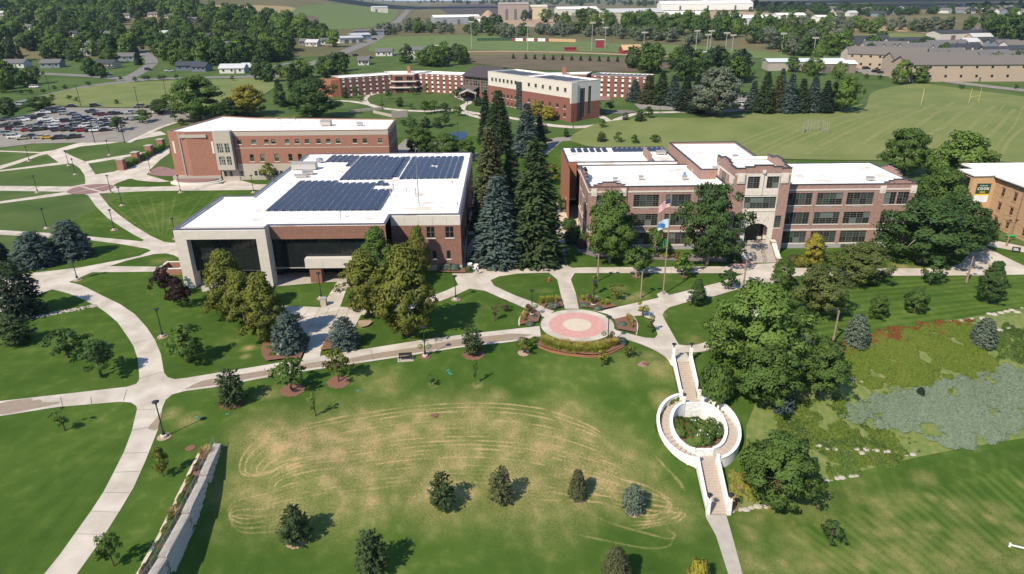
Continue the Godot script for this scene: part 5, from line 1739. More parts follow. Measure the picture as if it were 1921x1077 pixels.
func make_cook_hall():
	var o := thing("stone_hall", Vector3.ZERO, "tan sandstone hall with ochre stair tower and a green banner", "building")
	var y := 11.2
	var main := [112.8, -128.0, 140.0, -128.0, 140.0, -166.0, 112.8, -166.0]
	walls(o, main, 0, y, M.sandstone, [3])
	var t := turned(Vector3(112.8, 0, -166.0), Vector3(0, 0, 1))
	var r := []
	for z in [14.6, 18.6, 24.0, 28.5, 33.0]:
		for v in [[1.0, 2.4], [4.2, 5.8], [7.4, 9.2]]:
			r.append([z, v[0], z + 1.1, v[1]])
	facade(o, t, 38.0, 0, y, M.sandstone, r)
	for q in r:
		window(o, t, q, 1, 2, 1, 1, M.brick_red, [M.glass, M.glass2], M.sandstone)
		var mb := MB.new()
		mb.box(Vector3(q[0] - 0.15, q[3] + 0.15, 0), Vector3(q[2] + 0.15, q[3] + 0.4, 0.07), t)
		build(mb, "lintel", M.brick_red, o)
	# coursed stone: projecting courses
	for k in 13:
		var mb := MB.new()
		var u := 12.2
		var g := RandomNumberGenerator.new()
		g.seed = k
		while u < 37:
			var l := g.randf_range(0.8, 2.0)
			var ok := true
			for q in r:
				if u < q[2] + 0.2 and u + l > q[0] - 0.2 and k * 0.8 + 0.5 < q[3] + 0.5 and k * 0.8 + 1.2 > q[1] - 0.3:
					ok = false
			if ok and g.randf() < 0.75:
				mb.box(Vector3(u + 0.03, k * 0.8 + 0.5, -0.02), Vector3(u + l - 0.03, k * 0.8 + 0.5 + g.randf_range(0.35, 0.72), g.randf_range(0.02, 0.07)), t)
			u += l
		build(mb, "stone_course", M.sandstone, o)
	var mb3 := MB.new()
	mb3.tube(t * Vector3(21.5, 0, 0.12), t * Vector3(21.5, y, 0.12), 0.09, 0.09, 6)
	build(mb3, "down_pipe", M.brick_lib, o)
	var rf := MB.new()
	rf.box(Vector3(112.2, y, -166.6), Vector3(140.6, y + 0.35, -127.4))
	build(rf, "roof", M.roof, o)
	rf = MB.new()
	rf.box(Vector3(112.1, y - 0.28, -166.7), Vector3(140.7, y - 0.002, -127.3))
	build(rf, "eaves", M.cap, o)
	# ochre stair tower
	var tw := [107.4, -154.0, 112.8, -154.0, 112.8, -160.0, 107.4, -160.0]
	walls(o, tw, 0, 11.4, M.ochre)
	rf = MB.new()
	rf.box(Vector3(107.2, 11.4, -160.2), Vector3(112.8, 11.65, -153.8))
	build(rf, "tower_roof", M.roof, o)
	rf = MB.new()
	rf.box(Vector3(107.3, 11.15, -160.1), Vector3(112.8, 11.4, -153.9))
	build(rf, "tower_eaves", M.cap, o)
	var tg := turned(Vector3(107.4, 0, -160.0), Vector3(0, 0, 1))
	window(o, tg, [1.0, 1.0, 5.0, 10.8], 2, 5, 1, 1, M.black, [M.glass, M.glass2], null, -0.02)
	# banner on the tower
	var bn := thing("wall_banner", Vector3(0, 0, 0), "green, gold and white banner hung on the ochre stair tower", "banner")
	var a := on_z(1836.5, 343.7, -153.96)
	var c := on_z(1852.5, 380.3, -153.96)
	var x0 := 108.6
	var x1 := x0 + 3.25
	var yt := a.y - 0.1
	var yb := c.y + 0.1
	var hh := yt - yb
	for e in [[0.45, 1.0, plain(0.01, 0.06, 0.03, 0.6), "green_field"], [0.37, 0.45, plain(0.75, 0.5, 0.03, 0.6), "gold_stripe"], [0.0, 0.37, plain(0.7, 0.72, 0.78, 0.6), "white_field"]]:
		var b := MB.new()
		b.box(Vector3(x0, yb + hh * e[0], -153.98), Vector3(x1, yb + hh * e[1], -153.93))
		build(b, e[3], e[2], bn)
	var mx := (x0 + x1) / 2
	text(bn, "W E N O N A", 0.24, Transform3D(Basis(), Vector3(mx, yb + hh * 0.885, -153.925)), M.white_flat, 0.9)
	text(bn, "COOK", 0.62, Transform3D(Basis(), Vector3(mx, yb + hh * 0.73, -153.925)), M.white_flat, 1.15)
	text(bn, "HALL", 0.5, Transform3D(Basis(), Vector3(mx, yb + hh * 0.55, -153.925)), plain(0.75, 0.45, 0.02, 0.6), 0.8)
	var seal := MB.new()
	for k in 40:
		var a0 := TAU * k / 40
		var a1 := TAU * (k + 1) / 40
		var cc := Vector3(mx, yb + hh * 0.19, -153.925)
		var d0 := Vector3(cos(a0), sin(a0), 0)
		var d1 := Vector3(cos(a1), sin(a1), 0)
		seal.quad(cc + d0 * 0.62, cc + d0 * 0.7, cc + d1 * 0.7, cc + d1 * 0.62)
	seal.box(Vector3(mx - 0.16, yb + hh * 0.19 - 0.2, -153.93), Vector3(mx - 0.06, yb + hh * 0.19 + 0.2, -153.92))
	seal.box(Vector3(mx + 0.06, yb + hh * 0.19 - 0.2, -153.93), Vector3(mx + 0.16, yb + hh * 0.19 + 0.2, -153.92))
	seal.box(Vector3(mx - 0.06, yb + hh * 0.19 - 0.04, -153.93), Vector3(mx + 0.06, yb + hh * 0.19 + 0.04, -153.92))
	build(seal, "round_seal", plain(0.45, 0.47, 0.52, 0.6), bn)
func strip_wing(o: Node3D, a: Vector3, b: Vector3, h: float, deep: float, n: int, solar := false):   # dormitory wing: brick with white panelled window strips
	var ud := (b - a)
	ud.y = 0
	var w := ud.length()
	ud = ud.normalized()
	var t := turned(Vector3(a.x, a.y - 1.0, a.z), ud)
	var back := -t.basis.z * deep
	var poly := [a.x, a.z, b.x, b.z, b.x + back.x, b.z + back.z, a.x + back.x, a.z + back.z]
	var y0 := a.y - 1.0
	walls(o, poly, y0 - 1.0, y0 + 1 + h, M.brick_dorm, [0])
	var holes := []
	for i in n:
		var u := w * (i + 0.55) / n
		holes.append([u - 0.55, 1.2, u + 0.55, h + 0.8])
	facade(o, t, w, -1.0, h + 1.0, M.brick_dorm, holes)
	for q in holes:
		for k in 4:
			var v := 1.2 + (h - 0.4) / 4.0 * k
			var vh := (h - 0.4) / 4.0
			var mb := MB.new()
			mb.box(Vector3(q[0], v, -0.2), Vector3(q[2], v + vh * 0.5, -0.06), t)
			build(mb, "white_panel", M.white, o)
			window(o, t, [q[0], v + vh * 0.5, q[2], v + vh], 1, 1, 1, 1, M.frame, [M.glass, M.glass2, M.blind2], null, 0.2)
	flat_roof(o, poly, y0 + h + 0.6, 0.45, M.frame_pale, M.roof)
	if solar:
		for i in int(w / 2.2):
			var c := a + ud * (1.5 + i * 2.1) + back * 0.5
			var s := thing("solar_row", Vector3(c.x, y0 + h + 0.62, c.z), "row of solar panels on the far dormitory roof", "solar panels", "solar rows on the far dormitory", atan2(-ud.z, ud.x))
			var mb := MB.new()
			mb.box(Vector3(-0.85, 0.3, -deep * 0.4), Vector3(0.85, 0.36, deep * 0.4), Transform3D(Basis(Vector3(0, 0, 1), 0.1), Vector3.ZERO))
			build(mb, "panel", M.panel, s)
			mb = MB.new()
			mb.box(Vector3(0.6, 0, -deep * 0.4), Vector3(0.7, 0.3, deep * 0.4))
			mb.box(Vector3(-0.7, 0, -deep * 0.4), Vector3(-0.6, 0.2, deep * 0.4))
			build(mb, "rack", M.steel, s)
func make_residence():
	var o := thing("old_dormitory", Vector3.ZERO, "red brick dormitory bent in a vee with white window strips", "dormitory")
	var A := at(640, 182)
	var B := at(738, 173)
	var C := at(785, 172)
	var D := at(872, 178)
	var h := tall(A, 147)
	strip_wing(o, A, B, h, 13, 8)
	strip_wing(o, C, D, h, 13, 8)
	# corner block with balconies
	var mid := (B + C) / 2 + Vector3(0, 0, 3.0)
	var poly := [B.x, B.z, mid.x - 5, mid.z, mid.x + 5, mid.z, C.x, C.z, C.x + 6, C.z - 12, B.x - 6, B.z - 12]
	walls(o, poly, A.y - 2, A.y + h + 0.2, M.brick_dorm)
	flat_roof(o, poly, A.y + h + 0.1, 0.5, M.frame_pale, M.roof)
	for k in [1, 2]:
		var mb := MB.new()
		mb.prism(inset(pv(poly), -1.2), A.y + h * k / 3.0 - 0.2, A.y + h * k / 3.0 + 0.25, true, true, true)
		build(mb, "balcony", M.trim, o)
	for k in 3:
		var t := turned(Vector3(mid.x - 5, 0, mid.z), Vector3.RIGHT)
		window(o, t, [0.6, A.y + h * k / 3.0 + 0.5, 4.2, A.y + h * (k + 1) / 3.0 - 0.5], 4, 1, 1, 1, M.frame, [M.glass], null, -0.05)
		window(o, t, [6.2, A.y + h * k / 3.0 + 0.5, 9.0, A.y + h * (k + 1) / 3.0 - 0.5], 3, 1, 1, 1, M.frame, [M.glass], null, -0.05)
	var ch := MB.new()
	ch.cbox(Vector3((B.x + C.x) / 2 + 1, A.y + h + 1.6, B.z - 9), Vector3(1.6, 3.4, 1.6))
	build(ch, "chimney", M.brick_orange, o)
	# left end tower
	var L := at(613, 180)
	var e := MB.new()
	e.prism(pv([A.x - 0.4, A.z - 1.0, A.x - 9.5, A.z - 9.0, A.x - 12.0, A.z - 6.0, A.x - 4.0, A.z + 0.6]), A.y - 2, A.y + h - 0.8)
	build(e, "stair_end", M.brick_orange, o)
	# entrance hall with the dark gable roof
	var g := thing("entrance_hall", Vector3.ZERO, "glazed entrance hall under a dark pitched roof beside dormitories", "building")
	var P := at(873, 180)
	var Q := at(916, 186)
	var hg := tall(P, 142)
	var ud := Vector3(Q.x - P.x, 0, Q.z - P.z)
	var w := ud.length()
	ud = ud.normalized()
	var t := turned(Vector3(P.x, P.y, P.z), ud)
	var back := -t.basis.z * 16
	walls(g, [P.x, P.z, Q.x, Q.z, Q.x + back.x, Q.z + back.z, P.x + back.x, P.z + back.z], P.y - 3, P.y + hg, M.brick_dorm, [0])
	var holes := [[0.8, 1.5, w * 0.30, hg - 0.4], [w * 0.36, 1.5, w * 0.64, hg - 0.4], [w * 0.7, 1.5, w - 0.5, hg - 0.4]]
	facade(g, t, w, -3, hg, M.brick_dorm, holes)
	for q in holes:
		window(g, t, q, 3, 6, 1, 1, M.frame_pale, [M.glass2, M.glass, M.blind2], null, 0.2)
	var rf := MB.new()
	var ridge := hg + 3.6
	var pr := PackedVector2Array([Vector2(1.2, hg - 0.1), Vector2(-8, ridge), Vector2(-17.2, hg - 0.1), Vector2(-17.2, hg + 0.25), Vector2(-8, ridge + 0.4), Vector2(1.2, hg + 0.25)])
	rf.extrude(pr, -1.0, w + 3.5, t * Transform3D(Basis(Vector3(0, 0, 1), Vector3.UP, Vector3(1, 0, 0)), Vector3.ZERO))
	build(rf, "roof", plain(0.05, 0.04, 0.045, 0.8), g)
	rf = MB.new()
	rf.extrude(PackedVector2Array([Vector2(0, hg - 0.1), Vector2(-8, ridge), Vector2(-16, hg - 0.1)]), w + 2.9, w + 3.2, t * Transform3D(Basis(Vector3(0, 0, 1), Vector3.UP, Vector3(1, 0, 0)), Vector3.ZERO))
	build(rf, "gable", M.cream, g)
	rf = MB.new()
	rf.extrude(PackedVector2Array([Vector2(5.5, 3.0), Vector2(0, 5.0), Vector2(0, 4.7), Vector2(5.5, 2.7)]), -1.0, w * 0.62, t * Transform3D(Basis(Vector3(0, 0, 1), Vector3.UP, Vector3(1, 0, 0)), Vector3.ZERO))
	for u in [-0.6, w * 0.55]:
		rf.cbox(t * Vector3(u, 1.2, 5.0), Vector3(0.5, 3.4, 0.5))
	build(rf, "porch", plain(0.09, 0.075, 0.07, 0.8), g)
	var hv := MB.new()
	hv.prism(pv([Q.x + back.x * 0.9, Q.z - 10, Q.x + 8, Q.z - 12, Q.x + 14, Q.z - 22, Q.x - 4, Q.z - 26]), P.y, P.y + hg + 1.2)
	build(hv, "rear_block", M.cream, g)
	# new residence: brick below, cream above, glass bay, solar roof
	var n := thing("new_residence", Vector3.ZERO, "four-storey residence, cream over red brick, with glass bay and solar roof", "dormitory")
	var R := at(1068.5, 229)
	var H := tall(R, 155)
	var Lf := at(914, 190)
	var dir := Vector3(R.x - Lf.x, 0, R.z - Lf.z)
	dir = Vector3(0.575, 0, 0.818)
	var W := 57.0
	var S := Vector3(R.x, R.y, R.z) - dir * W
	var tn := turned(Vector3(S.x, R.y, S.z), dir)
	var dp := -tn.basis.z * 15.5
	var rects := []
	var rows := []
	for k in 4:
		rows.append(1.6 + k * (H - 2.2) / 4.0)
	for k in 4:
		for i in 14:
			var u := 2.6 + i * 2.95 if i < 7 else 25.0 + (i - 7) * 4.7
			if u > W - 3 or (u > 21.2 and u < 26.5):
				continue
			rects.append([u, rows[k], u + 1.5, rows[k] + 1.5])
	var split := H * 0.61
	var bay := [22.0, 0.6, 25.6, H - 2.4]
	facade(n, tn, W, -2.0, split, M.brick_dorm, rects.filter(func(q): return q[3] < split) + [bay])
	facade(n, tn, W, split, H, M.cream, rects.filter(func(q): return q[1] > split) + [bay])
	for q in rects:
		if q[3] < split or q[1] > split:
			window(n, tn, q, 2, 1, 1, 1, M.frame, [M.glass, M.glass, M.blind2], M.trim)
	window(n, tn, bay, 3, 10, 1, 1, M.frame_green, [M.glass2, M.glass], null, -0.3)
	var br := S + dir * W
	var np := [S.x, S.z, br.x, br.z, br.x + dp.x, br.z + dp.z, S.x + dp.x, S.z + dp.z]
	walls(n, np, R.y - 3, R.y + split, M.brick_dorm, [0, 1])
	walls(n, np, R.y + split, R.y + H, M.cream, [0, 1])
	# narrow right end, stepped forward
	var te := turned(Vector3(br.x, R.y, br.z), -tn.basis.z)
	var er := [[5.0, 1.2, 7.6, H - 2.5], [9.2, 2.0, 10.8, H - 2.0]]
	facade(n, te, 15.5, -2.0, split * 0.78, M.brick_dorm, er)
	facade(n, te, 15.5, split * 0.78, H, M.cream, er)
	window(n, te, er[0], 3, 11, 1, 1, M.frame_green, [M.glass, M.glass2], null)
	window(n, te, er[1], 2, 11, 1, 1, M.frame_green, [M.glass, M.glass2], null)
	var mb := MB.new()
	mb.box(Vector3(0, -2, 0.0), Vector3(3.0, split * 0.78, 0.8), te)
	build(mb, "corner_pier", M.brick_dorm, n)
	mb = MB.new()
	mb.box(Vector3(0, split * 0.78, 0.0), Vector3(3.0, H, 0.8), te)
	build(mb, "corner_pier", M.cream, n)
	flat_roof(n, np, R.y + H - 0.4, 0.5, M.cream, M.roof)
	for i in 11:
		if i == 5:
			continue
		var c := S + dir * (3.0 + i * 4.7) + dp * 0.52
		var s := thing("solar_row", Vector3(c.x, R.y + H - 0.4, c.z), "broad bank of solar panels on the new residence roof", "solar panels", "solar banks on the new residence", atan2(-dir.z, dir.x))
		for k in 5:
			var pm := MB.new()
			pm.box(Vector3(-2.1, 0.32, -5.4 + k * 2.15), Vector3(2.1, 0.38, -5.4 + k * 2.15 + 2.0), Transform3D(Basis(Vector3(0, 0, 1), 0.06), Vector3.ZERO))
			build(pm, "panel", M.panel, s)
		mb = MB.new()
		mb.box(Vector3(1.7, 0, -5.4), Vector3(1.8, 0.35, 5.3))
		mb.box(Vector3(-1.8, 0, -5.4), Vector3(-1.7, 0.2, 5.3))
		build(mb, "rack", M.steel, s)
	# eastern dormitory behind
	var f := thing("east_dormitory", Vector3.ZERO, "red brick dormitory wing with white window strips behind the new residence", "dormitory")
	var E1 := at(1108, 180)
	var E2 := at(1213, 186)
	strip_wing(f, E1, E2, tall(E2, 146), 13, 8, true)
	var E0 := at(1020, 165)
	var pf := [E1.x - 12, E1.z - 4, E1.x - 2, E1.z - 2, E1.x + 2, E1.z - 14, E1.x - 32, E1.z - 10, E1.x - 34, E1.z + 2]
	var hw := tall(E2, 146)
	walls(f, pf, E1.y - 4, E1.y + hw, M.brick_dorm)
	flat_roof(f, pf, E1.y + hw - 0.2, 0.4, M.frame_pale, M.roof)
	mb = MB.new()
	mb.cbox(Vector3(E1.x - 12, E1.y + hw + 1.0, E1.z - 9), Vector3(1.8, 4.0, 1.8))
	build(mb, "chimney", M.brick_orange, f)
# ------------------------------------------------------------------ the white stair and its ring
func make_stairs():
	var o := thing("white_stair", Vector3.ZERO, "white garden stair that splits round a circular rose bed", "stair")
	var X := 25.25
	var zc := -77.6
	var y_top := -2.7
	var y_low := -5.9
	# straight flights
	for f in [[-88.6, 0.02, -82.8, y_top, 16], [-72.4, y_low, -66.3, -8.95, 19]]:
		var n: int = f[4]
		for i in n:
			var mb := MB.new()
			var za: float = lerpf(f[0], f[2], float(i) / n)
			var zb: float = lerpf(f[0], f[2], float(i + 1) / n)
			var yy: float = lerpf(f[1], f[3], float(i) / n)
			mb.box(Vector3(X - 1.15, yy - 1.2, za), Vector3(X + 1.15, yy - (f[1] - f[3]) / n, zb))
			build(mb, "step", M.step, o)
		for s in [-1, 1]:
			var mb := MB.new()
			var xa: float = X + s * 1.15
			var xb: float = X + s * 1.47
			var pr := PackedVector2Array([Vector2(-f[0], f[1] - 2.5), Vector2(-f[0], f[1] + 0.85), Vector2(-f[2], f[3] + 0.85), Vector2(-f[2], f[3] - 3.0)])
			mb.extrude(pr, minf(xa, xb), maxf(xa, xb), Transform3D(Basis(Vector3(0, 0, -1), Vector3.UP, Vector3(1, 0, 0)), Vector3.ZERO))
			build(mb, "side_wall", M.white, o)
			mb = MB.new()
			mb.extrude(PackedVector2Array([Vector2(-f[0], f[1] + 0.85), Vector2(-f[0], f[1] + 0.93), Vector2(-f[2], f[3] + 0.93), Vector2(-f[2], f[3] + 0.85)]), minf(xa, xb) - 0.05, maxf(xa, xb) + 0.05, Transform3D(Basis(Vector3(0, 0, -1), Vector3.UP, Vector3(1, 0, 0)), Vector3.ZERO))
			build(mb, "coping", M.white, o)
	# landings
	for l in [[-82.8, -81.3, y_top], [-73.8, -72.4, y_low]]:
		var mb := MB.new()
		mb.box(Vector3(X - 1.6, l[2] - 2.0, l[0]), Vector3(X + 1.6, l[2] + 0.003, l[1]))
		build(mb, "landing", M.step, o)
	var tl := MB.new()
	tl.box(Vector3(X - 1.3, -1.0, -91.2), Vector3(X + 1.3, 0.13, -88.6))
	build(tl, "landing", M.concrete, o)
	# ring steps, both ways round
	var n := 16
	for s in [-1, 1]:
		for i in n:
			var a0 := lerpf(0.29, PI - 0.29, float(i) / n)
			var a1 := lerpf(0.29, PI - 0.29, float(i + 1) / n)
			var yy := lerpf(y_top, y_low, (i + 1.0) / (n + 1))
			var poly := PackedVector2Array()
			for k in 4:
				var a := lerpf(a0, a1, k / 3.0)
				poly.append(Vector2(X + s * sin(a) * 5.3, zc - cos(a) * 5.3))
			for k in 4:
				var a := lerpf(a1, a0, k / 3.0)
				poly.append(Vector2(X + s * sin(a) * 3.8, zc - cos(a) * 3.8))
			var mb := MB.new()
			mb.prism(poly, yy - 1.5, yy)
			build(mb, "ring_step", M.step, o)
		# outer and inner curved walls
		for wl in [[5.27, 5.6, 0.27, 0.7, 3.2, "outer_wall"], [3.5, 3.83, 0.33, 0.4, 2.6, "inner_wall"]]:
			var mb := MB.new()
			var cp := MB.new()
			for i in 30:
				var a0 := lerpf(wl[2], PI - wl[2], i / 30.0)
				var a1 := lerpf(wl[2], PI - wl[2], (i + 1) / 30.0)
				var t0: float = lerpf(y_top, y_low, smoothstep(0, 1, i / 30.0)) + wl[3] + (0.6 * i / 30.0 if wl[5] == "inner_wall" else 0.0)
				var t1: float = lerpf(y_top, y_low, smoothstep(0, 1, (i + 1) / 30.0)) + wl[3] + (0.6 * (i + 1) / 30.0 if wl[5] == "inner_wall" else 0.0)
				var d0 := Vector3(s * sin(a0), 0, -cos(a0))
				var d1 := Vector3(s * sin(a1), 0, -cos(a1))
				var c := Vector3(X, 0, zc)
				var P := func(d, r, yy): return c + d * r + Vector3.UP * yy
				var lo: float = minf(t0, t1) - wl[4]
				for side in [[wl[0], -1], [wl[1], 1]]:
					if side[1] * s > 0:
						mb.quad(P.call(d1, side[0], lo), P.call(d0, side[0], lo), P.call(d0, side[0], t0), P.call(d1, side[0], t1))
					else:
						mb.quad(P.call(d0, side[0], lo), P.call(d1, side[0], lo), P.call(d1, side[0], t1), P.call(d0, side[0], t0))
				for e in [[wl[0] - 0.05, wl[1] + 0.05, 0.0, 0.09]]:
					var q := [P.call(d0, e[0], t0), P.call(d0, e[1], t0), P.call(d1, e[1], t1), P.call(d1, e[0], t1)]
					var u := [P.call(d0, e[0], t0 + e[3]), P.call(d0, e[1], t0 + e[3]), P.call(d1, e[1], t1 + e[3]), P.call(d1, e[0], t1 + e[3])]
					if s < 0:
						q.reverse(); u.reverse()
					cp.quad(u[3], u[2], u[1], u[0])
					for k in 4:
						cp.quad(q[(k + 1) % 4], q[k], u[k], u[(k + 1) % 4])
			build(mb, wl[5], M.white, o)
			build(cp, "coping", M.white, o)
	# straight bits of the inner wall at top and foot, and the planting soil
	for l in [[-81.3, -81.0, y_top + 0.4], [-74.2, -73.85, y_low + 0.98]]:
		var mb := MB.new()
		mb.box(Vector3(X - 1.2, l[2] - 2.6, l[0]), Vector3(X + 1.2, l[2], l[1]))
		build(mb, "inner_wall", M.white, o)
	var soil := MB.new()
	var sp := PackedVector2Array()
	for i in 36:
		sp.append(Vector2(X + cos(TAU * i / 36) * 3.5, zc + sin(TAU * i / 36) * 3.5))
	soil.prism(sp, -7.0, -5.0)
	build(soil, "planting_soil", M.mulch, o)
	# pillars
	for q in [[-88.9, 0.0, 2.3], [-82.7, y_top, 1.5], [-81.15, y_top, 1.3], [-72.3, y_low, 1.35], [-66.2, -9.0, 2.5]]:
		for s in [-1, 1]:
			var mb := MB.new()
			var w := 0.2
			var b := Vector3(X + s * 1.31, q[1] - 1.0, q[0])
			mb.extrude(PackedVector2Array([Vector2(-w * 1.3, 0), Vector2(w * 1.3, 0), Vector2(w, q[2] + 1), Vector2(-w, q[2] + 1)]), -w, w, Transform3D(Basis(), b))
			build(mb, "pillar", M.white, o)
			if q[2] > 2:
				var l := thing("pillar_lamp", b + Vector3(0, q[2] + 1, 0), "black disc lamp on the white pillar at the stair's " + ("top" if q[0] < -80 else "foot") + (", side of the mown lawn" if s < 0 else ", side of the bushes"), "lamp", "lamps on the stair pillars")
				mb = MB.new()
				mb.lathe([[0.09, 0], [0.07, 0.3], [0.13, 0.34], [0.13, 0.5], [0.34, 0.53], [0.36, 0.62], [0.2, 0.7], [0, 0.72]], 14)
				build(mb, "lamp_head", M.iron, l)
				mb = MB.new()
				mb.lathe([[0.02, 0.36], [0.11, 0.36], [0.11, 0.49], [0.02, 0.49]], 10)
				build(mb, "lens", M.white_flat, l)
	# roses in the ring
	var g := RandomNumberGenerator.new()
	g.seed = 4
	for i in 40:
		var a := g.randf() * TAU
		var r := sqrt(g.randf()) * 2.8
		var p := Vector3(X + cos(a) * r, -5.02, zc + sin(a) * r)
		var front := p.z > zc + 1.6
		if front and g.randf() < 0.6:
			continue
		var h := g.randf_range(1.0, 1.8)
		var b := plant("rose_bush", "bush", p, h, g.randf_range(1.4, 2.2), M.leaf_green if i % 3 else M.leaf_light, "rose bush in the round bed of the white stair", "bush", "rose bushes in the round bed")
		var mb := MB.new()
		for k in 16:
			var d := jitter(g).normalized()
			d.y = absf(d.y) * 0.8 + 0.1
			var q := Vector3(d.x * 0.62, h * (0.45 + 0.5 * d.y), d.z * 0.62)
			mb.lathe([[0.02, -0.05], [0.075, 0.0], [0.05, 0.05], [0.0, 0.06]], 5, q)
		var red := p.x < X - 1.2
		build(mb, "blossom", M.leaf_rose if red else (M.white_flat if i % 2 else M.leaf_yellow), b)
# ------------------------------------------------------------------ retaining wall of the lower left
func make_wall_left():
	var o := thing("retaining_wall", Vector3.ZERO, "pale stone retaining wall with metal railing beside a planted strip", "wall")
	var zs := [-69.5, -63.6, -57.6, -51.6, -45.6, -40.0]
	var g := RandomNumberGenerator.new()
	g.seed = 9
	var blocks := []
	for k in 5:
		var m := MB.new()
		var w := g.randf_range(0.55, 1.1)
		m.box(Vector3(-0.1, 0.02, -w / 2 + 0.02), Vector3(g.randf_range(0.02, 0.07), 0.38, w / 2 - 0.02))
		blocks.append([m.mesh(), w])
	for i in 5:
		var xa := table(WALL, -zs[i])
		var xb := table(WALL, -zs[i + 1])
		var yt := high(xa - 1.0, zs[i + 1]) + 0.42 + 0.15
		var cap := MB.new()
		cap.prism(PackedVector2Array([Vector2(xa - 0.55, zs[i]), Vector2(xa + 0.35, zs[i]), Vector2(xb + 0.35, zs[i + 1]), Vector2(xb - 0.55, zs[i + 1])]), yt, yt + 0.16, true, true, true)
		build(cap, "coping", M.concrete2, o)
		var core := MB.new()
		core.prism(PackedVector2Array([Vector2(xa - 0.45, zs[i]), Vector2(xa + 0.2, zs[i]), Vector2(xb + 0.2, zs[i + 1]), Vector2(xb - 0.45, zs[i + 1])]), yt - 4.4, yt)
		build(core, "core", M.joint, o)
		var row := 0
		var y := yt - 0.4
		while y > yt - 4.0:
			var z: float = zs[i] + 0.05 + (0.3 if row % 2 else 0.0)
			while z < zs[i + 1] - 0.5:
				var bl: Array = blocks[g.randi() % 5]
				var zz: float = z + bl[1] / 2
				var xx := lerpf(xa, xb, (zz - zs[i]) / (zs[i + 1] - zs[i])) + 0.2
				if y + 0.38 > high(xx + 0.4, zz) - 0.1:
					inst("stone_block", bl[0], M.limestone, o, Transform3D(Basis(), Vector3(xx, y, zz)))
				z += bl[1]
			row += 1
			y -= 0.4
		var rl := MB.new()
		for k in 5:
			var f := k / 4.0
			var p := Vector3(lerpf(xa, xb, f) - 0.42, yt + 0.16, lerpf(zs[i], zs[i + 1], f))
			rl.tube(p, p + Vector3.UP * 1.0, 0.025, 0.025, 4)
		for hgt in [0.25, 0.45, 0.65, 0.85, 1.02]:
			rl.tube(Vector3(xa - 0.42, yt + 0.16 + hgt, zs[i]), Vector3(xb - 0.42, yt + 0.16 + hgt, zs[i + 1]), 0.012 if hgt < 1 else 0.03, 0.012 if hgt < 1 else 0.03, 4)
		build(rl, "railing", M.steel, o)
	# planted strip with its own low kerb
	var kb := thing("planter_kerb", Vector3.ZERO, "low buff kerb along the planted strip behind the stone wall", "kerb")
	var kz := [-68.4, -64.0, -60.0, -55.5, -51.0, -46.0, -41.0]
	var kx := [-38.3, -37.85, -37.45, -37.0, -36.75, -36.85, -37.0]
	for i in 6:
		var mb := MB.new()
		var y := high(kx[i + 1], kz[i + 1])
		mb.prism(PackedVector2Array([Vector2(kx[i] - 0.18, kz[i]), Vector2(kx[i] + 0.18, kz[i]), Vector2(kx[i + 1] + 0.18, kz[i + 1]), Vector2(kx[i + 1] - 0.18, kz[i + 1])]), y - 0.6, y + 0.34)
		build(mb, "kerb_stone", M.buff_pave, kb)
	var bed := PackedVector2Array()
	for i in 7:
		bed.append(Vector2(kx[i] + 0.15, kz[i]))
	for i in range(5, -1, -1):
		bed.append(Vector2(table(WALL, -zs[i]) - 0.4, zs[i]))
	structure(build(drape(bed, 0.12), "planting_bed", M.mulch))
	for i in 60:
		var f := g.randf()
		var z := lerpf(-67.5, -42.0, f)
		var a := table([[41, -37.0], [51, -36.75], [55.5, -37.0], [60, -37.45], [64, -37.85], [68.4, -38.3]], -z)
		var x := lerpf(a + 0.5, table(WALL, -z) - 0.9, g.randf())
		plant("bed_shrub", "bush", Vector3(x, high(x, z) + 0.08, z), g.randf_range(0.5, 0.85), g.randf_range(0.8, 1.2), [M.leaf_olive, M.leaf_brown, M.leaf_green][i % 3], "small brownish shrub in the strip along the stone wall", "bush", "shrubs along the stone wall")
	for q in [[386, 856, 1.3, M.grass_tan, "at the wall's upper end"], [327, 972, 1.2, M.grass_tan, "halfway down the strip"]]:
		var p := at(q[0], q[1])
		plant("grass_clump", "grass", p, q[2], q[2] * 1.7, q[3], "tall tan grass clump " + q[4], "grass clump")
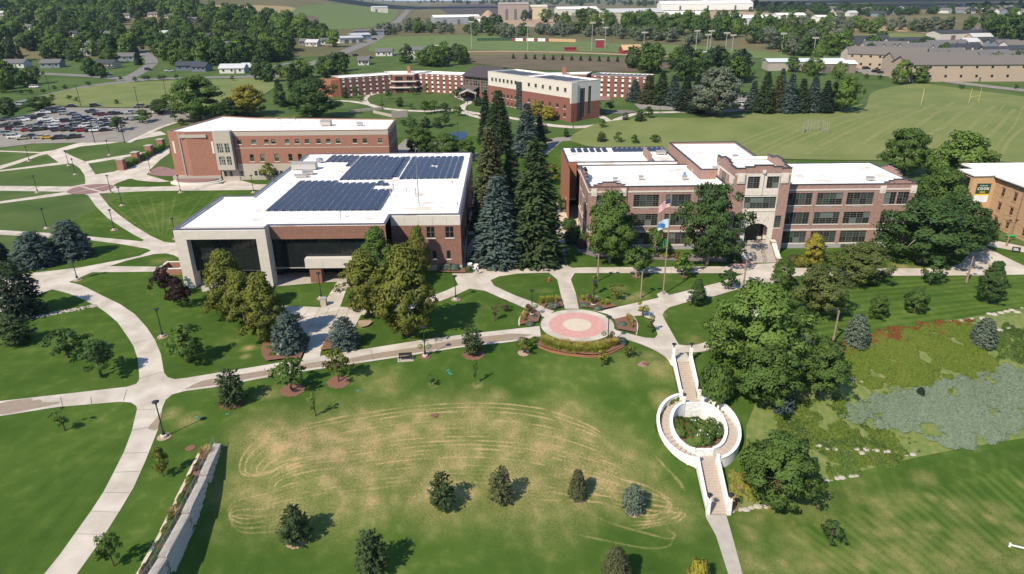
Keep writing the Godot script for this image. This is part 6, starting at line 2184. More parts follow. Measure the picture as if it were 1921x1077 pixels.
# ------------------------------------------------------------------ lamps
var lamp_proto: Node3D
func lamp_at(px: float, py: float, h: float, label: String, foot := true, style := 0, group := "black path lamps") -> Node3D:
	var p := at(px, py)
	var o := thing("path_lamp" if style < 2 else "wooden_lamp_post", p, label, "street lamp", group)
	var mb := MB.new()
	if foot and style < 2:
		mb.lathe([[0.42, 0], [0.42, 0.35], [0.34, 0.42], [0, 0.42]], 12)
		build(mb, "footing", M.concrete, o)
		mb = MB.new()
		mb.lathe([[0.85, 0.0], [0.85, 0.07], [0, 0.075]], 18)
		build(mb, "apron", M.dirt if style == 0 else M.mulch, o)
	mb = MB.new()
	if style < 2:
		mb.lathe([[0.2, 0.35], [0.2, 0.8], [0.12, 0.95], [0.085, 1.2], [0.07, h - 0.5], [0.1, h - 0.42], [0.13, h - 0.3]], 10)
		build(mb, "post", M.iron, o)
		mb = MB.new()
		mb.lathe([[0.1, h - 0.3], [0.14, h - 0.08], [0.42, h - 0.04], [0.44, h + 0.05], [0.25, h + 0.14], [0, h + 0.16]], 14)
		build(mb, "lamp_head", M.iron, o)
		mb = MB.new()
		mb.lathe([[0.02, h - 0.06], [0.33, h - 0.052]], 12)
		build(mb, "lens", M.white_flat, o)
	else:
		mb.lathe([[0.2, -0.2], [0.2, 0.9], [0.15, 1.0], [0.13, h], [0, h + 0.02]], 10)
		build(mb, "post", M.wood_post, o)
		for s in [-1, 1]:
			mb = MB.new()
			mb.tube(Vector3(0, h - 0.3, 0), Vector3(s * 0.7, h - 0.2, 0), 0.05, 0.05, 6)
			mb.tube(Vector3(s * 0.7, h - 0.2, 0), Vector3(s * 0.7, h + 0.2, 0), 0.05, 0.05, 6)
			mb.lathe([[0.08, h + 0.0], [0.12, h + 0.2], [0.36, h + 0.26], [0.36, h + 0.34], [0, h + 0.4]], 12, Vector3(s * 0.7, 0, 0))
			build(mb, "lamp_head", M.iron, o)
	return o
func basket(o: Node3D, h: float, s: float, mat: Material, seed_: int):
	var g := RandomNumberGenerator.new()
	g.seed = seed_
	var mb := MB.new()
	mb.tube(Vector3(0, h + 0.5, 0), Vector3(s * 0.65, h + 0.5, 0), 0.025, 0.025, 5)
	mb.tube(Vector3(s * 0.65, h + 0.5, 0), Vector3(s * 0.65, h, 0), 0.012, 0.012, 4)
	build(mb, "basket_arm", M.iron, o)
	mb = MB.new()
	for i in 240:
		var d := jitter(g).normalized()
		var p := Vector3(s * 0.65, h - 0.1, 0) + d * 0.42 * Vector3(1, 0.8, 1)
		mb.col = Color.WHITE * g.randf_range(0.6, 1.2)
		put_leaf(mb, g, p, d, 0.09, Vector3.ONE)
	build(mb, "flower_basket", mat, o)
func make_lamps():
	for q in [[308, 820, 5.2, "black disc lamp on red apron by the crossing of walks"], [305, 632, 5.0, "black disc lamp on lawn inside the big curved walk"], [214.3, 431.6, 5.0, "black lamp on grass left of the diagonal walk to the maroon crossing"], [87.7, 428.4, 5.0, "black lamp on the wedge lawn behind the pair of blue spruces"], [330.3, 448.4, 5.0, "black lamp beside the stone portal's corner"], [229.3, 385.8, 5.0, "black lamp on the striped lawn beside the library"], [208, 361.5, 5.0, "black lamp at the edge of the maroon paved crossing"], [70.7, 361.5, 5.0, "black lamp between two walks leading to the maroon crossing"], [339, 361.5, 5.0, "black lamp beside the walk in front of the brick hall's bay"], [476, 361.5, 5.0, "black lamp by the walk behind the library roof corner"], [55, 302.6, 5.0, "black lamp on a thin lawn wedge nearest the car park"], [129, 311, 5.0, "black lamp by the curving walk's inner edge"], [141.6, 327.6, 5.0, "black lamp on lawn just before the maroon crossing"], [205.5, 291, 5.0, "black lamp on lawn beyond the hedge and gateposts"], [282.7, 324, 5.0, "black lamp in the planting at the hedge's end"], [361.6, 327.6, 5.0, "black lamp on maroon paving before the curved steps"], [652.7, 536, 4.4, "black lamp beside the library's entrance walk under the canopy"], [855, 562, 4.6, "black lamp on lawn where the library's side walk bends"], [1541.5, 503, 4.6, "dark lamp beside the small yellow tree"], [603, 560, 5.0, "black lamp beside the grey utility box"]]:
		lamp_at(q[0], q[1], q[2], q[3])
	var b := lamp_at(145.4, 525.6, 5.0, "black lamp carrying a green banner at the walk's edge")
	var mb := MB.new()
	mb.box(Vector3(-0.95, 2.6, -0.02), Vector3(-0.15, 4.2, 0.02))
	build(mb, "banner", plain(0.03, 0.07, 0.02, 0.8), b)
	mb = MB.new()
	mb.tube(Vector3(-1.0, 4.25, 0), Vector3(1.0, 4.25, 0), 0.02, 0.02, 5)
	mb.tube(Vector3(-1.0, 2.55, 0), Vector3(0.0, 2.55, 0), 0.02, 0.02, 5)
	build(mb, "banner_arm", M.iron, b)
	var k := 0
	for q in [[524.8, 667, 5.0, "black lamp with white flower baskets in the blue spruce bed", M.cover_silver, M.white_flat], [797.8, 669, 5.0, "black lamp with cream flower baskets beside the park bench", M.grass_lime, M.cover_silver], [998, 592, 4.7, "black lamp with maroon and white baskets in the west plaza bed", M.leaf_purple, M.cover_silver], [1113, 574, 4.7, "black lamp with purple and white baskets behind the round plaza", leafy(0.12, 0.03, 0.12), M.cover_silver], [1140, 645, 4.7, "black lamp with white baskets in the grass bed before the plaza", M.cover_silver, M.leaf_brown]]:
		var o := lamp_at(q[0], q[1], q[2], q[3], true, 1)
		basket(o, 1.9, -1, q[4], 30 + k)
		basket(o, 1.9, 1, q[5], 60 + k)
		k += 1
	for q in [[1121, 528, 5.6, "wooden lamp post on lawn in front of the school, beside the flower basket lamp"], [1202, 559, 5.2, "wooden lamp post between sapling and flagpole"], [1394.5, 538, 5.2, "wooden twin lamp post with yellow box before the school steps"], [1562.8, 641.5, 5.4, "tall wooden lamp post on the edge of the bank"], [1813, 530, 5.2, "wooden twin lamp post beside the walk under big trees"], [1888, 462, 5.6, "wooden lamp post in front of the sandstone hall"]]:
		lamp_at(q[0], q[1], q[2], q[3], false, 2, "wooden lamp posts")
	for q in [[695, 182, 6, "lamp on lawn in front of the bent dormitory"], [845, 181, 6, "lamp beside the bent dormitory's last window strip"], [718, 207, 6, "lamp beside the loop walk below the bent dormitory"], [865, 196, 6, "lamp by the bicycle shelter walk"], [878, 220, 6, "lamp on the walk bend before the new residence"], [1075, 241, 6, "lamp at the corner of the new residence"], [1238, 212, 6, "lamp by the walk near the dark spruces"], [860, 268, 7, "lamp beside the little pond"]]:
		lamp_at(q[0], q[1], q[2], q[3], false, 0, "lamps of the dormitory quarter")
	for q in [[152, 200, 9], [262, 210, 10], [314, 190, 9], [94, 174, 8], [234, 268, 9], [178, 268, 8]]:
		var p := at(q[0], q[1])
		var o := thing("car_park_lamp", p, "tall dark lamp pole with flat twin head at the car park", "street lamp", "lamp poles of the car park")
		mb = MB.new()
		mb.tube(Vector3.ZERO, Vector3(0, q[2], 0), 0.14, 0.09, 8)
		build(mb, "pole", M.iron, o)
		mb = MB.new()
		mb.box(Vector3(-0.9, q[2], -0.2), Vector3(-0.15, q[2] + 0.15, 0.2))
		mb.box(Vector3(0.15, q[2], -0.2), Vector3(0.9, q[2] + 0.15, 0.2))
		mb.box(Vector3(-0.15, q[2] + 0.02, -0.05), Vector3(0.15, q[2] + 0.12, 0.05))
		build(mb, "lamp_head", M.iron, o)
# ------------------------------------------------------------------ small things
func make_small_things():
	# flagpole
	var p := at(1244, 552)
	var o := thing("flagpole", p, "tall bronze flagpole flying three flags before the school", "flagpole")
	var h := tall(p, 358)
	var mb := MB.new()
	mb.lathe([[0.3, 0], [0.28, 0.15], [0.13, 0.3], [0.12, h * 0.5], [0.06, h], [0, h + 0.01]], 10)
	build(mb, "pole", M.wood_post, o)
	mb = MB.new()
	mb.lathe([[0, h], [0.13, h + 0.1], [0.15, h + 0.18], [0.1, h + 0.28], [0, h + 0.3]], 10)
	build(mb, "finial", plain(0.6, 0.42, 0.1, 0.3, 0.9), o)
	flag(o, h - 1.4, 1.6, 2.1, "striped_flag")
	flag(o, h - 5.0, 1.6, 2.0, "blue_and_white_flag")
	flag(o, h - 8.6, 1.3, 0.8, "green_pennant")
	# hydrant
	p = at(1030, 528)
	o = thing("fire_hydrant", p, "small red fire hydrant on the lawn wedge by the walks", "hydrant")
	mb = MB.new()
	mb.lathe([[0.2, 0], [0.2, 0.06], [0.13, 0.08], [0.13, 0.6], [0.17, 0.62], [0.17, 0.66], [0.13, 0.72], [0.06, 0.82], [0.04, 0.9], [0, 0.9]], 12)
	build(mb, "barrel", plain(0.5, 0.05, 0.03, 0.5), o)
	for s in [-1, 1]:
		mb = MB.new()
		mb.tube(Vector3(s * 0.1, 0.48, 0), Vector3(s * 0.24, 0.48, 0), 0.07, 0.07, 8)
		build(mb, "nozzle", plain(0.5, 0.06, 0.03, 0.5), o)
	mb = MB.new()
	mb.tube(Vector3(0.1, 0.85, 0), Vector3(0.2, 1.6, 0), 0.015, 0.012, 4)
	build(mb, "marker_whip", M.white_flat, o)
	# benches
	bench(761, 675, 0.12, "dark slatted bench on a concrete pad facing the sloping lawn")
	bench(558, 602, 1.05, "dark bench at the plaza's left edge behind the blue spruce")
	# utility box
	p = at(608, 573)
	o = thing("utility_box", p, "grey concrete bin enclosure beside the plaza lamp", "bin")
	mb = MB.new()
	mb.box(Vector3(-0.5, 0, -0.45), Vector3(0.5, 1.35, 0.45))
	build(mb, "casing", M.concrete2, o)
	mb = MB.new()
	mb.box(Vector3(-0.56, 1.35, -0.5), Vector3(0.56, 1.48, 0.5))
	build(mb, "lid", M.grey, o)
	# manhole covers, and a black disc painted in as the lamp head's shadow
	for q in [[815, 778.5, 0.55, "round brown manhole cover in the worn lawn"], [1211, 680.5, 0.55, "dark round manhole cover set in brick pavers near the stair"], [357, 841, 0.6, "brown manhole cover on the lawn above the stone wall"], [382, 785, 0.3, "small black disc put in as the shadow of the lamp head"]]:
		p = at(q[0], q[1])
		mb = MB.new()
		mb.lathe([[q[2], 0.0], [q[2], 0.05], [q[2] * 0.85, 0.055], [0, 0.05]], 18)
		var c := build(mb, "cover_or_shadow_disc", M.mulch if q[0] != 382 else M.black, null, Transform3D(Basis(), p))  # the black one stands in for the shadow the lamp head casts
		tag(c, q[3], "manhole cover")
	sheet("brick_pad", [1194, 685, 1205, 677, 1219, 682, 1207, 690], M.maroon_pave, false, 0.04)
	for q in [[840, 695, "turquoise irrigation lid, the one highest on the slope"], [843, 699, "turquoise irrigation lid in the middle of three"], [845.5, 702, "turquoise irrigation lid, lowest of three in a row"], [369, 783, "turquoise irrigation lid beside the lamp's shadow"], [426, 777, "turquoise irrigation lid near the young pine's mulch"], [671, 733, "green and black irrigation valve box on the slope"]]:
		p = at(q[0], q[1])
		mb = MB.new()
		mb.box(Vector3(-0.2, -0.05, -0.14), Vector3(0.2, 0.06, 0.14))
		mb.box(Vector3(-0.16, 0.06, -0.1), Vector3(0.16, 0.07, 0.1))
		var c := build(mb, "irrigation_lid", plain(0.04, 0.26, 0.2, 0.5), null, Transform3D(Basis(Vector3.UP, 0.4), p))
		tag(c, q[2], "irrigation lid")
	# white planters by the library corner
	for q in [[893.5, 506, "white cylinder planter beside the walking person"], [882, 504, "white cylinder planter holding a shrub at the library corner"]]:
		p = at(q[0], q[1])
		o = thing("planter_pot", p, q[2], "planter")
		mb = MB.new()
		mb.lathe([[0.45, 0], [0.5, 1.15], [0.42, 1.15], [0.4, 1.0], [0, 1.0]], 16)
		build(mb, "pot", M.white, o)
	# person walking
	person(at(896, 514.5))
	# field things
	for q in [[1728, 196, 176, -0.15], [1826, 194, 174, 0.35]]:
		p = at(q[0], q[1])
		o = thing("goal_posts", p, "yellow football goal posts seen " + ("almost edge-on" if q[0] < 1800 else "square-on beside the white shelter"), "goal posts", "", q[3] + (1.2 if q[0] < 1800 else 0.0))
		var yel := plain(0.5, 0.42, 0.13, 0.5)
		for s in [-1, 1]:
			mb = MB.new()
			mb.tube(Vector3(s * 2.8, 0, 0), Vector3(s * 2.8, 6.5, 0), 0.09, 0.07, 8)
			build(mb, "upright", yel, o)
		mb = MB.new()
		mb.tube(Vector3(-2.8, 3, 0), Vector3(2.8, 3, 0), 0.1, 0.1, 8)
		mb.tube(Vector3(-2.0, 3, 0), Vector3(-2.8, 2.2, 0), 0.06, 0.06, 6)
		mb.tube(Vector3(2.0, 3, 0), Vector3(2.8, 2.2, 0), 0.06, 0.06, 6)
		build(mb, "crossbar", yel, o)
	p = at(1527, 250)
	o = thing("backstop", p, "grey chain-link backstop on a dirt pad in the field", "backstop")
	for s in [[-4.5, -1.0, -3.0, 1.8], [3.0, 1.8, 4.5, -1.5]]:
		mb = MB.new()
		for k in 5:
			var f := k / 4.0
			var q := Vector3(lerpf(s[0], s[2], f), 0, -lerpf(s[1], s[3], f))
			mb.tube(q, q + Vector3.UP * 4.0, 0.05, 0.05, 5)
		for k in 6:
			mb.tube(Vector3(s[0], 0.2 + k * 0.75, -s[1]), Vector3(s[2], 0.2 + k * 0.75, -s[3]), 0.03, 0.03, 4)
		build(mb, "wing_fence", M.grey, o)
	mb = MB.new()
	for k in 6:
		var q := Vector3(-3.0 + k * 1.2, 0, -1.8)
		mb.tube(q, q + Vector3.UP * 4.5, 0.05, 0.05, 5)
	for k in 7:
		mb.tube(Vector3(-3.0, 0.2 + k * 0.7, -1.8), Vector3(3.0, 0.2 + k * 0.7, -1.8), 0.03, 0.03, 4)
	build(mb, "back_fence", M.grey, o)
	sheet("dirt_pad", [1505, 248, 1520, 242, 1545, 244, 1549, 250, 1535, 253, 1510, 252], M.dirt, true, 0.12)
	# bicycles by the sandstone hall
	for q in [[1856, 443, 0.2, "black bicycle parked nearest the walk by the sandstone hall", 0], [1868, 447, 0.3, "grey bicycle standing in the middle of the rack", 0], [1874, 435, 0.1, "green bicycle leaning below the sandstone wall", 1], [1858, 427, 0.4, "dark bicycle at the ochre tower's foot", 0]]:
		bike(at(q[0], q[1]), q[2], q[3], plain(0.05, 0.45, 0.05, 0.4) if q[4] else M.black)
	p = at(1897, 445)
	o = thing("green_bench_box", p, "low bright green bench against the sandstone wall", "bench")
	mb = MB.new()
	mb.box(Vector3(-1.1, 0.3, -0.35), Vector3(1.1, 0.45, 0.35))
	build(mb, "seat", plain(0.02, 0.42, 0.12, 0.5), o)
	mb = MB.new()
	mb.box(Vector3(-1.0, 0, -0.3), Vector3(-0.9, 0.3, 0.3))
	mb.box(Vector3(0.9, 0, -0.3), Vector3(1.0, 0.3, 0.3))
	build(mb, "leg", M.iron, o)
	p = at(1905, 474)
	o = thing("yard_sign", p, "small dark sign board with white lettering on two posts", "sign", "", -0.5)
	mb = MB.new()
	mb.box(Vector3(-0.75, 0.35, -0.04), Vector3(0.75, 1.25, 0.04))
	build(mb, "board", M.cap, o)
	mb = MB.new()
	mb.box(Vector3(-0.7, 0, -0.05), Vector3(-0.6, 0.35, 0.05))
	mb.box(Vector3(0.6, 0, -0.05), Vector3(0.7, 0.35, 0.05))
	build(mb, "post", M.cap, o)
	mb = MB.new()
	for k in 3:
		mb.box(Vector3(-0.5, 0.5 + k * 0.2, 0.04), Vector3(0.45 - k * 0.1, 0.58 + k * 0.2, 0.05))
	build(mb, "lettering", M.white_flat, o)
	# white pipe at the frame's lower right
	p = at(1905, 1028)
	o = thing("white_post", p, "white wooden rail end lying on the lower lawn", "rail", "", -0.4)
	mb = MB.new()
	mb.box(Vector3(-0.5, 0.2, -0.08), Vector3(2.4, 0.32, 0.08))
	build(mb, "rail", M.white, o)
	mb = MB.new()
	mb.box(Vector3(-0.7, 0, -0.12), Vector3(-0.5, 0.5, 0.12))
	build(mb, "post", M.white, o)
func bench(px: float, py: float, yaw: float, label: String):
	var o := thing("park_bench", at(px, py), label, "bench", "", yaw)
	var mb := MB.new()
	mb.box(Vector3(-1.2, -0.3, -0.7), Vector3(1.2, 0.06, 0.6))
	build(mb, "pad", M.concrete2, o)
	for k in 4:
		mb = MB.new()
		mb.box(Vector3(-0.95, 0.45, -0.28 + k * 0.14), Vector3(0.95, 0.49, -0.17 + k * 0.14))
		build(mb, "seat_slat", M.black, o)
	for k in 4:
		mb = MB.new()
		mb.box(Vector3(-0.95, 0.55 + k * 0.13, -0.36), Vector3(0.95, 0.65 + k * 0.13, -0.32))
		build(mb, "back_slat", M.black, o)
	for s in [-1, 1]:
		mb = MB.new()
		mb.box(Vector3(s * 0.95 - 0.04, 0.06, -0.36), Vector3(s * 0.95 + 0.04, 1.05, -0.3))
		mb.box(Vector3(s * 0.95 - 0.04, 0.06, 0.24), Vector3(s * 0.95 + 0.04, 0.7, 0.3))
		mb.box(Vector3(s * 0.95 - 0.04, 0.64, -0.3), Vector3(s * 0.95 + 0.04, 0.7, 0.24))
		build(mb, "end_frame", M.iron, o)
func flag(o: Node3D, y: float, h: float, w: float, called: String):
	var nx := 14
	var ny := 13
	var parts := {}
	var cols := {"red": plain(0.45, 0.02, 0.03, 0.8), "white": plain(0.75, 0.75, 0.75, 0.8), "navy": plain(0.03, 0.04, 0.13, 0.8), "sky": plain(0.45, 0.60, 0.70, 0.8), "blue": plain(0.05, 0.18, 0.45, 0.8), "green": plain(0.01, 0.16, 0.05, 0.8)}
	var P := func(i, j):
		var u: float = float(i) / nx
		var v: float = float(j) / ny
		return Vector3(-0.1 - w * u * 0.92, y - h * v - 0.55 * w * u * u * (0.6 if called.begins_with("blue") else 1.0), 0.12 * sin(u * 9 + v * 2) * (0.3 + u) + 0.2 * u)
	for i in nx:
		for j in ny:
			var c := "white"
			if called == "striped_flag":
				c = "navy" if i < nx * 0.4 and j < 7 else ("red" if j % 2 == 0 else "white")
			elif called == "green_pennant":
				c = "green"
			else:
				c = "blue" if absf(j - (ny - i * 0.7)) < 3.4 and i > 3 else "sky"
			if not parts.has(c):
				parts[c] = MB.new()
			parts[c].quad(P.call(i + 1, j + 1), P.call(i, j + 1), P.call(i, j), P.call(i + 1, j))
	var first: MeshInstance3D = null
	for c in parts:
		if first == null:
			first = build(parts[c], called, cols[c], o)
		else:
			build(parts[c], "field_colour", cols[c], first)
func bike(p: Vector3, yaw: float, label: String, mat: Material):
	var o := thing("bicycle", p, label, "bicycle", "bicycles by the sandstone hall", yaw)
	for s in [-0.52, 0.52]:
		var mb := MB.new()
		for k in 18:
			var a := TAU * k / 18
			var b := TAU * (k + 1) / 18
			mb.tube(Vector3(s + cos(a) * 0.33, 0.35 + sin(a) * 0.33, 0), Vector3(s + cos(b) * 0.33, 0.35 + sin(b) * 0.33, 0), 0.03, 0.03, 4, false)
		build(mb, "wheel", M.black, o)
	var f := MB.new()
	for e in [[-0.52, 0.35, -0.05, 0.32], [-0.05, 0.32, -0.2, 0.8], [-0.52, 0.35, -0.18, 0.75], [-0.05, 0.32, 0.38, 0.78], [-0.2, 0.75, 0.36, 0.82], [0.52, 0.35, 0.36, 0.95]]:
		f.tube(Vector3(e[0], e[1], 0), Vector3(e[2], e[3], 0), 0.03, 0.03, 5)
	build(f, "frame", mat, o)
	f = MB.new()
	f.box(Vector3(-0.34, 0.88, -0.08), Vector3(-0.08, 0.94, 0.08))
	f.tube(Vector3(-0.2, 0.78, 0), Vector3(-0.21, 0.9, 0), 0.02, 0.02, 5)
	build(f, "saddle", M.black, o)
	f = MB.new()
	f.tube(Vector3(0.35, 0.98, -0.28), Vector3(0.35, 0.98, 0.28), 0.02, 0.02, 5)
	build(f, "handlebar", M.black, o)
# a body as one smooth skin: tapered bones joined by a smooth minimum, meshed as surface nets
func person(p: Vector3):
	var o := thing("person", p, "person in white top and dark shorts with blue backpack walking past the library", "person", "", 2.2)
	var B := [  # a, b, ra, rb, colour
		[Vector3(0, 0.98, 0), Vector3(0, 1.38, 0.02), 0.145, 0.165, 0], [Vector3(-0.17, 1.40, 0.02), Vector3(0.17, 1.40, 0.02), 0.075, 0.075, 0],
		[Vector3(0, 1.42, 0.02), Vector3(0, 1.52, 0.04), 0.06, 0.055, 1], [Vector3(0, 1.60, 0.05), Vector3(0, 1.68, 0.04), 0.092, 0.098, 1], [Vector3(0, 1.60, 0.13), Vector3(0, 1.615, 0.165), 0.03, 0.018, 1],
		[Vector3(-0.09, 0.94, 0), Vector3(-0.1, 0.50, 0.16), 0.105, 0.062, 2], [Vector3(-0.1, 0.50, 0.16), Vector3(-0.1, 0.08, 0.12), 0.056, 0.036, 1], [Vector3(-0.1, 0.05, 0.1), Vector3(-0.1, 0.04, 0.28), 0.042, 0.036, 3],
		[Vector3(0.09, 0.94, 0), Vector3(0.1, 0.50, -0.06), 0.105, 0.062, 2], [Vector3(0.1, 0.50, -0.06), Vector3(0.1, 0.14, -0.32), 0.056, 0.036, 1], [Vector3(0.1, 0.1, -0.33), Vector3(0.1, 0.05, -0.18), 0.042, 0.036, 3],
		[Vector3(-0.22, 1.38, 0), Vector3(-0.27, 1.10, -0.1), 0.052, 0.04, 0], [Vector3(-0.27, 1.10, -0.1), Vector3(-0.25, 0.88, 0.06), 0.038, 0.028, 1], [Vector3(-0.25, 0.86, 0.08), Vector3(-0.25, 0.78, 0.13), 0.03, 0.02, 1],
		[Vector3(0.22, 1.38, 0), Vector3(0.27, 1.10, 0.08), 0.052, 0.04, 0], [Vector3(0.27, 1.10, 0.08), Vector3(0.25, 0.92, 0.26), 0.038, 0.028, 1], [Vector3(0.25, 0.90, 0.28), Vector3(0.25, 0.84, 0.35), 0.03, 0.02, 1]]
	for s in [[-0.25, 0.80, 0.12], [0.25, 0.86, 0.34]]:
		for k in 5:
			var a := Vector3(s[0] + (k - 2) * 0.012, s[1], s[2])
			B.append([a, a + Vector3((k - 2) * 0.006, -0.05 - 0.01 * (2 - absf(k - 2)), 0.03), 0.009, 0.007, 1])
	var cell := 0.028
	var lo := Vector3(-0.42, -0.02, -0.48)
	var nx := 30
	var ny := 64
	var nz := 34
	var f := PackedFloat32Array()
	f.resize(nx * ny * nz)
	f.fill(1.0)
	for b in B:
		var r := maxf(b[2], b[3]) + 0.09
		var mn: Vector3 = (b[0].min(b[1]) - Vector3.ONE * r - lo) / cell
		var mx: Vector3 = (b[0].max(b[1]) + Vector3.ONE * r - lo) / cell
		var ab: Vector3 = b[1] - b[0]
		for k in range(maxi(0, int(mn.z)), mini(nz, int(mx.z) + 2)):
			for j in range(maxi(0, int(mn.y)), mini(ny, int(mx.y) + 2)):
				for i in range(maxi(0, int(mn.x)), mini(nx, int(mx.x) + 2)):
					var q := lo + Vector3(i, j, k) * cell
					var t := clampf((q - b[0]).dot(ab) / ab.length_squared(), 0, 1)
					var d: float = q.distance_to(b[0] + ab * t) - lerpf(b[2], b[3], t)
					var ix := (k * ny + j) * nx + i
					var h := maxf(0.035 - absf(f[ix] - d), 0) / 0.035
					f[ix] = minf(f[ix], d) - h * h * 0.035 / 4
	var where := {}
	var pts := PackedVector3Array()
	var F := func(i, j, k): return f[(k * ny + j) * nx + i]
	for k in nz - 1:
		for j in ny - 1:
			for i in nx - 1:
				var sum := Vector3.ZERO
				var c := 0
				for e in [[0, 0, 0, 1, 0, 0], [0, 1, 0, 1, 1, 0], [0, 0, 1, 1, 0, 1], [0, 1, 1, 1, 1, 1], [0, 0, 0, 0, 1, 0], [1, 0, 0, 1, 1, 0], [0, 0, 1, 0, 1, 1], [1, 0, 1, 1, 1, 1], [0, 0, 0, 0, 0, 1], [1, 0, 0, 1, 0, 1], [0, 1, 0, 0, 1, 1], [1, 1, 0, 1, 1, 1]]:
					var a: float = F.call(i + e[0], j + e[1], k + e[2])
					var b2: float = F.call(i + e[3], j + e[4], k + e[5])
					if (a < 0) != (b2 < 0):
						sum += Vector3(e[0], e[1], e[2]).lerp(Vector3(e[3], e[4], e[5]), a / (a - b2))
						c += 1
				if c:
					where[(k * ny + j) * nx + i] = pts.size()
					pts.append(lo + (Vector3(i, j, k) + sum / c) * cell)
	var cols := [Color(0.62, 0.62, 0.64), Color(0.36, 0.22, 0.15), Color(0.05, 0.05, 0.07), Color(0.5, 0.5, 0.5)]
	var mb := MB.new()
	for k in range(1, nz - 1):
		for j in range(1, ny - 1):
			for i in range(1, nx - 1):
				var a: float = F.call(i, j, k)
				for ax in 3:
					var b2: float = F.call(i + (1 if ax == 0 else 0), j + (1 if ax == 1 else 0), k + (1 if ax == 2 else 0))
					if (a < 0) == (b2 < 0):
						continue
					var o4 := [[[0, 0, 0], [0, -1, 0], [0, -1, -1], [0, 0, -1]], [[0, 0, 0], [0, 0, -1], [-1, 0, -1], [-1, 0, 0]], [[0, 0, 0], [-1, 0, 0], [-1, -1, 0], [0, -1, 0]]]
					var q := []
					for e in o4[ax]:
						q.append(pts[where[((k + e[2]) * ny + j + e[1]) * nx + i + e[0]]])
					if a < 0:
						q.reverse()
					var best := 9.0
					for b in B:
						var ab: Vector3 = b[1] - b[0]
						var t := clampf((q[0] - b[0]).dot(ab) / ab.length_squared(), 0, 1)
						var d: float = q[0].distance_to(b[0] + ab * t) - lerpf(b[2], b[3], t)
						if d < best:
							best = d
							mb.col = cols[b[4]]
					mb.quad(q[3], q[2], q[1], q[0])
	var skin := plain(1, 1, 1, 0.8)
	skin.vertex_color_use_as_albedo = true
	build(mb, "body", skin, o)
	mb = MB.new()
	mb.lathe([[0.0, 1.62], [0.1, 1.66], [0.108, 1.71], [0.07, 1.78], [0, 1.795]], 14, Vector3(0, 0, 0.025))
	build(mb, "hair", M.bark, o)
	mb = MB.new()
	mb.box(Vector3(-0.14, 1.0, -0.3), Vector3(0.14, 1.42, -0.14))
	mb.box(Vector3(-0.1, 1.42, -0.27), Vector3(0.1, 1.46, -0.16))
	build(mb, "backpack", plain(0.03, 0.06, 0.25, 0.7), o)
# ------------------------------------------------------------------ cars
var car_mesh := {}
func car_parts(kind: String) -> Dictionary:
	if car_mesh.has(kind):
		return car_mesh[kind]
	var L := 4.6
	var roof := 1.45
	var low := [[-2.3, 0.35], [2.25, 0.35], [2.3, 0.62], [2.15, 0.78], [0.95, 0.95], [-1.75, 0.98], [-2.25, 0.9]]
	var cab := [[1.05, 0.9], [0.3, 1.40], [-1.0, 1.42], [-1.8, 0.95]]
	if kind == "suv":
		roof = 1.75
		low = [[-2.3, 0.4], [2.25, 0.4], [2.3, 0.75], [2.2, 0.95], [1.1, 1.08], [-2.2, 1.1], [-2.3, 0.95]]
		cab = [[1.2, 1.05], [0.5, 1.68], [-1.9, 1.72], [-2.22, 1.08]]
	elif kind == "pickup":
		low = [[-2.8, 0.5], [2.7, 0.5], [2.75, 0.9], [2.6, 1.08], [1.4, 1.15], [-2.8, 1.15]]
		cab = [[1.4, 1.12], [0.75, 1.80], [-0.75, 1.82], [-0.95, 1.12]]
	var to := func(a): 
		var p := PackedVector2Array()
		for q in a:
			p.append(Vector2(q[0], q[1]))
		return p
	var body := MB.new()
	body.extrude(to.call(low), -0.9, 0.9)
	var top := []
	for q in cab:
		top.append(q)
	# cabin narrows towards the roof
	var glass := MB.new()
	var c: Array = cab
	var side := func(i, s): return Vector3(c[i][0], c[i][1], s * (0.86 if c[i][1] < 1.2 and i in [0, 3] else 0.68))
	for s in [-1, 1]:
		var q := [side.call(0, s), side.call(1, s), side.call(2, s), side.call(3, s)]
		if s > 0:
			glass.quad(q[3], q[0], q[1], q[2])
		else:
			glass.quad(q[0], q[3], q[2], q[1])
	glass.quad(side.call(0, 1), side.call(0, -1), side.call(1, -1), side.call(1, 1))
	glass.quad(side.call(3, -1), side.call(3, 1), side.call(2, 1), side.call(2, -1))
	var rf: float = c[1][1]
	body.box(Vector3(c[2][0] - 0.05, rf, -0.7), Vector3(c[1][0] + 0.05, rf + 0.05, 0.7))
	for s in [-1, 1]:
		for i in [[0, 1], [2, 3]]:
			body.tube(side.call(i[0], s), side.call(i[1], s), 0.05, 0.05, 4)
		var mx: float = (c[1][0] + c[2][0]) / 2
		body.tube(Vector3(mx, c[0][1], s * 0.86), Vector3(mx, rf, s * 0.69), 0.05, 0.05, 4)
	if kind == "pickup":
		body.box(Vector3(-2.75, 1.15, -0.9), Vector3(-1.0, 1.35, -0.78))
		body.box(Vector3(-2.75, 1.15, 0.78), Vector3(-1.0, 1.35, 0.9))
		body.box(Vector3(-2.8, 1.15, -0.78), Vector3(-2.68, 1.35, 0.78))
	var wheel := MB.new()
	wheel.tube(Vector3(0, 0.33, -0.11), Vector3(0, 0.33, 0.11), 0.33, 0.33, 10)
	var lamp := MB.new()
	lamp.box(Vector3(-0.03, 0.0, -0.2), Vector3(0.03, 0.14, 0.2))
	car_mesh[kind] = {"body": body.mesh(), "glass": glass.mesh(), "wheel": wheel.mesh(), "lamp": lamp.mesh(), "axle": 1.75 if kind == "pickup" else 1.4, "nose": 2.74 if kind == "pickup" else 2.26, "ly": 0.85 if kind != "sedan" else 0.62}
	return car_mesh[kind]
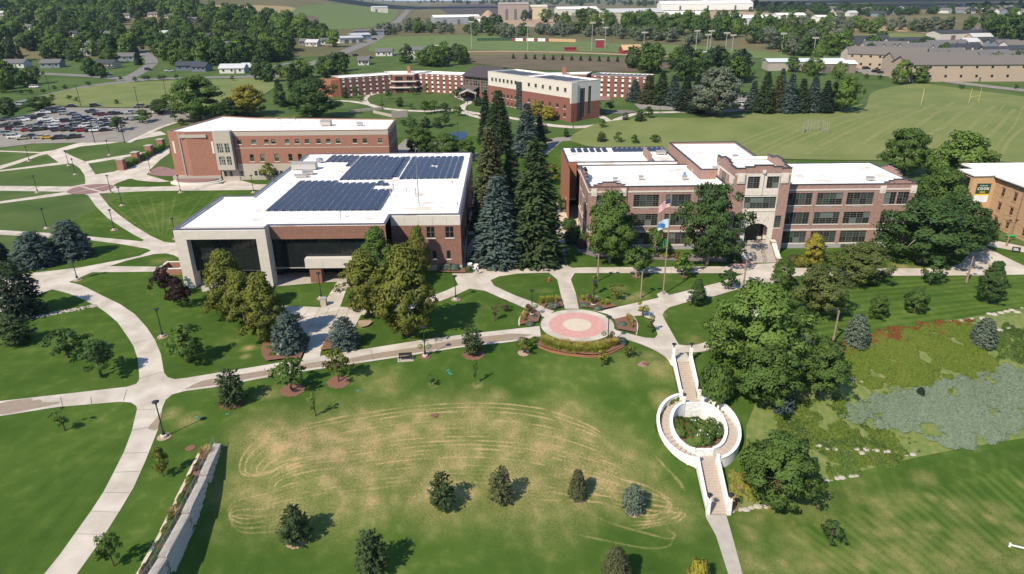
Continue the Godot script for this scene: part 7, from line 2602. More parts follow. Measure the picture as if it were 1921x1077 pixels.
func car(p: Vector3, yaw: float, kind: String, paint: String, label: String, group: String):
	var m: Dictionary = car_parts(kind)
	var o := thing("parked_car", p, label, "pickup" if kind == "pickup" else "car", group, yaw)
	inst("body", m.body, M["paint_" + paint], o)
	inst("window_glass", m.glass, M.glass, o)
	for x in [-m.axle, m.axle]:
		for z in [-0.82, 0.82]:
			inst("wheel", m.wheel, M.black, o, Transform3D(Basis(), Vector3(x, 0, z)))
	for z in [-0.62, 0.62]:
		inst("headlight", m.lamp, M.white_flat, o, Transform3D(Basis(), Vector3(m.nose, m.ly, z)))
func make_cars():
	for q in [["black", 0.012, 0.013, 0.016], ["charcoal", 0.04, 0.042, 0.046], ["navy", 0.015, 0.025, 0.06], ["silver", 0.32, 0.33, 0.34], ["white", 0.72, 0.72, 0.72], ["red", 0.26, 0.015, 0.02], ["maroon", 0.09, 0.015, 0.02], ["grey", 0.13, 0.135, 0.14], ["yellow", 0.55, 0.36, 0.02], ["tan", 0.3, 0.27, 0.2]]:
		var m := plain(q[1], q[2], q[3], 0.35)
		m.clearcoat_enabled = true
		m.clearcoat = 0.8
		m.clearcoat_roughness = 0.08
		M["paint_" + q[0]] = m
	var rows := [[527, 803, 0, 715, 800, 0, 1042, 805, 7, 1130, 808, 0], [328, 855, 4, 388, 850, 0, 452, 840, 1, 483, 858, 3, 540, 862, 1, 695, 845, 1, 735, 862, 0, 775, 868, 6, 828, 862, 1, 890, 858, 0, 985, 855, 3, 1185, 848, 4], [105, 915, 3, 180, 908, 4, 248, 893, 0, 345, 905, 4, 432, 912, 4, 500, 915, 0, 565, 902, 7, 608, 912, 0, 668, 915, 0, 710, 922, 3, 765, 918, 1, 825, 900, 4, 970, 900, 0, 1025, 900, 3], [20, 955, 1, 95, 975, 6, 150, 975, 3, 205, 983, 5, 275, 982, 1, 345, 972, 0, 400, 962, 4, 430, 982, 1, 465, 960, 6, 510, 980, 1, 565, 982, 0, 620, 985, 5, 640, 952, 4, 680, 985, 0, 730, 986, 4, 790, 982, 0, 845, 964, 4], [110, 1035, 4, 175, 1045, 9, 240, 1035, 1, 300, 1035, 3, 360, 1038, 8, 430, 1042, 0, 487, 1038, 1, 550, 1037, 0], [60, 945, 7, 300, 878, 1, 590, 884, 0, 640, 890, 2, 50, 905, 1, 15, 1005, 1, 65, 1010, 3, 125, 950, 0, 235, 955, 7, 315, 940, 2, 375, 937, 3, 545, 948, 0, 595, 945, 7, 700, 952, 1, 755, 948, 3, 800, 945, 2, 900, 930, 0]]
	var names := ["black", "charcoal", "navy", "silver", "white", "red", "maroon", "grey", "yellow", "tan"]
	var kk := ["sedan", "suv", "suv", "sedan", "pickup"]
	var k := 0
	var r := 0
	for row in rows:
		r += 1
		for i in range(0, row.size(), 3):
			var c: String = names[row[i + 2]]
			var kind: String = kk[k % 5] if row[i + 2] != 8 else "sedan"
			k += 1
			var where: String = ["in the row along the grass", "in the second row from the grass", "in the middle row of the car park", "in the long row before the last", "in the row nearest the walks", "squeezed between the car park's rows"][r - 1]
			car(at(row[i] / 3.99, row[i + 1] / 3.99), 0.34 + (k % 3) * 0.06 + (PI if k % 2 else 0.0), kind, c, "%s %s parked %s" % [c, {"sedan": "saloon car", "suv": "estate car", "pickup": "pickup truck"}[kind], where], "cars in the big car park")
	for q in [[41, 198, "silver", "silver car beside trees at the car park entrance"], [54, 198, "charcoal", "charcoal car beside trees at the car park entrance"], [65, 165, "white", "white car under trees across the street"], [202, 141, "navy", "navy car driving along the street by houses"], [279, 132, "black", "black car turning into the side street"], [318, 135, "silver", "silver pickup parked before the dark blue house"], [209, 129, "grey", "grey car on the drive of the green roofed house"], [667, 105, "black", "black car on the main road below the sheds"], [694, 110, "charcoal", "charcoal car parked beside the small white hut"], [703, 75, "black", "black car up the main road beside an orange barrel"]]:
		var b := at(q[0], q[1])
		car(b, 0.1 if q[0] < 600 else 0.9, "pickup" if q[3].contains("pickup") else "suv", q[2], q[3], "")
	var rr := 0
	for q in [[1625, 130, "black"], [1648, 135, "charcoal"], [1653, 138, "black"], [1661, 131, "black"], [1674, 132, "white"], [1684, 138, "black"], [1695, 140, "maroon"], [1665, 128, "navy"], [1643, 136, "black"], [1688, 131, "white"], [1648, 130, "charcoal"]]:
		rr += 1
		car(at(q[0], q[1]), 0.1, kk[rr % 4], q[2], "%s car parked before the tan apartment blocks" % q[2], "cars before the tan apartments")
	for q in [[1258, 194, "white"], [1330, 196, "silver"], [1368, 203, "white"], [1374, 201, "grey"], [1383, 200, "silver"], [1391, 198, "white"], [1265, 173, "red"]]:
		rr += 1
		car(at(q[0], q[1]), 0.2, kk[rr % 4], q[2], "%s car parked under the big spruces" % q[2], "cars under the big spruces")
	for q in [[783, 268, "navy"], [776, 266, "black"], [845, 283, "grey"], [838, 282, "charcoal"], [1024, 266, "black"], [880, 190, "navy"]]:
		rr += 1
		car(at(q[0], q[1]), 0.4, kk[rr % 4], q[2], "%s car parked " % q[2] + ("behind the brick hall" if q[0] < 800 else ("behind the library" if q[0] < 860 else ("by the bicycle shelter" if q[0] < 900 else "beside the orange annex"))), "")
# ------------------------------------------------------------------ trees and shrubs near by
func make_near_trees():
	var G: Material = M.leaf_green
	M.leaf_crab = leafy(0.125, 0.158, 0.048)
	var O: Material = M.leaf_olive
	var D: Material = M.leaf_dark
	var N: Material = M.needle_blue
	for q in [  # name, kind, base x, base y, top, width, leaf, label
		["linden_tree", "egg", 434, 592, 470, 84, O, "olive green tree close before the stone portal's glass"], ["linden_tree", "egg", 462, 612, 508, 74, O, "rounded olive tree between the portal tree and the planted bed"], ["linden_tree", "egg", 504, 642, 512, 78, O, "olive green tree rising from the blue spruce bed"],
		["linden_tree", "egg", 692, 592, 468, 92, O, "tall olive tree beside the plaza in front of the canopy"], ["linden_tree", "egg", 716, 560, 428, 74, G, "dark tree close to the library's inner corner"], ["linden_tree", "egg", 764, 630, 458, 108, O, "largest olive tree on the lawn below the library wing"], ["linden_tree", "egg", 786, 520, 424, 44, O, "slim tree against the library wing's brick wall"],
		["maple_tree", "oak", 1143, 493, 358, 96, G, "dense green tree covering the school's left windows"], ["maple_tree", "oak", 1325, 498, 338, 100, D, "dense dark tree beside the entrance steps"], ["maple_tree", "oak", 1722, 492, 372, 150, D, "broad dark tree before the school's far corner"], ["maple_tree", "oak", 1778, 482, 362, 105, D, "dark tree between school and sandstone hall"], ["maple_tree", "oak", 1832, 470, 400, 46, D, "small dark tree at the ochre tower's foot"],
		["ash_tree", "oak", 1692, 330, 240, 82, M.leaf_green, "grey green tree behind the school's stepped gable"], ["ash_tree", "oak", 1790, 370, 245, 118, M.leaf_light, "bright green tree behind the school's far end"], ["ash_tree", "oak", 1752, 430, 310, 90, G, "green tree crowded behind the dark trees by the school"],
		["hedge_maple", "young", 1194, 520, 462, 46, G, "young green tree on a mulch ring by the school walk"], ["hedge_maple", "young", 1228, 482, 428, 46, G, "young tree against the school's ground floor windows"], ["hedge_maple", "young", 1282, 518, 473, 38, M.leaf_lime, "lime green young tree beside the school walk"],
		["gold_tree", "egg", 1523, 498, 438, 42, M.leaf_yellow, "small bright yellow tree before the school's right wing"], ["crabapple_tree", "oak", 1612, 530, 454, 98, M.leaf_crab, "rounded orchard tree with reddish fruit beside the school walk"], ["crabapple_tree", "oak", 1537, 594, 500, 88, M.leaf_crab, "low olive and russet orchard tree on the striped lawn"], ["crabapple_tree", "oak", 1530, 560, 490, 44, M.leaf_crab, "olive shrub tree between the yellow tree and the russet one"],
		["lawn_tree", "egg", 1465, 543, 484, 46, G, "round headed young tree where two walks meet before the school"], ["lawn_tree", "young", 1746, 532, 478, 44, D, "slender dark tree beside the school walk"], ["lawn_tree", "egg", 1852, 568, 490, 48, D, "conical dark tree on the striped lawn by the walk"], ["lawn_tree", "egg", 1498, 622, 574, 36, G, "small tree on the bank edge nearest the bushes"], ["lawn_tree", "egg", 1645, 597, 551, 37, G, "small round tree in a guard on the striped lawn"], ["lawn_tree", "egg", 1715, 587, 536, 41, G, "small round tree in a guard, next along the striped lawn"],
		["juniper_tree", "egg", 1307, 574, 524, 32, D, "dark upright juniper beside the big lime coloured tree"], ["juniper_tree", "young", 1366, 542, 506, 34, D, "loose dark shrub tree on the lawn tip before the steps"],
		["box_elder", "oak", 1410, 692, 530, 150, M.leaf_light, "huge light green tree beside the top of the white stair"], ["box_elder", "oak", 1362, 664, 572, 84, M.leaf_light, "lower light green tree joined to the huge one"], ["box_elder", "oak", 1432, 762, 645, 108, G, "big green tree on the bank beside the ring"], ["box_elder", "oak", 1450, 745, 650, 70, M.leaf_green, "mid green tree behind the bank's big tree"], ["bank_tree", "oak", 1455, 945, 815, 130, G, "broad green tree at the bank's foot beside the lower flight"], ["bank_tree", "oak", 1535, 742, 636, 92, G, "dense round tree on the bank below the wooden lamp post"],
		["lawn_tree", "young", 128, 672, 617, 62, D, "small loose tree on the left lawn, the one further from the walk"], ["lawn_tree", "young", 190, 705, 641, 68, D, "small loose tree on the left lawn casting shade on the walk"], ["lawn_tree", "young", 355, 680, 609, 66, G, "small airy tree on the lawn inside the curved walk"], ["lawn_tree", "young", 548, 732, 674, 58, G, "young tree on red mulch below the plaza, nearer the crossing"], ["lawn_tree", "young", 635, 716, 655, 50, O, "yellowing young tree on red mulch below the plaza path"],
		["plum_tree", "young", 341, 576, 520, 44, M.leaf_purple, "dark purple plum tree before the planter"], ["plum_tree", "young", 313, 558, 500, 42, M.leaf_purple, "dark purple plum tree touching the brick planter"],
		["sapling", "sapling", 592, 780, 735, 20, M.leaf_lime, "thin lime sapling on the lawn below the mulch rings"], ["sapling", "sapling", 810, 725, 700, 14, D, "tiny sapling on the worn edge of the lawn"], ["sapling", "sapling", 893, 722, 678, 12, G, "thin straight sapling on the worn edge below the pine"], ["sapling", "sapling", 122, 808, 760, 30, G, "caged sapling on the lower left lawn"], ["sapling", "young", 306, 894, 838, 28, O, "staked young tree between walk and stone wall"], ["sapling", "young", 213, 1062, 1000, 40, G, "staked young tree beside the walk near the wall's foot"], ["sapling", "sapling", 1128, 688, 655, 24, M.leaf_gold, "orange tinged sapling below the grass bed"], ["sapling", "sapling", 1178, 672, 642, 24, O, "staked sapling beside the sprinkler near the grass bed"], ["sapling", "young", 982, 662, 633, 28, O, "small tree on pale mulch by the sprinkler"], ["sapling", "sapling", 1205, 594, 563, 26, M.leaf_gold, "small yellowing tree on the little lawn by the plaza"], ["sapling", "sapling", 1222, 625, 592, 22, O, "caged small tree on the little lawn's point"], ["sapling", "sapling", 946, 585, 560, 20, M.leaf_brown, "brown leaved sapling by the plaza walk, nearer the library"], ["sapling", "sapling", 928, 602, 572, 18, M.leaf_brown, "brown leaved sapling on the shaded lawn below the walk"], ["sapling", "sapling", 1158, 562, 530, 28, O, "thin tree on dry grass behind the round plaza"], ["sapling", "sapling", 1115, 552, 515, 18, O, "thin tree beside the wooden lamp post"], ["lawn_tree", "young", 1556, 1024, 978, 42, D, "lone small tree on the lower right lawn"], ["hall_tree", "young", 508, 336, 303, 38, O, "small tree before the brick hall's stone base"],
		["cottonwood", "oak", 375, 226, 143, 100, M.leaf_green, "great cottonwood between car park and brick hall"], ["gold_tree", "oak", 468, 218, 158, 70, M.leaf_gold, "golden green tree behind the brick hall's roof"], ["gold_tree", "oak", 452, 216, 176, 40, M.leaf_yellow, "small yellow tree at the edge of the car park field"], ["elm_tree", "oak", 590, 225, 146, 96, M.leaf_dark, "massive dark elm behind the brick hall"], ["elm_tree", "oak", 430, 225, 190, 46, M.leaf_dark, "dark rounded tree beside the great cottonwood"], ["car_park_tree", "oak", 78, 206, 180, 46, M.leaf_dark, "dark tree at the car park's far corner"], ["car_park_tree", "oak", 20, 222, 182, 34, M.leaf_dark, "dark tree at the car park entrance"], ["car_park_tree", "young", 223, 247, 218, 30, M.leaf_dark, "round dark tree on an island among parked cars"], ["car_park_tree", "young", 268, 230, 205, 34, M.leaf_green, "light tree on an island among parked cars"], ["car_park_tree", "oak", 302, 214, 186, 40, M.leaf_dark, "dark spreading tree at the car park's back corner"], ["car_park_tree", "young", 329, 226, 208, 14, M.leaf_dark, "small dark tree by the path, taller of the two"], ["car_park_tree", "young", 340, 235, 222, 15, M.leaf_dark, "small dark bush tree by the path beside the brick hall"],
		["residence_tree", "oak", 1008, 222, 188, 26, M.leaf_gold, "yellow green tree against the new residence's brick"], ["residence_tree", "oak", 1028, 226, 198, 28, M.leaf_yellow, "yellow tree against the new residence's brick"], ["annex_tree", "young", 1036, 345, 305, 36, O, "reddish olive tree beside the orange annex"], ["annex_tree", "young", 1040, 400, 360, 30, M.leaf_green, "small tree below the orange annex wall"], ["library_tree", "oak", 790, 300, 238, 50, M.leaf_green, "bright green tree behind the library's back parapet"], ["library_tree", "oak", 835, 300, 250, 60, M.leaf_green, "green tree behind the solar array"], ["library_tree", "oak", 875, 300, 262, 40, M.leaf_green, "green tree at the library's back corner"], ["great_willow", "oak", 1342, 218, 125, 100, M.leaf_silver, "great silvery cottonwood beside the spruces and parked cars"], ["row_tree", "oak", 1582, 212, 140, 48, M.leaf_light, "bright green tree ending the row of spruces"]]:
		tree(q[0], q[1], q[2], q[3], q[4], q[5], q[6], q[7], "tree", "", M.bark_pale if q[0] in ["maple_tree", "hedge_maple"] else null)
	for q in [
		["blue_spruce", "blue", 70, 497, 433, 74, N, "stout blue spruce, left of a pair beside the walk"], ["blue_spruce", "blue", 137, 482, 411, 70, N, "taller blue spruce of the pair beside the walk"], ["blue_spruce", "blue", 42, 592, 488, 84, M.needle_dark, "big dark spruce where two walks meet at the left edge"], ["blue_spruce", "blue", -2, 492, 448, 40, M.needle_dark, "dark spruce cut by the picture's left edge"], ["blue_spruce", "blue", 545, 657, 584, 64, N, "pointed blue spruce in the bed with the flower baskets"], ["blue_spruce", "blue", 647, 651, 594, 56, N, "compact blue spruce beside the yellow flowers"],
		["tall_spruce", "tall_spruce", 935, 493, 330, 112, N, "tall blue spruce on gravel beside the library's stair"], ["tall_spruce", "tall_spruce", 1005, 490, 256, 125, M.needle_green, "tallest green spruce on the gravel bed"], ["tall_spruce", "tall_spruce", 922, 430, 236, 92, M.needle_olive, "olive green spruce behind the blue one"], ["tall_spruce", "tall_spruce", 960, 420, 280, 84, M.needle_green, "green spruce wedged between the tall ones"], ["tall_spruce", "tall_spruce", 936, 282, 168, 66, M.needle_green, "dark green spruce before the new residence"], ["tall_spruce", "tall_spruce", 912, 270, 168, 36, M.needle_dark, "slim dark spruce beside the new residence's glass bay"], ["tall_spruce", "tall_spruce", 988, 290, 192, 62, N, "blue spruce before the new residence"], ["tall_spruce", "tall_spruce", 1012, 280, 215, 34, M.needle_dark, "dark narrow spruce next to the blue one"],
		["young_pine", "pine", 436, 756, 690, 54, M.needle_green, "young pine on red mulch beside the front walk"], ["young_pine", "pine", 888, 666, 606, 38, M.needle_green, "slender young pine on red mulch below the front walk"], ["young_pine", "pine", 556, 1012, 950, 60, M.needle_green, "bushy pine on the slope with bare earth at its foot"], ["young_pine", "pine", 830, 954, 886, 50, M.needle_green, "full green pine on the worn lawn"], ["young_pine", "pine", 940, 939, 876, 46, M.needle_olive, "grey green pine next to the full green one"], ["small_spruce", "blue", 1083, 930, 879, 34, M.needle_olive, "small brown tipped spruce on the worn lawn"], ["small_spruce", "blue", 1187, 955, 908, 42, M.needle_pale, "small silver blue spruce inside the worn loops"], ["small_spruce", "blue", 1155, 1090, 1026, 52, M.needle_olive, "brown tipped spruce at the lawn's lower edge"], ["young_pine", "pine", 698, 1072, 994, 62, M.needle_green, "loose pale pine low on the slope"], ["young_pine", "pine", 36, 645, 588, 60, M.needle_green, "bushy dark pine beside the river stone strip"],
		["bank_spruce", "blue", 1604, 645, 588, 44, M.needle_pale, "silver spruce on the yellow green bank"], ["bank_spruce", "blue", 1513, 655, 620, 34, M.needle_pale, "silver shrub at the bank's upper edge"], ["bank_spruce", "blue", 1465, 770, 690, 44, N, "blue spruce half hidden by the bank's big tree"], ["bank_spruce", "blue", 1842, 645, 596, 44, M.needle_pale, "grey blue shrub beside the broken stones"], ["bank_spruce", "blue", 1726, 740, 726, 16, M.needle_dark, "tiny dark spruce between green and silver ground cover"]]:
		tree(q[0], q[1], q[2], q[3], q[4], q[5], q[6], q[7])
	for q in [[1310, 1090, 1048, 40, M.leaf_yellow, "yellow green shrub cut by the picture's lower edge"], [1342, 748, 680, 62, M.leaf_green, "dark feathery bush beside the upper flight"], [1350, 750, 692, 46, M.leaf_green, "dense bush between the flight and the ring"], [1420, 870, 838, 60, M.leaf_light, "light bush against the ring's outer wall"], [840, 508, 492, 22, M.needle_pale, "pale blue low shrub at the library wing's corner"], [830, 507, 494, 20, M.needle_pale, "pale blue low shrub beside the library plinth"], [853, 508, 494, 20, M.needle_pale, "pale blue low shrub nearest the fire stair"], [880, 511, 497, 14, M.leaf_green, "dark round shrub beside the walking person"], [1068, 430, 408, 30, M.leaf_dark, "dark hedge shrub below the orange annex"], [1075, 455, 430, 34, M.leaf_dark, "dark shrub at the school's corner"], [1090, 465, 445, 20, M.leaf_brown, "brownish shrub by the school's side wall"], [1505, 498, 480, 34, O, "olive shrub at the right of the entrance steps"], [1490, 492, 478, 24, M.leaf_brown, "brown shrub beside the entrance steps"], [1380, 492, 478, 24, D, "dark shrub left of the entrance steps"], [1270, 485, 472, 14, M.leaf_red, "reddish shrub under the school windows"], [1250, 484, 472, 14, M.leaf_gold, "yellow green shrub under the school windows"]]:
		tree("shrub", "bush", q[0], q[1], q[2], q[3], q[4], q[5], "bush")
	# hedge between the gateposts
	var g := RandomNumberGenerator.new()
	g.seed = 8
	for i in 3:
		var a := Vector2(236 + i * 25, 316 - i * 13)
		for k in 3:
			var q := a + Vector2(5 + k * 6.5, -2 - k * 3.5)
			tree("hedge_bush", "bush", q.x, q.y, q.y - 12, 14, M.leaf_light, "clipped green hedge bush between the brick gateposts", "bush", "hedge between the gateposts")
	# the spruce row by the field and the dark group behind
	for q in [[1190, 190, 148, 36], [1215, 194, 140, 44], [1240, 196, 134, 44], [1262, 198, 140, 40], [1285, 208, 142, 44], [1305, 212, 140, 40], [1410, 206, 150, 34], [1432, 212, 134, 44], [1455, 210, 140, 40], [1478, 212, 138, 42], [1500, 211, 146, 40], [1522, 210, 142, 42], [1545, 212, 150, 36], [1462, 190, 128, 30], [1560, 208, 150, 30]]:
		tree("field_spruce", "spruce", q[0], q[1], q[2], q[3] * 1.05, [M.needle_green, M.needle_dark, M.needle_blue, M.needle_olive][int(q[0]) % 4], "dark spruce in the thick row between car park and playing field", "tree", "spruces beside the playing field")
	for q in [[750, 200, 181, 16], [772, 204, 194, 12], [800, 208, 190, 14], [797, 215, 187, 16], [815, 212, 188, 20], [835, 214, 192, 20], [860, 218, 198, 18], [770, 236, 220, 14], [778, 240, 222, 12], [757, 236, 224, 12], [798, 240, 218, 20], [820, 240, 220, 20], [835, 238, 214, 20], [775, 262, 232, 30], [800, 262, 240, 24], [1023, 250, 231, 12], [1062, 258, 239, 11], [1130, 240, 222, 12], [1173, 226, 210, 12], [1200, 228, 205, 20], [1216, 222, 199, 18], [1128, 266, 246, 18], [1160, 268, 247, 16], [1190, 270, 252, 14], [1228, 268, 252, 18], [648, 184, 162, 13], [668, 184, 160, 14], [775, 178, 162, 12], [800, 176, 158, 10], [862, 184, 163, 22], [897, 198, 182, 20], [1117, 172, 160, 6], [1120, 195, 182, 12], [1145, 210, 188, 16], [1120, 210, 194, 10], [680, 190, 180, 8], [716, 202, 192, 10], [730, 186, 168, 12]]:
		var con: bool = int(q[0]) % 3 == 0
		tree("quad_tree", "pine" if con else "young", q[0], q[1], q[2], q[3], [M.needle_green, M.leaf_dark, M.leaf_green][int(q[0]) % 3] if not con else M.needle_green, "small " + ("pine" if con else "leafy tree") + " on the lawns between dormitories and brick hall", "tree", "small trees of the dormitory lawns")
# ------------------------------------------------------------------ beds, mulch, ground cover
func cover(called: String, pts: Array, kind: String, n: int, h: float, w: float, mats: Array, label: String, seed_: int):
	var poly := world_poly(pts)
	var g := RandomNumberGenerator.new()
	g.seed = seed_
	var box := Rect2(poly[0], Vector2.ZERO)
	for q in poly:
		box = box.expand(q)
	var spots := []
	for m in mats.size():
		spots.append([])
	var f := FastNoiseLite.new()
	f.seed = seed_
	f.frequency = 0.07
	var tries := 0
	while n > 0 and tries < 80000:
		tries += 1
		var q := Vector2(g.randf_range(box.position.x, box.end.x), g.randf_range(box.position.y, box.end.y))
		if not Geometry2D.is_point_in_polygon(q + Vector2(f.get_noise_2d(q.x * 4, q.y * 4), f.get_noise_2d(q.x * 4 + 90, q.y * 4)) * 2.2, poly) or f.get_noise_2d(q.x * 2.3 + 300, q.y * 2.3) > 0.34:
			continue
		n -= 1
		var m := clampi(int((f.get_noise_2d(q.x, q.y) * 0.9 + 0.45 + g.randf_range(-0.1, 0.1)) * mats.size()), 0, mats.size() - 1)
		var s := g.randf_range(0.7, 1.3)
		spots[m].append(Transform3D(Basis(Vector3.UP, g.randf() * TAU).scaled(Vector3(w * s, h * s, w * s)), Vector3(q.x, high(q.x, q.y) + 0.02, q.y)))
	for m in mats.size():
		if spots[m].is_empty():
			continue
		var mm := MultiMesh.new()
		mm.transform_format = MultiMesh.TRANSFORM_3D
		mm.mesh = kinds[kind][0][0]
		mm.instance_count = spots[m].size()
		for i in spots[m].size():
			mm.set_instance_transform(i, spots[m][i])
		var o := MultiMeshInstance3D.new()
		o.name = numbered(called)
		o.multimesh = mm
		o.material_override = mats[m]
		add_child(o)
		o.set_meta("kind", "stuff")
		tag(o, label, "ground cover")
func clump_line(pts: Array, n: int, h: float, w: float, kind: String, mat: Material, called: String, label: String, group: String):
	var line := curve(world_poly(pts), false, 6)
	var g := RandomNumberGenerator.new()
	g.seed = int(pts[0])
	for i in n:
		var t := (i + g.randf_range(-0.25, 0.25)) / n * (line.size() - 1)
		var k := clampi(int(t), 0, line.size() - 2)
		var q := line[k].lerp(line[k + 1], t - k)
		var s := g.randf_range(0.85, 1.15)
		plant(called, kind, Vector3(q.x + g.randf_range(-0.2, 0.2), high(q.x, q.y) + 0.06, q.y + g.randf_range(-0.2, 0.2)), h * s, w * s, mat, label, "grass clump" if kind == "grass" else "bush", group)
func make_beds():
	for q in [[436, 755, 1.7], [888, 665, 1.7], [548, 732, 1.7], [635, 717, 1.6], [982, 662, 0.9], [1194, 519, 0.9], [1282, 518, 0.7], [555, 1013, 1.2], [1083, 931, 1.0], [1187, 956, 1.1]]:
		var p := at(q[0], q[1])
		var poly := PackedVector2Array()
		for i in 24:
			poly.append(Vector2(p.x + cos(TAU * i / 24) * q[2] * (1 + 0.08 * sin(i * 2.3)), p.z + sin(TAU * i / 24) * q[2] * (1 + 0.06 * cos(i * 3.1))))
		structure(build(drape(poly, 0.05), "mulch_ring", M.mulch if q[1] < 760 and q[0] != 982 else M.dirt))
	sheet("mulch_bed", [490, 655, 497, 640, 515, 632, 545, 640, 575, 632, 581, 636, 564, 676, 545, 674, 500, 680, 492, 670], M.mulch, false)
	sheet("mulch_bed", [612, 637, 635, 633, 660, 625, 678, 632, 670, 648, 640, 655, 602, 660], M.mulch, false)
	sheet("dirt_patch", [672, 606, 684, 604, 698, 606, 690, 614, 676, 616], M.dirt, true)
	sheet("mulch_bed", [820, 500, 872, 505, 874, 514, 850, 514, 825, 512], M.mulch)
	# plaza beds
	sheet("mulch_bed", [1012, 570, 1052, 560, 1057, 577, 1032, 583, 1018, 578], M.mulch)
	sheet("mulch_bed", [1085, 561, 1108, 561, 1150, 572, 1157, 577, 1126, 583, 1089, 577], M.mulch)
	sheet("mulch_bed", [976, 598, 990, 575, 1002, 580, 1014, 592, 1010, 606, 975, 612], M.mulch)
	sheet("mulch_bed", [1153, 602, 1185, 594, 1194, 606, 1194, 627, 1158, 620], M.mulch)
	sheet("mulch_bed", [1008, 650, 1012, 640, 1030, 640, 1060, 648, 1100, 650, 1140, 645, 1172, 638, 1172, 650, 1145, 663, 1115, 669, 1065, 665, 1030, 658], M.mulch)
	for q in [[1010, 651, 1030, 659, 1065, 666, 1115, 670, 1145, 664, 1171, 651], [1186, 594, 1193, 604, 1196, 614, 1194, 627], [990, 576, 980, 590, 974, 602, 974, 611]]:
		var line := curve(world_poly(q), false, 6)
		var mb := MB.new()
		for i in line.size() - 1:
			var a := line[i]
			var b := line[i + 1]
			var nn := (b - a).orthogonal().normalized() * 0.11
			var y := minf(high(a.x, a.y), high(b.x, b.y))
			mb.prism(PackedVector2Array([a + nn, b + nn, b - nn, a - nn]), y - 0.3, y + 0.26)
		var c := build(mb, "bed_edging", M.brick_orange if q[0] == 1010 else M.buff_pave)
		tag(c, ["curved brick edging below the tall golden grasses", "curved buff edging on the plaza's right bed", "curved buff edging on the plaza's left bed"][[1010, 1186, 990].find(q[0])], "edging")
	clump_line([1022, 648, 1045, 656, 1080, 661, 1115, 662, 1140, 657], 24, 1.2, 2.1, "grass", M.grass_lime, "grass_clump", "yellow green ornamental grass in the long bed before the plaza", "grasses before the plaza")
	clump_line([1018, 644, 1045, 650, 1080, 655, 1115, 656, 1145, 652, 1155, 648], 24, 1.25, 2.1, "grass", M.grass_gold, "grass_clump", "golden ornamental grass in the long bed before the plaza", "grasses before the plaza")
	clump_line([1014, 572, 1030, 570, 1048, 568], 6, 1.5, 1.6, "grass", M.grass_lime, "grass_clump", "tall yellow green grass behind the plaza, left of the middle walk", "grasses left of the middle walk")
	clump_line([1092, 566, 1110, 568, 1128, 573, 1146, 576], 6, 1.3, 1.5, "grass", M.grass_lime, "grass_clump", "yellow green grass behind the plaza by the purple baskets", "grasses by the purple baskets")
	clump_line([1177, 600, 1184, 608, 1186, 620], 6, 1.2, 1.3, "grass", M.grass_gold, "grass_clump", "golden grass in the plaza's right bed", "grasses of the plaza's right bed")
	clump_line([990, 586, 982, 598, 979, 608], 5, 1.2, 1.3, "grass", M.grass_gold, "grass_clump", "golden grass in the plaza's left bed", "grasses of the plaza's left bed")
	for q in [[1038, 577, 1.8, M.needle_pale, "low pale juniper left of the middle walk"], [1097, 575, 1.4, M.needle_pale, "low pale juniper right of the middle walk"], [1122, 581, 1.4, M.needle_pale, "low pale juniper below the purple baskets"], [1167, 612, 1.4, M.needle_pale, "low pale juniper in the plaza's right bed"], [994, 610, 1.2, M.needle_pale, "low pale juniper at the plaza's left edge"], [1003, 596, 1.1, M.needle_blue, "blue juniper beside the maroon baskets"], [1150, 642, 1.5, M.leaf_purple, "dark bush right of the golden grasses"], [1163, 645, 1.9, M.needle_blue, "grey blue bush right of the golden grasses"], [1004, 640, 1.3, M.leaf_green, "green bush left of the golden grasses"], [1020, 637, 1.1, M.leaf_green, "small green bush at the plaza rim"], [648, 535, 1.0, M.leaf_green, "low shrub beside the library's entrance walk"], [505, 655, 1.0, M.leaf_light, "leafy perennial left in the blue spruce bed"], [512, 668, 1.1, M.leaf_olive, "olive perennial near the lamp in the blue spruce bed"], [540, 670, 1.0, M.leaf_red, "reddish perennial in the blue spruce bed"], [556, 664, 1.0, M.leaf_green, "green perennial at the walk's edge in the blue spruce bed"], [500, 645, 1.0, M.leaf_olive, "olive perennial under the tree of the blue spruce bed"], [616, 643, 0.9, M.leaf_red, "reddish perennial beside the compact blue spruce"], [608, 655, 0.8, M.leaf_yellow, "yellow flowers at the corner of the walks"], [625, 640, 0.8, M.leaf_gold, "yellowish perennial beside the compact blue spruce"]]:
		var p := at(q[0], q[1])
		plant("bed_bush", "bush", p, q[2] * 0.55, q[2] * 1.25, q[3], q[4], "bush")
	# river stones across the left lawn
	var g := RandomNumberGenerator.new()
	g.seed = 12
	var st := MB.new()
	for i in 260:
		var t := g.randf()
		var p := at(lerpf(-10, 182, t), lerpf(610, 573.5, t) + g.randf_range(-2.5, 2.5))
		var s := g.randf_range(0.12, 0.24)
		st.lathe([[s * 0.7, 0], [s, s * 0.35], [s * 0.6, s * 0.8], [0, s * 0.9]], 5, p)
	var rs := build(st, "river_stones", M.rock)
	rs.set_meta("kind", "stuff")
	tag(rs, "strip of rounded river stones across the left lawn", "stones")
	# bank: weeds, green and silver cover, stones
	sheet("bank_soil", [1375, 958, 1400, 880, 1400, 800, 1440, 700, 1500, 640, 1562, 650, 1640, 628, 1790, 600, 1921, 578, 1990, 568, 1990, 800, 1921, 822, 1800, 842, 1720, 858, 1600, 888, 1520, 915, 1450, 945], rough_mat(Color(0.085, 0.125, 0.03), Color(0.25, 0.19, 0.11), 11, 0.035, 1.0, 0, Color(0.125, 0.17, 0.045)), false, 0.03, "planted bank with weeds, ground cover and bare soil")
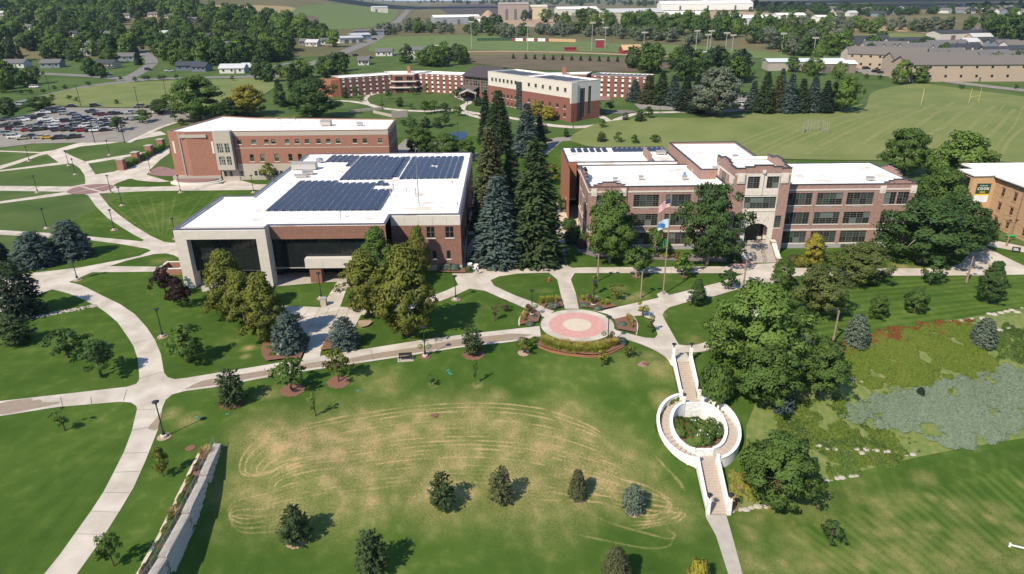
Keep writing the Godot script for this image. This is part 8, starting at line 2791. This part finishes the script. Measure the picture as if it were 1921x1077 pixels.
	cover("green_ground_cover", [1545, 652, 1640, 630, 1790, 603, 1825, 610, 1850, 660, 1880, 690, 1780, 712, 1690, 728, 1640, 738, 1600, 705], "sprig", 8200, 0.28, 0.72, [M.cover_green, M.cover_green, leafy(0.20, 0.26, 0.045)], "yellow green creeping ground cover on the bank", 21)
	cover("red_ground_cover", [1480, 640, 1560, 648, 1640, 626, 1740, 608, 1830, 598, 1835, 606, 1740, 622, 1640, 644, 1590, 665, 1550, 660], "sprig", 900, 0.32, 0.6, [M.cover_red, M.cover_red], "rust red ground cover along the bank's upper edge", 22)
	cover("silver_ground_cover", [1575, 775, 1640, 745, 1700, 732, 1790, 712, 1890, 690, 1990, 688, 1990, 780, 1921, 805, 1850, 822, 1790, 840, 1730, 818, 1660, 800, 1610, 792], "sprig", 6400, 0.3, 0.95, [M.cover_silver, M.cover_silver, leafy(0.24, 0.31, 0.21)], "silver green juniper mat covering the lower bank", 23)
	cover("weeds", [1385, 945, 1405, 860, 1470, 770, 1560, 740, 1600, 760, 1640, 810, 1720, 830, 1700, 858, 1600, 885, 1500, 915], "sprig", 3600, 0.3, 0.5, [M.leaf_light, M.cover_green, M.leaf_green, M.cover_green, M.leaf_light], "patchy green weeds on the bank beside the trees", 24)
	cover("weeds", [1850, 640, 1880, 620, 1960, 600, 1960, 690, 1900, 690, 1875, 670], "sprig", 900, 0.4, 0.5, [M.leaf_light, M.leaf_green, M.leaf_brown], "tangled weeds beside the broken stones", 25)
	cover("tan_weeds", [1365, 955, 1378, 890, 1395, 880, 1410, 940], "sprig", 360, 0.4, 0.6, [M.grass_lime, M.grass_tan], "pale dry weeds beside the lower flight", 26)
	var rocks := []
	for k in 3:
		var m := MB.new()
		m.lathe([[0.5, 0], [0.62, 0.2], [0.5, 0.42], [0.2, 0.55], [0, 0.56]], 6 + k)
		rocks.append(m.mesh())
	for l in [[1785, 605, 1921, 580, 16], [1830, 612, 1900, 618, 8], [1376, 962, 1450, 945, 9], [1520, 912, 1610, 886, 12], [1540, 840, 1720, 855, 14], [1585, 700, 1620, 720, 5]]:
		for i in l[4]:
			var t: float = i / float(l[4])
			var p := at(lerpf(l[0], l[2], t) + g.randf_range(-6, 6), lerpf(l[1], l[3], t) + g.randf_range(-4, 4))
			var s := g.randf_range(0.35, 0.8)
			var o := inst("bank_stone", rocks[g.randi() % 3], M.rock, null, Transform3D(Basis(Vector3.UP, g.randf() * 6).scaled(Vector3(s * 1.3, s * 0.7, s)), p - Vector3(0, 0.08, 0)))
			tag(o, "rough pale stone lying on the planted bank", "stone", "stones of the bank")
# ------------------------------------------------------------------ the country behind
func house(called: String, px: float, py: float, w: float, d: float, h: float, rise: float, yaw: float, wall: Material, roof: Material, label: String, category := "house", group := "", dormers := 0, wins := 3) -> Node3D:
	var p := at(px, py)
	var o := thing(called, p - Vector3(0, 0.3, 0), label, category, group, yaw)
	var mb := MB.new()
	var turn := Transform3D(Basis(Vector3(0, 0, -1), Vector3.UP, Vector3(1, 0, 0)), Vector3.ZERO)
	mb.extrude(PackedVector2Array([Vector2(-d / 2, -2), Vector2(d / 2, -2), Vector2(d / 2, h), Vector2(0, h + rise), Vector2(-d / 2, h)]), -w / 2, w / 2, turn)
	build(mb, "wall", wall, o)
	mb = MB.new()
	var e := 0.5
	var k := rise / (d / 2)
	mb.extrude(PackedVector2Array([Vector2(-d / 2 - e, h - e * k + 0.05), Vector2(0, h + rise + 0.05), Vector2(d / 2 + e, h - e * k + 0.05), Vector2(d / 2 + e, h - e * k + 0.3), Vector2(0, h + rise + 0.32), Vector2(-d / 2 - e, h - e * k + 0.3)]), -w / 2 - e, w / 2 + e, turn)
	var r := build(mb, "roof", roof, o)
	for i in dormers:
		var x := -w / 2 + w * (i + 0.5) / dormers
		mb = MB.new()
		mb.extrude(PackedVector2Array([Vector2(x - 2, h - 0.5), Vector2(x + 2, h - 0.5), Vector2(x, h + rise * 0.7)]), 0.5, d / 2 + 0.4)
		build(mb, "dormer", M.trim, o)
		mb = MB.new()
		mb.extrude(PackedVector2Array([Vector2(x - 2.5, h - 0.8), Vector2(x, h + rise * 0.7), Vector2(x + 2.5, h - 0.8), Vector2(x + 2.5, h - 0.5), Vector2(x, h + rise * 0.7 + 0.3), Vector2(x - 2.5, h - 0.5)]), 0.3, d / 2 + 0.9)
		build(mb, "dormer_roof", roof, o)
	for i in wins:
		var x := -w / 2 + w * (i + 0.5) / wins
		mb = MB.new()
		mb.box(Vector3(x - 0.6, h - 1.9, d / 2 - 0.1), Vector3(x + 0.6, h - 0.7, d / 2 + 0.04))
		var f := build(mb, "window", M.glass, o)
		mb = MB.new()
		mb.box(Vector3(x - 0.75, h - 2.05, d / 2), Vector3(x + 0.75, h - 1.9, d / 2 + 0.1))
		build(mb, "sill", M.trim, f)
	mb = MB.new()
	mb.box(Vector3(w * 0.1, 0, d / 2 - 0.1), Vector3(w * 0.1 + 1.1, 2.3, d / 2 + 0.05))
	build(mb, "door", M.frame, o)
	return o
func shed(called: String, px: float, py: float, w: float, d: float, h: float, yaw: float, wall: Material, roof: Material, label: String, doors := 2):
	var o := house(called, px, py, w, d, h, d * 0.1, yaw, wall, roof, label, "building", "", 0, 0)
	for i in doors:
		var mb := MB.new()
		var x := -w * 0.3 + i * w * 0.3
		mb.box(Vector3(x, 0.2, d / 2), Vector3(x + minf(4, w * 0.2), h * 0.7, d / 2 + 0.06))
		build(mb, "bay_door", M.frame, o)
func wood(pts: Array, n: int, lo: float, hi: float, kind: String, mats: Array, called: String, label: String, group: String, seed_: int, slim := 0.85):
	var g := RandomNumberGenerator.new()
	g.seed = seed_
	var poly := PackedVector2Array()
	for i in range(0, pts.size(), 2):
		poly.append(Vector2(pts[i], pts[i + 1]))
	var box := Rect2(poly[0], Vector2.ZERO)
	for q in poly:
		box = box.expand(q)
	var done := 0
	var tries := 0
	while done < n and tries < n * 30:
		tries += 1
		var q := Vector2(g.randf_range(box.position.x, box.end.x), g.randf_range(box.position.y, box.end.y))
		if not Geometry2D.is_point_in_polygon(q, poly):
			continue
		var p := at(q.x, q.y)
		var ok := true
		for s in open_spots:
			if absf(q.x - s[0]) < s[2] and q.y > s[1] - 1.5 and q.y < s[1] + s[3]:
				ok = false
		if not ok:
			continue
		done += 1
		var h := g.randf_range(lo, hi)
		plant(called, kind, p - Vector3(0, 0.2, 0), h, h * g.randf_range(0.8, 1.15) * slim, mats[g.randi() % mats.size()], label, "tree", group)
var open_spots := []
func far_mass(pts: Array, n: int, lo: float, hi: float, mat: Material, label: String, seed_: int):
	var g := RandomNumberGenerator.new()
	g.seed = seed_
	var poly := PackedVector2Array()
	for i in range(0, pts.size(), 2):
		poly.append(Vector2(pts[i], pts[i + 1]))
	var box := Rect2(poly[0], Vector2.ZERO)
	for q in poly:
		box = box.expand(q)
	var spots := []
	while spots.size() < n:
		var q := Vector2(g.randf_range(box.position.x, box.end.x), g.randf_range(box.position.y, box.end.y))
		if Geometry2D.is_point_in_polygon(q, poly):
			var h := g.randf_range(lo, hi)
			spots.append(Transform3D(Basis(Vector3.UP, g.randf() * TAU).scaled(Vector3(h, h, h)), at(q.x, q.y)))
	var mm := MultiMesh.new()
	mm.transform_format = MultiMesh.TRANSFORM_3D
	mm.mesh = kinds.far[seed_ % 4][0]
	mm.instance_count = n
	for i in n:
		mm.set_instance_transform(i, spots[i])
	var o := MultiMeshInstance3D.new()
	o.name = numbered("distant_wood")
	o.multimesh = mm
	o.material_override = mat
	add_child(o)
	o.set_meta("kind", "stuff")
	tag(o, label, "wood")
func make_far():
	var roofs := [rough_mat(Color(0.10, 0.10, 0.105), Color(0.16, 0.155, 0.155), 8, 0.05), rough_mat(Color(0.12, 0.108, 0.10), Color(0.17, 0.153, 0.14), 8, 0.05), plain(0.035, 0.04, 0.05, 0.8), plain(0.45, 0.46, 0.47, 0.5)]
	var wall := [plain(0.5, 0.5, 0.48), plain(0.16, 0.19, 0.24), plain(0.42, 0.36, 0.28), plain(0.22, 0.13, 0.10), plain(0.10, 0.13, 0.20)]
	var k := 0
	for q in [[32, 126, 15, 0, 0, "white bungalow with flat pale roof by the street"], [100, 126, 12, 0, 1, "low grey bungalow half hidden by trees at the street"], [203, 127, 13, 2, 2, "bungalow with a dark green roof beside the corner"], [240, 113, 13, 0, 1, "blue grey house above the side street"], [356, 131, 14, 2, 4, "dark blue house with a pickup before it"], [380, 133, 9, 2, 4, "small dark blue garage beside the dark blue house"], [440, 136, 15, 3, 0, "white porch house with a bright metal roof"], [474, 134, 11, 3, 0, "second bright roofed house beside the porch house"], [383, 73, 15, 2, 3, "boxy dark roofed house among the trees"], [311, 68, 11, 3, 4, "small house with a shining roof in the trees"], [246, 66, 13, 2, 1, "blue gabled house with white porch posts"], [200, 69, 14, 0, 3, "brown brick house below the wires"], [140, 68, 16, 2, 0, "white house with a long dark porch"], [160, 104, 13, 3, 0, "pale house with white gable end"], [165, 89, 12, 3, 0, "small pale green house in the middle of the trees"], [30, 80, 16, 1, 2, "long brown roofed house near the left edge"], [365, 41, 14, 1, 2, "tan house high on the wooded slope"], [238, 33, 13, 0, 0, "pale house on the upper slope"], [200, 31, 10, 3, 0, "white gabled house on the upper slope"], [4, 29, 11, 3, 0, "pale house at the upper left edge"], [290, 31, 13, 0, 2, "grey roofed house beside tall trees on the slope"], [320, 34, 10, 1, 2, "small tan house on the upper slope"], [75, 26, 11, 1, 2, "brown house almost hidden on the upper slope"], [588, 86, 10, 3, 0, "small white house above the main road"], [573, 84, 8, 0, 1, "blue shed house above the main road"], [615, 83, 11, 0, 0, "grey house beside the long sheds"], [783, 109, 20, 0, 0, "long white two storey house behind the dormitory"], [722, 104, 12, 0, 0, "white house left of the big poplar"], [683, 121, 7, 0, 0, "tiny white hut beside the parked car"], [60, 55, 13, 0, 0, "grey roofed house deep in the trees"], [110, 50, 11, 1, 2, "tan house deep in the trees"], [440, 90, 12, 0, 1, "bluish house in the trees above the porch house"]]:
		open_spots.append([q[0], q[1], q[2] * 0.85, 24.0])
		house("house", q[0], q[1], q[2], 8.5, 6.0 if q[2] > 18 else 3.2, 2.0, 0.15 * sin(k * 2.1), wall[q[4]], roofs[q[3]], q[5])
		k += 1
	open_spots.append([275, 92, 14.0, 60.0])
	shed("storage_shed", 655, 80, 22, 12, 4.5, 0.6, wall[0], roofs[3], "grey storage shed beside the main road", 3)
	shed("storage_shed", 674, 73, 18, 12, 4.0, 0.6, plain(0.18, 0.28, 0.36), roofs[3], "blue grey shed with pale roof beside the main road", 2)
	shed("storage_shed", 693, 65, 30, 12, 4.0, 0.2, wall[1], roofs[0], "long dark green shed above the other sheds", 2)
	shed("barn", 712, 23, 30, 20, 9, 0.3, plain(0.55, 0.53, 0.48), roofs[3], "lone white barn in the green field", 1)
	shed("warehouse", 855, 45, 62, 26, 9, 0.25, plain(0.26, 0.28, 0.32), M.white, "long grey warehouse with white roof and yellow end", 3)
	shed("workshop", 910, 46, 34, 22, 8, -0.2, M.white, plain(0.35, 0.3, 0.28), "white gabled workshop beside the yard", 1)
	shed("mill_block", 963, 37, 44, 26, 22, 0.1, plain(0.30, 0.25, 0.22), plain(0.3, 0.26, 0.24), "tan mill block under the silos", 2)
	shed("mill_block", 1004, 36, 34, 24, 18, 0.1, plain(0.5, 0.44, 0.30), M.cream, "cream mill block beside the silos", 1)
	shed("factory", 1172, 44, 90, 44, 14, 0.1, plain(0.44, 0.40, 0.30), roofs[3], "large tan factory among the trees", 4)
	shed("factory", 1262, 42, 80, 40, 10, -0.05, plain(0.48, 0.46, 0.38), M.white, "white roofed factory right of the tan one", 3)
	shed("factory", 1320, 18, 190, 60, 12, -0.05, M.white, M.white, "very long white factory on the far rise", 3)
	shed("factory", 1080, 28, 70, 36, 10, 0.1, M.cream, M.white, "cream shed roof showing above the dark trees", 2)
	shed("factory", 1400, 46, 50, 30, 8, -0.1, plain(0.4, 0.45, 0.5), M.white, "pale shed behind the tree belt", 2)
	shed("factory", 1478, 40, 36, 24, 8, 0.0, M.white, M.white, "small white works behind the silver bushes", 1)
	shed("factory", 1546, 43, 26, 20, 7, 0.0, M.white, M.white, "white hut beside silver bushes", 1)
	for q in [[954, 31, 4, "left"], [985, 29, 0, "right"]]:
		var p := at(q[0], q[1] + 6)
		var o := thing("silo", p, "grey steel silo on the mill, " + ("with a pointed cap" if q[3] == "left" else "taller, with a hoist on top"), "silo")
		var mb := MB.new()
		var r := metres(p, 8)
		var h := tall(p, q[1] - 22)
		mb.lathe([[r, 0], [r, h * 0.86]], 18)
		build(mb, "tank", plain(0.28, 0.31, 0.36, 0.4, 0.3), o)
		mb = MB.new()
		mb.lathe([[r * 1.05, h * 0.86], [r * 0.2, h * 0.97], [r * 0.15, h], [0, h]], 18)
		build(mb, "cap", plain(0.3, 0.27, 0.25), o)
	var st := thing("process_tower", at(1322, 16), "white lattice process tower on the long factory", "tower")
	var tm := MB.new()
	for s in [-6, -2, 2, 6]:
		tm.tube(Vector3(s, 0, 0), Vector3(s * 0.6, 34, 0), 1.6, 1.2, 8)
	build(tm, "column", M.white, st)
	var pile := thing("sand_pile", at(916, 32), "cone of tan sand behind the workshop", "sand pile")
	tm = MB.new()
	tm.lathe([[15, -1], [9, 5], [3, 10], [0, 11]], 16)
	build(tm, "heap", M.dirt, pile)
	# apartments and terraces on the right
	var tan_wall: Material = rough_mat(Color(0.33, 0.27, 0.21), Color(0.38, 0.31, 0.245), 9, 0.03)
	for q in [[1660, 128, 40, 0.62, "tan apartment block beside the dark spruces"], [1740, 140, 44, 0.1, "tan apartment block in the middle of three"], [1795, 149, 62, 0.05, "longest tan apartment block by the road"]]:
		var o := house("apartment_block", q[0], q[1], q[2], 17, 8.5, 3.6, q[3] * -1.0, tan_wall, roofs[1], q[4], "apartments", "", 0, 8)
		for i in 7:
			var x: float = -q[2] / 2 + q[2] * (i + 0.6) / 8.0
			var mb := MB.new()
			mb.box(Vector3(x - 0.6, 2.2, 8.4), Vector3(x + 0.6, 3.5, 8.56))
			build(mb, "window", M.glass, o)
	for q in [[1620, 88, 60], [1700, 92, 56], [1770, 98, 50], [1600, 100, 44], [1655, 101, 50], [1725, 104, 50], [1800, 106, 40], [1618, 112, 40], [1690, 112, 52], [1755, 116, 52], [1830, 120, 60], [1880, 112, 50], [1905, 122, 40]]:
		house("terrace_house", q[0], q[1], q[2] * 0.62, 11, 5.0, 3.4, 0.12 - 0.05 * sin(q[0]), M.trim2, roofs[0 if int(q[0]) % 4 else 2], "grey roofed terrace with a row of small gables behind the tan apartments", "terrace", "grey roofed terraces", 4, 4)
	shed("machine_hall", 1505, 130, 44, 13, 5, -0.06, plain(0.32, 0.30, 0.26), plain(0.5, 0.55, 0.6), "long tan maintenance hall with pale roof", 0)
	shed("machine_hall", 1560, 134, 22, 13, 5, -0.12, plain(0.2, 0.16, 0.14), M.white, "maintenance garage with white roof and dark doors", 2)
	shed("store_house", 1800, 74, 50, 18, 6, 0.1, plain(0.45, 0.43, 0.4), roofs[2], "long dark roofed store with white doors", 4)
	for q in [[1835, 76, 18], [1850, 84, 14], [1870, 88, 16], [1885, 90, 18], [1905, 92, 20], [1840, 62, 16], [1862, 64, 24], [1815, 86, 12]]:
		house("house", q[0], q[1], q[2], 9, 3.5, 2.4, 0.1, wall[int(q[0]) % 3], roofs[int(q[0]) % 4], "pale house in the cluster beyond the grey terraces", "house", "houses beyond the terraces")
	var g := RandomNumberGenerator.new()
	g.seed = 31
	for i in 46:
		var q := Vector2(g.randf_range(1560, 1710), g.randf_range(20, 31)) if i < 22 else Vector2(g.randf_range(1760, 1915), g.randf_range(13, 27))
		house("house", q.x, q.y, g.randf_range(14, 24), 10, 5, 3, g.randf() * 3, wall[g.randi() % 3], roofs[g.randi() % 4], "tiny distant house on the far plain", "house", "distant houses on the plain", 0, 0)
	# ball fields
	for q in [[990, 96, 47], [1110, 95, 42], [1135, 93, 51], [1207, 97, 60], [1305, 95, 57], [1325, 105, 64], [1331, 100, 57], [1360, 103, 61], [1373, 96, 65], [1466, 98, 62], [1525, 107, 70], [885, 92, 40]]:
		var p := at(q[0], q[1])
		var h := tall(p, q[2])
		var o := thing("field_light", p, "tall floodlight pole beside the ball fields", "floodlight", "floodlights of the ball fields")
		var mb := MB.new()
		mb.tube(Vector3.ZERO, Vector3(0, h, 0), 0.3, 0.2, 8)
		build(mb, "pole", M.grey, o)
		mb = MB.new()
		for i in 4:
			mb.box(Vector3(-2.2 + i * 1.15, h - 0.8, -0.2), Vector3(-1.3 + i * 1.15, h + 0.2, 0.25))
		mb.box(Vector3(-2.2, h - 0.4, -0.3), Vector3(2.2, h - 0.2, -0.2))
		build(mb, "lamp_bank", M.frame_pale, o)
	var red := plain(0.22, 0.02, 0.035, 0.7)
	for q in [[823, 92, 9, "red dugout with white roof beside the left infield"], [1070, 96, 9, "red dugout beside the middle infield"], [1312, 105, 9, "red dugout with white roof beside the right infield"], [1345, 100, 6, "grey dugout behind the right infield fence"], [1125, 90, 6, "tall red scorer's box by the backstop"]]:
		var p := at(q[0], q[1])
		var o := thing("dugout", p, q[3], "dugout")
		var mb := MB.new()
		var h := 6.0 if q[0] == 1125 else 2.6
		mb.box(Vector3(-q[2] / 2.0, 0, -1.5), Vector3(q[2] / 2.0, h, 1.5))
		build(mb, "wall", red if q[0] != 1345 else M.grey, o)
		mb = MB.new()
		mb.box(Vector3(-q[2] / 2.0 - 0.4, h, -2), Vector3(q[2] / 2.0 + 0.4, h + 0.3, 2))
		build(mb, "roof", M.white if q[0] != 1070 else red, o)
	house("concession_stand", 1182, 100, 14, 10, 3, 3, 0.2, red, M.ochre, "red concession stand with a tan hipped roof", "building")
	for q in [[960, 1030, 77, 78, M.white_flat, "white and red advertising fence of the outfield"], [1030, 1080, 78, 79.5, M.ochre, "brown board fence ending the outfield"], [895, 960, 77, 76.5, plain(0.02, 0.06, 0.03), "dark green outfield fence"]]:
		var o := thing("outfield_fence", Vector3.ZERO, q[5], "fence")
		for i in 10:
			var a := at(lerpf(q[0], q[1], i / 10.0), lerpf(q[2], q[3], i / 10.0))
			var b := at(lerpf(q[0], q[1], (i + 1) / 10.0), lerpf(q[2], q[3], (i + 1) / 10.0))
			var mb := MB.new()
			mb.prism(PackedVector2Array([Vector2(a.x, a.z), Vector2(b.x - 0.2, b.z), Vector2(b.x - 0.2, b.z - 0.3), Vector2(a.x, a.z - 0.3)]), a.y - 0.5, a.y + 2.6)
			build(mb, "fence_panel", q[4] if (i % 3 or q[0] != 960) else red, o)
	# retaining walls and pond by the dormitories
	for q in [[655, 212, 720, 205, "low stone wall stepping up behind the brick hall"], [735, 222, 765, 219, "tall grey stone wall beside the lawn steps"], [700, 212, 735, 220, "sloping stone wall behind the brick hall roof"]]:
		var a := at(q[0], q[1])
		var b := at(q[2], q[3])
		var o := thing("stone_wall", Vector3.ZERO, q[4], "wall")
		for i in 6:
			var c := a.lerp(b, i / 6.0)
			var e := a.lerp(b, (i + 0.97) / 6.0)
			var mb := MB.new()
			mb.prism(PackedVector2Array([Vector2(c.x, c.z), Vector2(e.x, e.z), Vector2(e.x, e.z - 0.8), Vector2(c.x, c.z - 0.8)]), minf(a.y, b.y) - 2, maxf(c.y, e.y) + (2.6 if q[0] == 735 else 1.0))
			build(mb, "stone_panel", M.rock, o)
	sheet("pond", [842, 254, 850, 249, 868, 247, 876, 250, 874, 258, 860, 263, 846, 260], plain(0.01, 0.03, 0.06, 0.05), true, 0.1)
	var sh := thing("cycle_shelter", at(878, 187), "small grey shelter roof over bicycles by the entrance hall", "shelter")
	tm = MB.new()
	tm.extrude(PackedVector2Array([Vector2(-4, 2.6), Vector2(0, 4.2), Vector2(4, 2.6), Vector2(4, 2.9), Vector2(0, 4.5), Vector2(-4, 2.9)]), -3, 3)
	build(tm, "roof", M.trim2, sh)
	for s in [[-3.5, -2.5], [3.5, -2.5], [-3.5, 2.5], [3.5, 2.5]]:
		tm = MB.new()
		tm.box(Vector3(s[0] - 0.12, 0, s[1] - 0.12), Vector3(s[0] + 0.12, 2.75, s[1] + 0.12))
		build(tm, "post", M.grey, sh)
	# trees
	var dk := [M.leaf_dark, M.leaf_dark, M.leaf_green, M.leaf_green, M.needle_green, M.leaf_light]
	var si := [M.leaf_silver, M.leaf_silver, M.needle_pale, M.leaf_green]
	for i in 14:
		tree("road_pine", "far_spruce", 963 + i * 17.2 + (6 if i else 0), 110.5 + i * 0.5, 100 + i * 0.5, 8, M.needle_green, "small pine in the even row along the dirt track", "tree", "pines along the dirt track")
	wood([0, 52, 0, 118, 130, 118, 225, 122, 260, 90, 290, 110, 330, 124, 480, 124, 560, 112, 640, 92, 600, 74, 520, 62, 420, 50, 330, 44, 160, 44], 275, 9, 17, "far", dk, "garden_tree", "leafy tree among the houses of the left neighbourhood", "trees of the left neighbourhood", 51)
	wood([0, 10, 0, 52, 160, 44, 330, 44, 420, 50, 520, 60, 620, 72, 560, 50, 470, 34, 380, 26, 360, 6, 200, 6, 120, 8], 240, 11, 19, "far", dk, "hill_tree", "dark tree on the wooded slope above the houses", "trees on the wooded slope", 52)
	wood([0, 60, 0, 120, 400, 125, 560, 110, 430, 55, 100, 50], 24, 9, 15, "far_spruce", [M.needle_dark, M.needle_green, M.needle_blue], "garden_spruce", "dark spruce among the houses of the left neighbourhood", "spruces of the left neighbourhood", 53, 0.5)
	wood([0, 148, 0, 178, 80, 165, 60, 148], 9, 8, 12, "far", dk, "street_tree", "dark tree crowded at the street's left bend", "trees at the street bend", 54)
	wood([148, 140, 190, 150, 200, 142, 160, 136], 3, 9, 12, "far", [M.leaf_dark], "street_tree", "dark round tree on the street's grass island", "trees on the grass island", 55)
	wood([470, 138, 560, 140, 640, 128, 660, 140, 620, 152, 500, 160], 16, 6, 12, "far", dk, "verge_tree", "tree between the main road and the bent dormitory", "trees left of the dormitory", 56)
	wood([520, 165, 610, 160, 640, 190, 560, 215, 500, 205], 9, 9, 16, "far_spruce", [M.needle_dark, M.needle_green], "hall_spruce", "dark spruce behind the brick hall's roof", "spruces behind the brick hall", 57, 0.5)
	wood([700, 112, 760, 108, 880, 112, 870, 126, 730, 128], 15, 9, 14, "far", dk, "dormitory_tree", "leafy tree behind the bent dormitory", "trees behind the bent dormitory", 58)
	wood([690, 70, 760, 62, 860, 66, 960, 72, 950, 60, 760, 52, 700, 62], 46, 7, 13, "far", si, "silver_bush", "silvery tree in the belt left of the ball fields", "silver trees left of the fields", 59)
	wood([950, 76, 1000, 66, 1150, 74, 1300, 84, 1320, 80, 1200, 66, 1000, 58, 940, 62], 70, 8, 13, "far", si, "silver_bush", "silvery tree in the belt behind the outfields", "silver trees behind the outfields", 60)
	wood([1010, 40, 1010, 58, 1160, 66, 1260, 72, 1440, 84, 1440, 50, 1280, 48, 1160, 46, 1100, 34], 80, 13, 21, "far", [M.leaf_green, M.leaf_dark, M.leaf_green, M.leaf_light], "creek_tree", "tall green tree in the creek belt before the factories", "trees of the creek belt", 61)
	wood([1440, 60, 1440, 100, 1500, 112, 1570, 116, 1580, 92, 1620, 76, 1560, 64], 42, 10, 17, "far", [M.leaf_green, M.leaf_dark, M.leaf_light, M.leaf_silver], "creek_tree", "green tree in the belt left of the grey terraces", "trees left of the terraces", 62)
	wood([1440, 34, 1440, 52, 1520, 58, 1700, 66, 1740, 60, 1700, 48, 1560, 44], 44, 9, 15, "far", [M.leaf_green, M.leaf_light, M.leaf_silver], "plain_tree", "loose tree on the tan land beyond the creek", "trees beyond the creek", 63)
	wood([1710, 50, 1830, 54, 1800, 66, 1720, 62], 14, 10, 15, "far", [M.leaf_green, M.leaf_silver], "plain_tree", "leafy tree before the distant store houses", "trees before the store houses", 64)
	wood([1830, 52, 1921, 50, 1990, 56, 1990, 90, 1900, 84, 1850, 76], 26, 14, 22, "far", [M.leaf_dark, M.leaf_green], "grove_tree", "tall dark tree of the grove at the right edge", "trees of the right grove", 65)
	wood([1610, 84, 1700, 84, 1790, 96, 1790, 112, 1700, 116, 1620, 108], 10, 8, 12, "far", dk, "terrace_tree", "dark tree between the grey terraces", "trees between the terraces", 66)
	wood([1840, 128, 1921, 120, 1990, 130, 1990, 150, 1850, 152], 14, 9, 14, "far", [M.leaf_silver, M.leaf_green], "roadside_tree", "grey green tree beside the longest apartment block", "trees by the apartments", 67)
	wood([1460, 132, 1480, 128, 1600, 150, 1560, 150], 6, 7, 11, "far", [M.leaf_green, M.leaf_light], "yard_tree", "green tree before the maintenance hall", "trees by the maintenance hall", 68)
	wood([1190, 128, 1240, 112, 1330, 122, 1400, 140, 1380, 160, 1220, 150], 22, 10, 17, "far", [M.leaf_dark, M.leaf_green, M.needle_dark], "belt_tree", "dark tree behind the field spruces", "trees behind the field spruces", 69)
	wood([880, 62, 960, 62, 1000, 34, 900, 40], 10, 9, 16, "far", [M.leaf_green, M.leaf_dark], "yard_tree", "green tree about the mill yard", "trees of the mill yard", 70)
	for q in [[1140, 155, 122, 34, M.leaf_green, "round tree on the corner of the apartment road"], [1690, 158, 110, 34, M.leaf_light, "bright tree at the end of the maintenance yard"], [800, 122, 90, 42, M.leaf_light, "big poplar before the long white house"]]:
		tree("lone_tree", "far", q[0] if q[0] != 1140 else 1725, q[1], q[2], q[3], q[4], q[5])
	for q in [[40, 178], [58, 177], [82, 176], [103, 170], [123, 168], [166, 162], [226, 152], [254, 153], [271, 151], [278, 151], [300, 150], [308, 150], [331, 149], [98, 186], [131, 188], [145, 192], [219, 196], [420, 195], [437, 152], [1625, 148], [1650, 150], [1675, 150], [1690, 150], [1803, 168], [1905, 168], [1410, 150]]:
		tree("verge_sapling", "young", q[0], q[1], q[1] - 10, 9, M.leaf_dark, "small dark sapling along the street verge", "tree", "saplings along the verges")
	far_mass([0, 4, 340, 2, 360, 12, 120, 14, 0, 22], 160, 10, 18, M.leaf_dark, "wooded hillside far above the houses", 71)
	far_mass([640, 2, 900, 0, 1300, 4, 1500, 16, 1250, 14, 1000, 10, 820, 8], 170, 10, 18, M.leaf_dark, "far wooded valley beyond the mill", 72)
	far_mass([1280, 8, 1560, 14, 1700, 26, 1600, 30, 1420, 24], 110, 9, 15, M.leaf_dark, "far wood among distant roofs", 73)
	far_mass([1560, 18, 1720, 22, 1920, 8, 1920, 24, 1760, 28, 1600, 32], 110, 6, 12, M.leaf_dark, "thin trees among the distant houses", 74)
	# clouds overhead, out of sight, whose shadows lie on the country behind
	var sd := Vector3(sin(deg_to_rad(41.0)), -1, -cos(deg_to_rad(41.0)))
	for q in [[1150, -1750, 520, 300], [-700, -2200, 700, 420], [1900, -2600, 800, 500]]:
		var c := Vector3(q[0], 20, q[1]) - sd * 900.0
		var f := FastNoiseLite.new()
		f.seed = int(q[2])
		f.frequency = 0.004
		var mb := MB.new()
		for i in 24:
			for j in 12:
				var P := func(a, b):
					var u: float = TAU * a / 24
					var v: float = PI * b / 12
					var d := Vector3(sin(v) * cos(u), cos(v), sin(v) * sin(u))
					var s: float = 1 + 0.9 * f.get_noise_3d(d.x * 300, d.y * 300, d.z * 300)
					return Vector3(d.x * q[2] * s, d.y * 70 * s, d.z * q[3] * s)
				mb.quad(P.call(i, j + 1), P.call(i, j), P.call(i + 1, j), P.call(i + 1, j + 1))
		var o := build(mb, "cloud", plain(0.85, 0.85, 0.85, 1.0), null, Transform3D(Basis(), c))
		structure(o, "white cumulus cloud above the country behind")
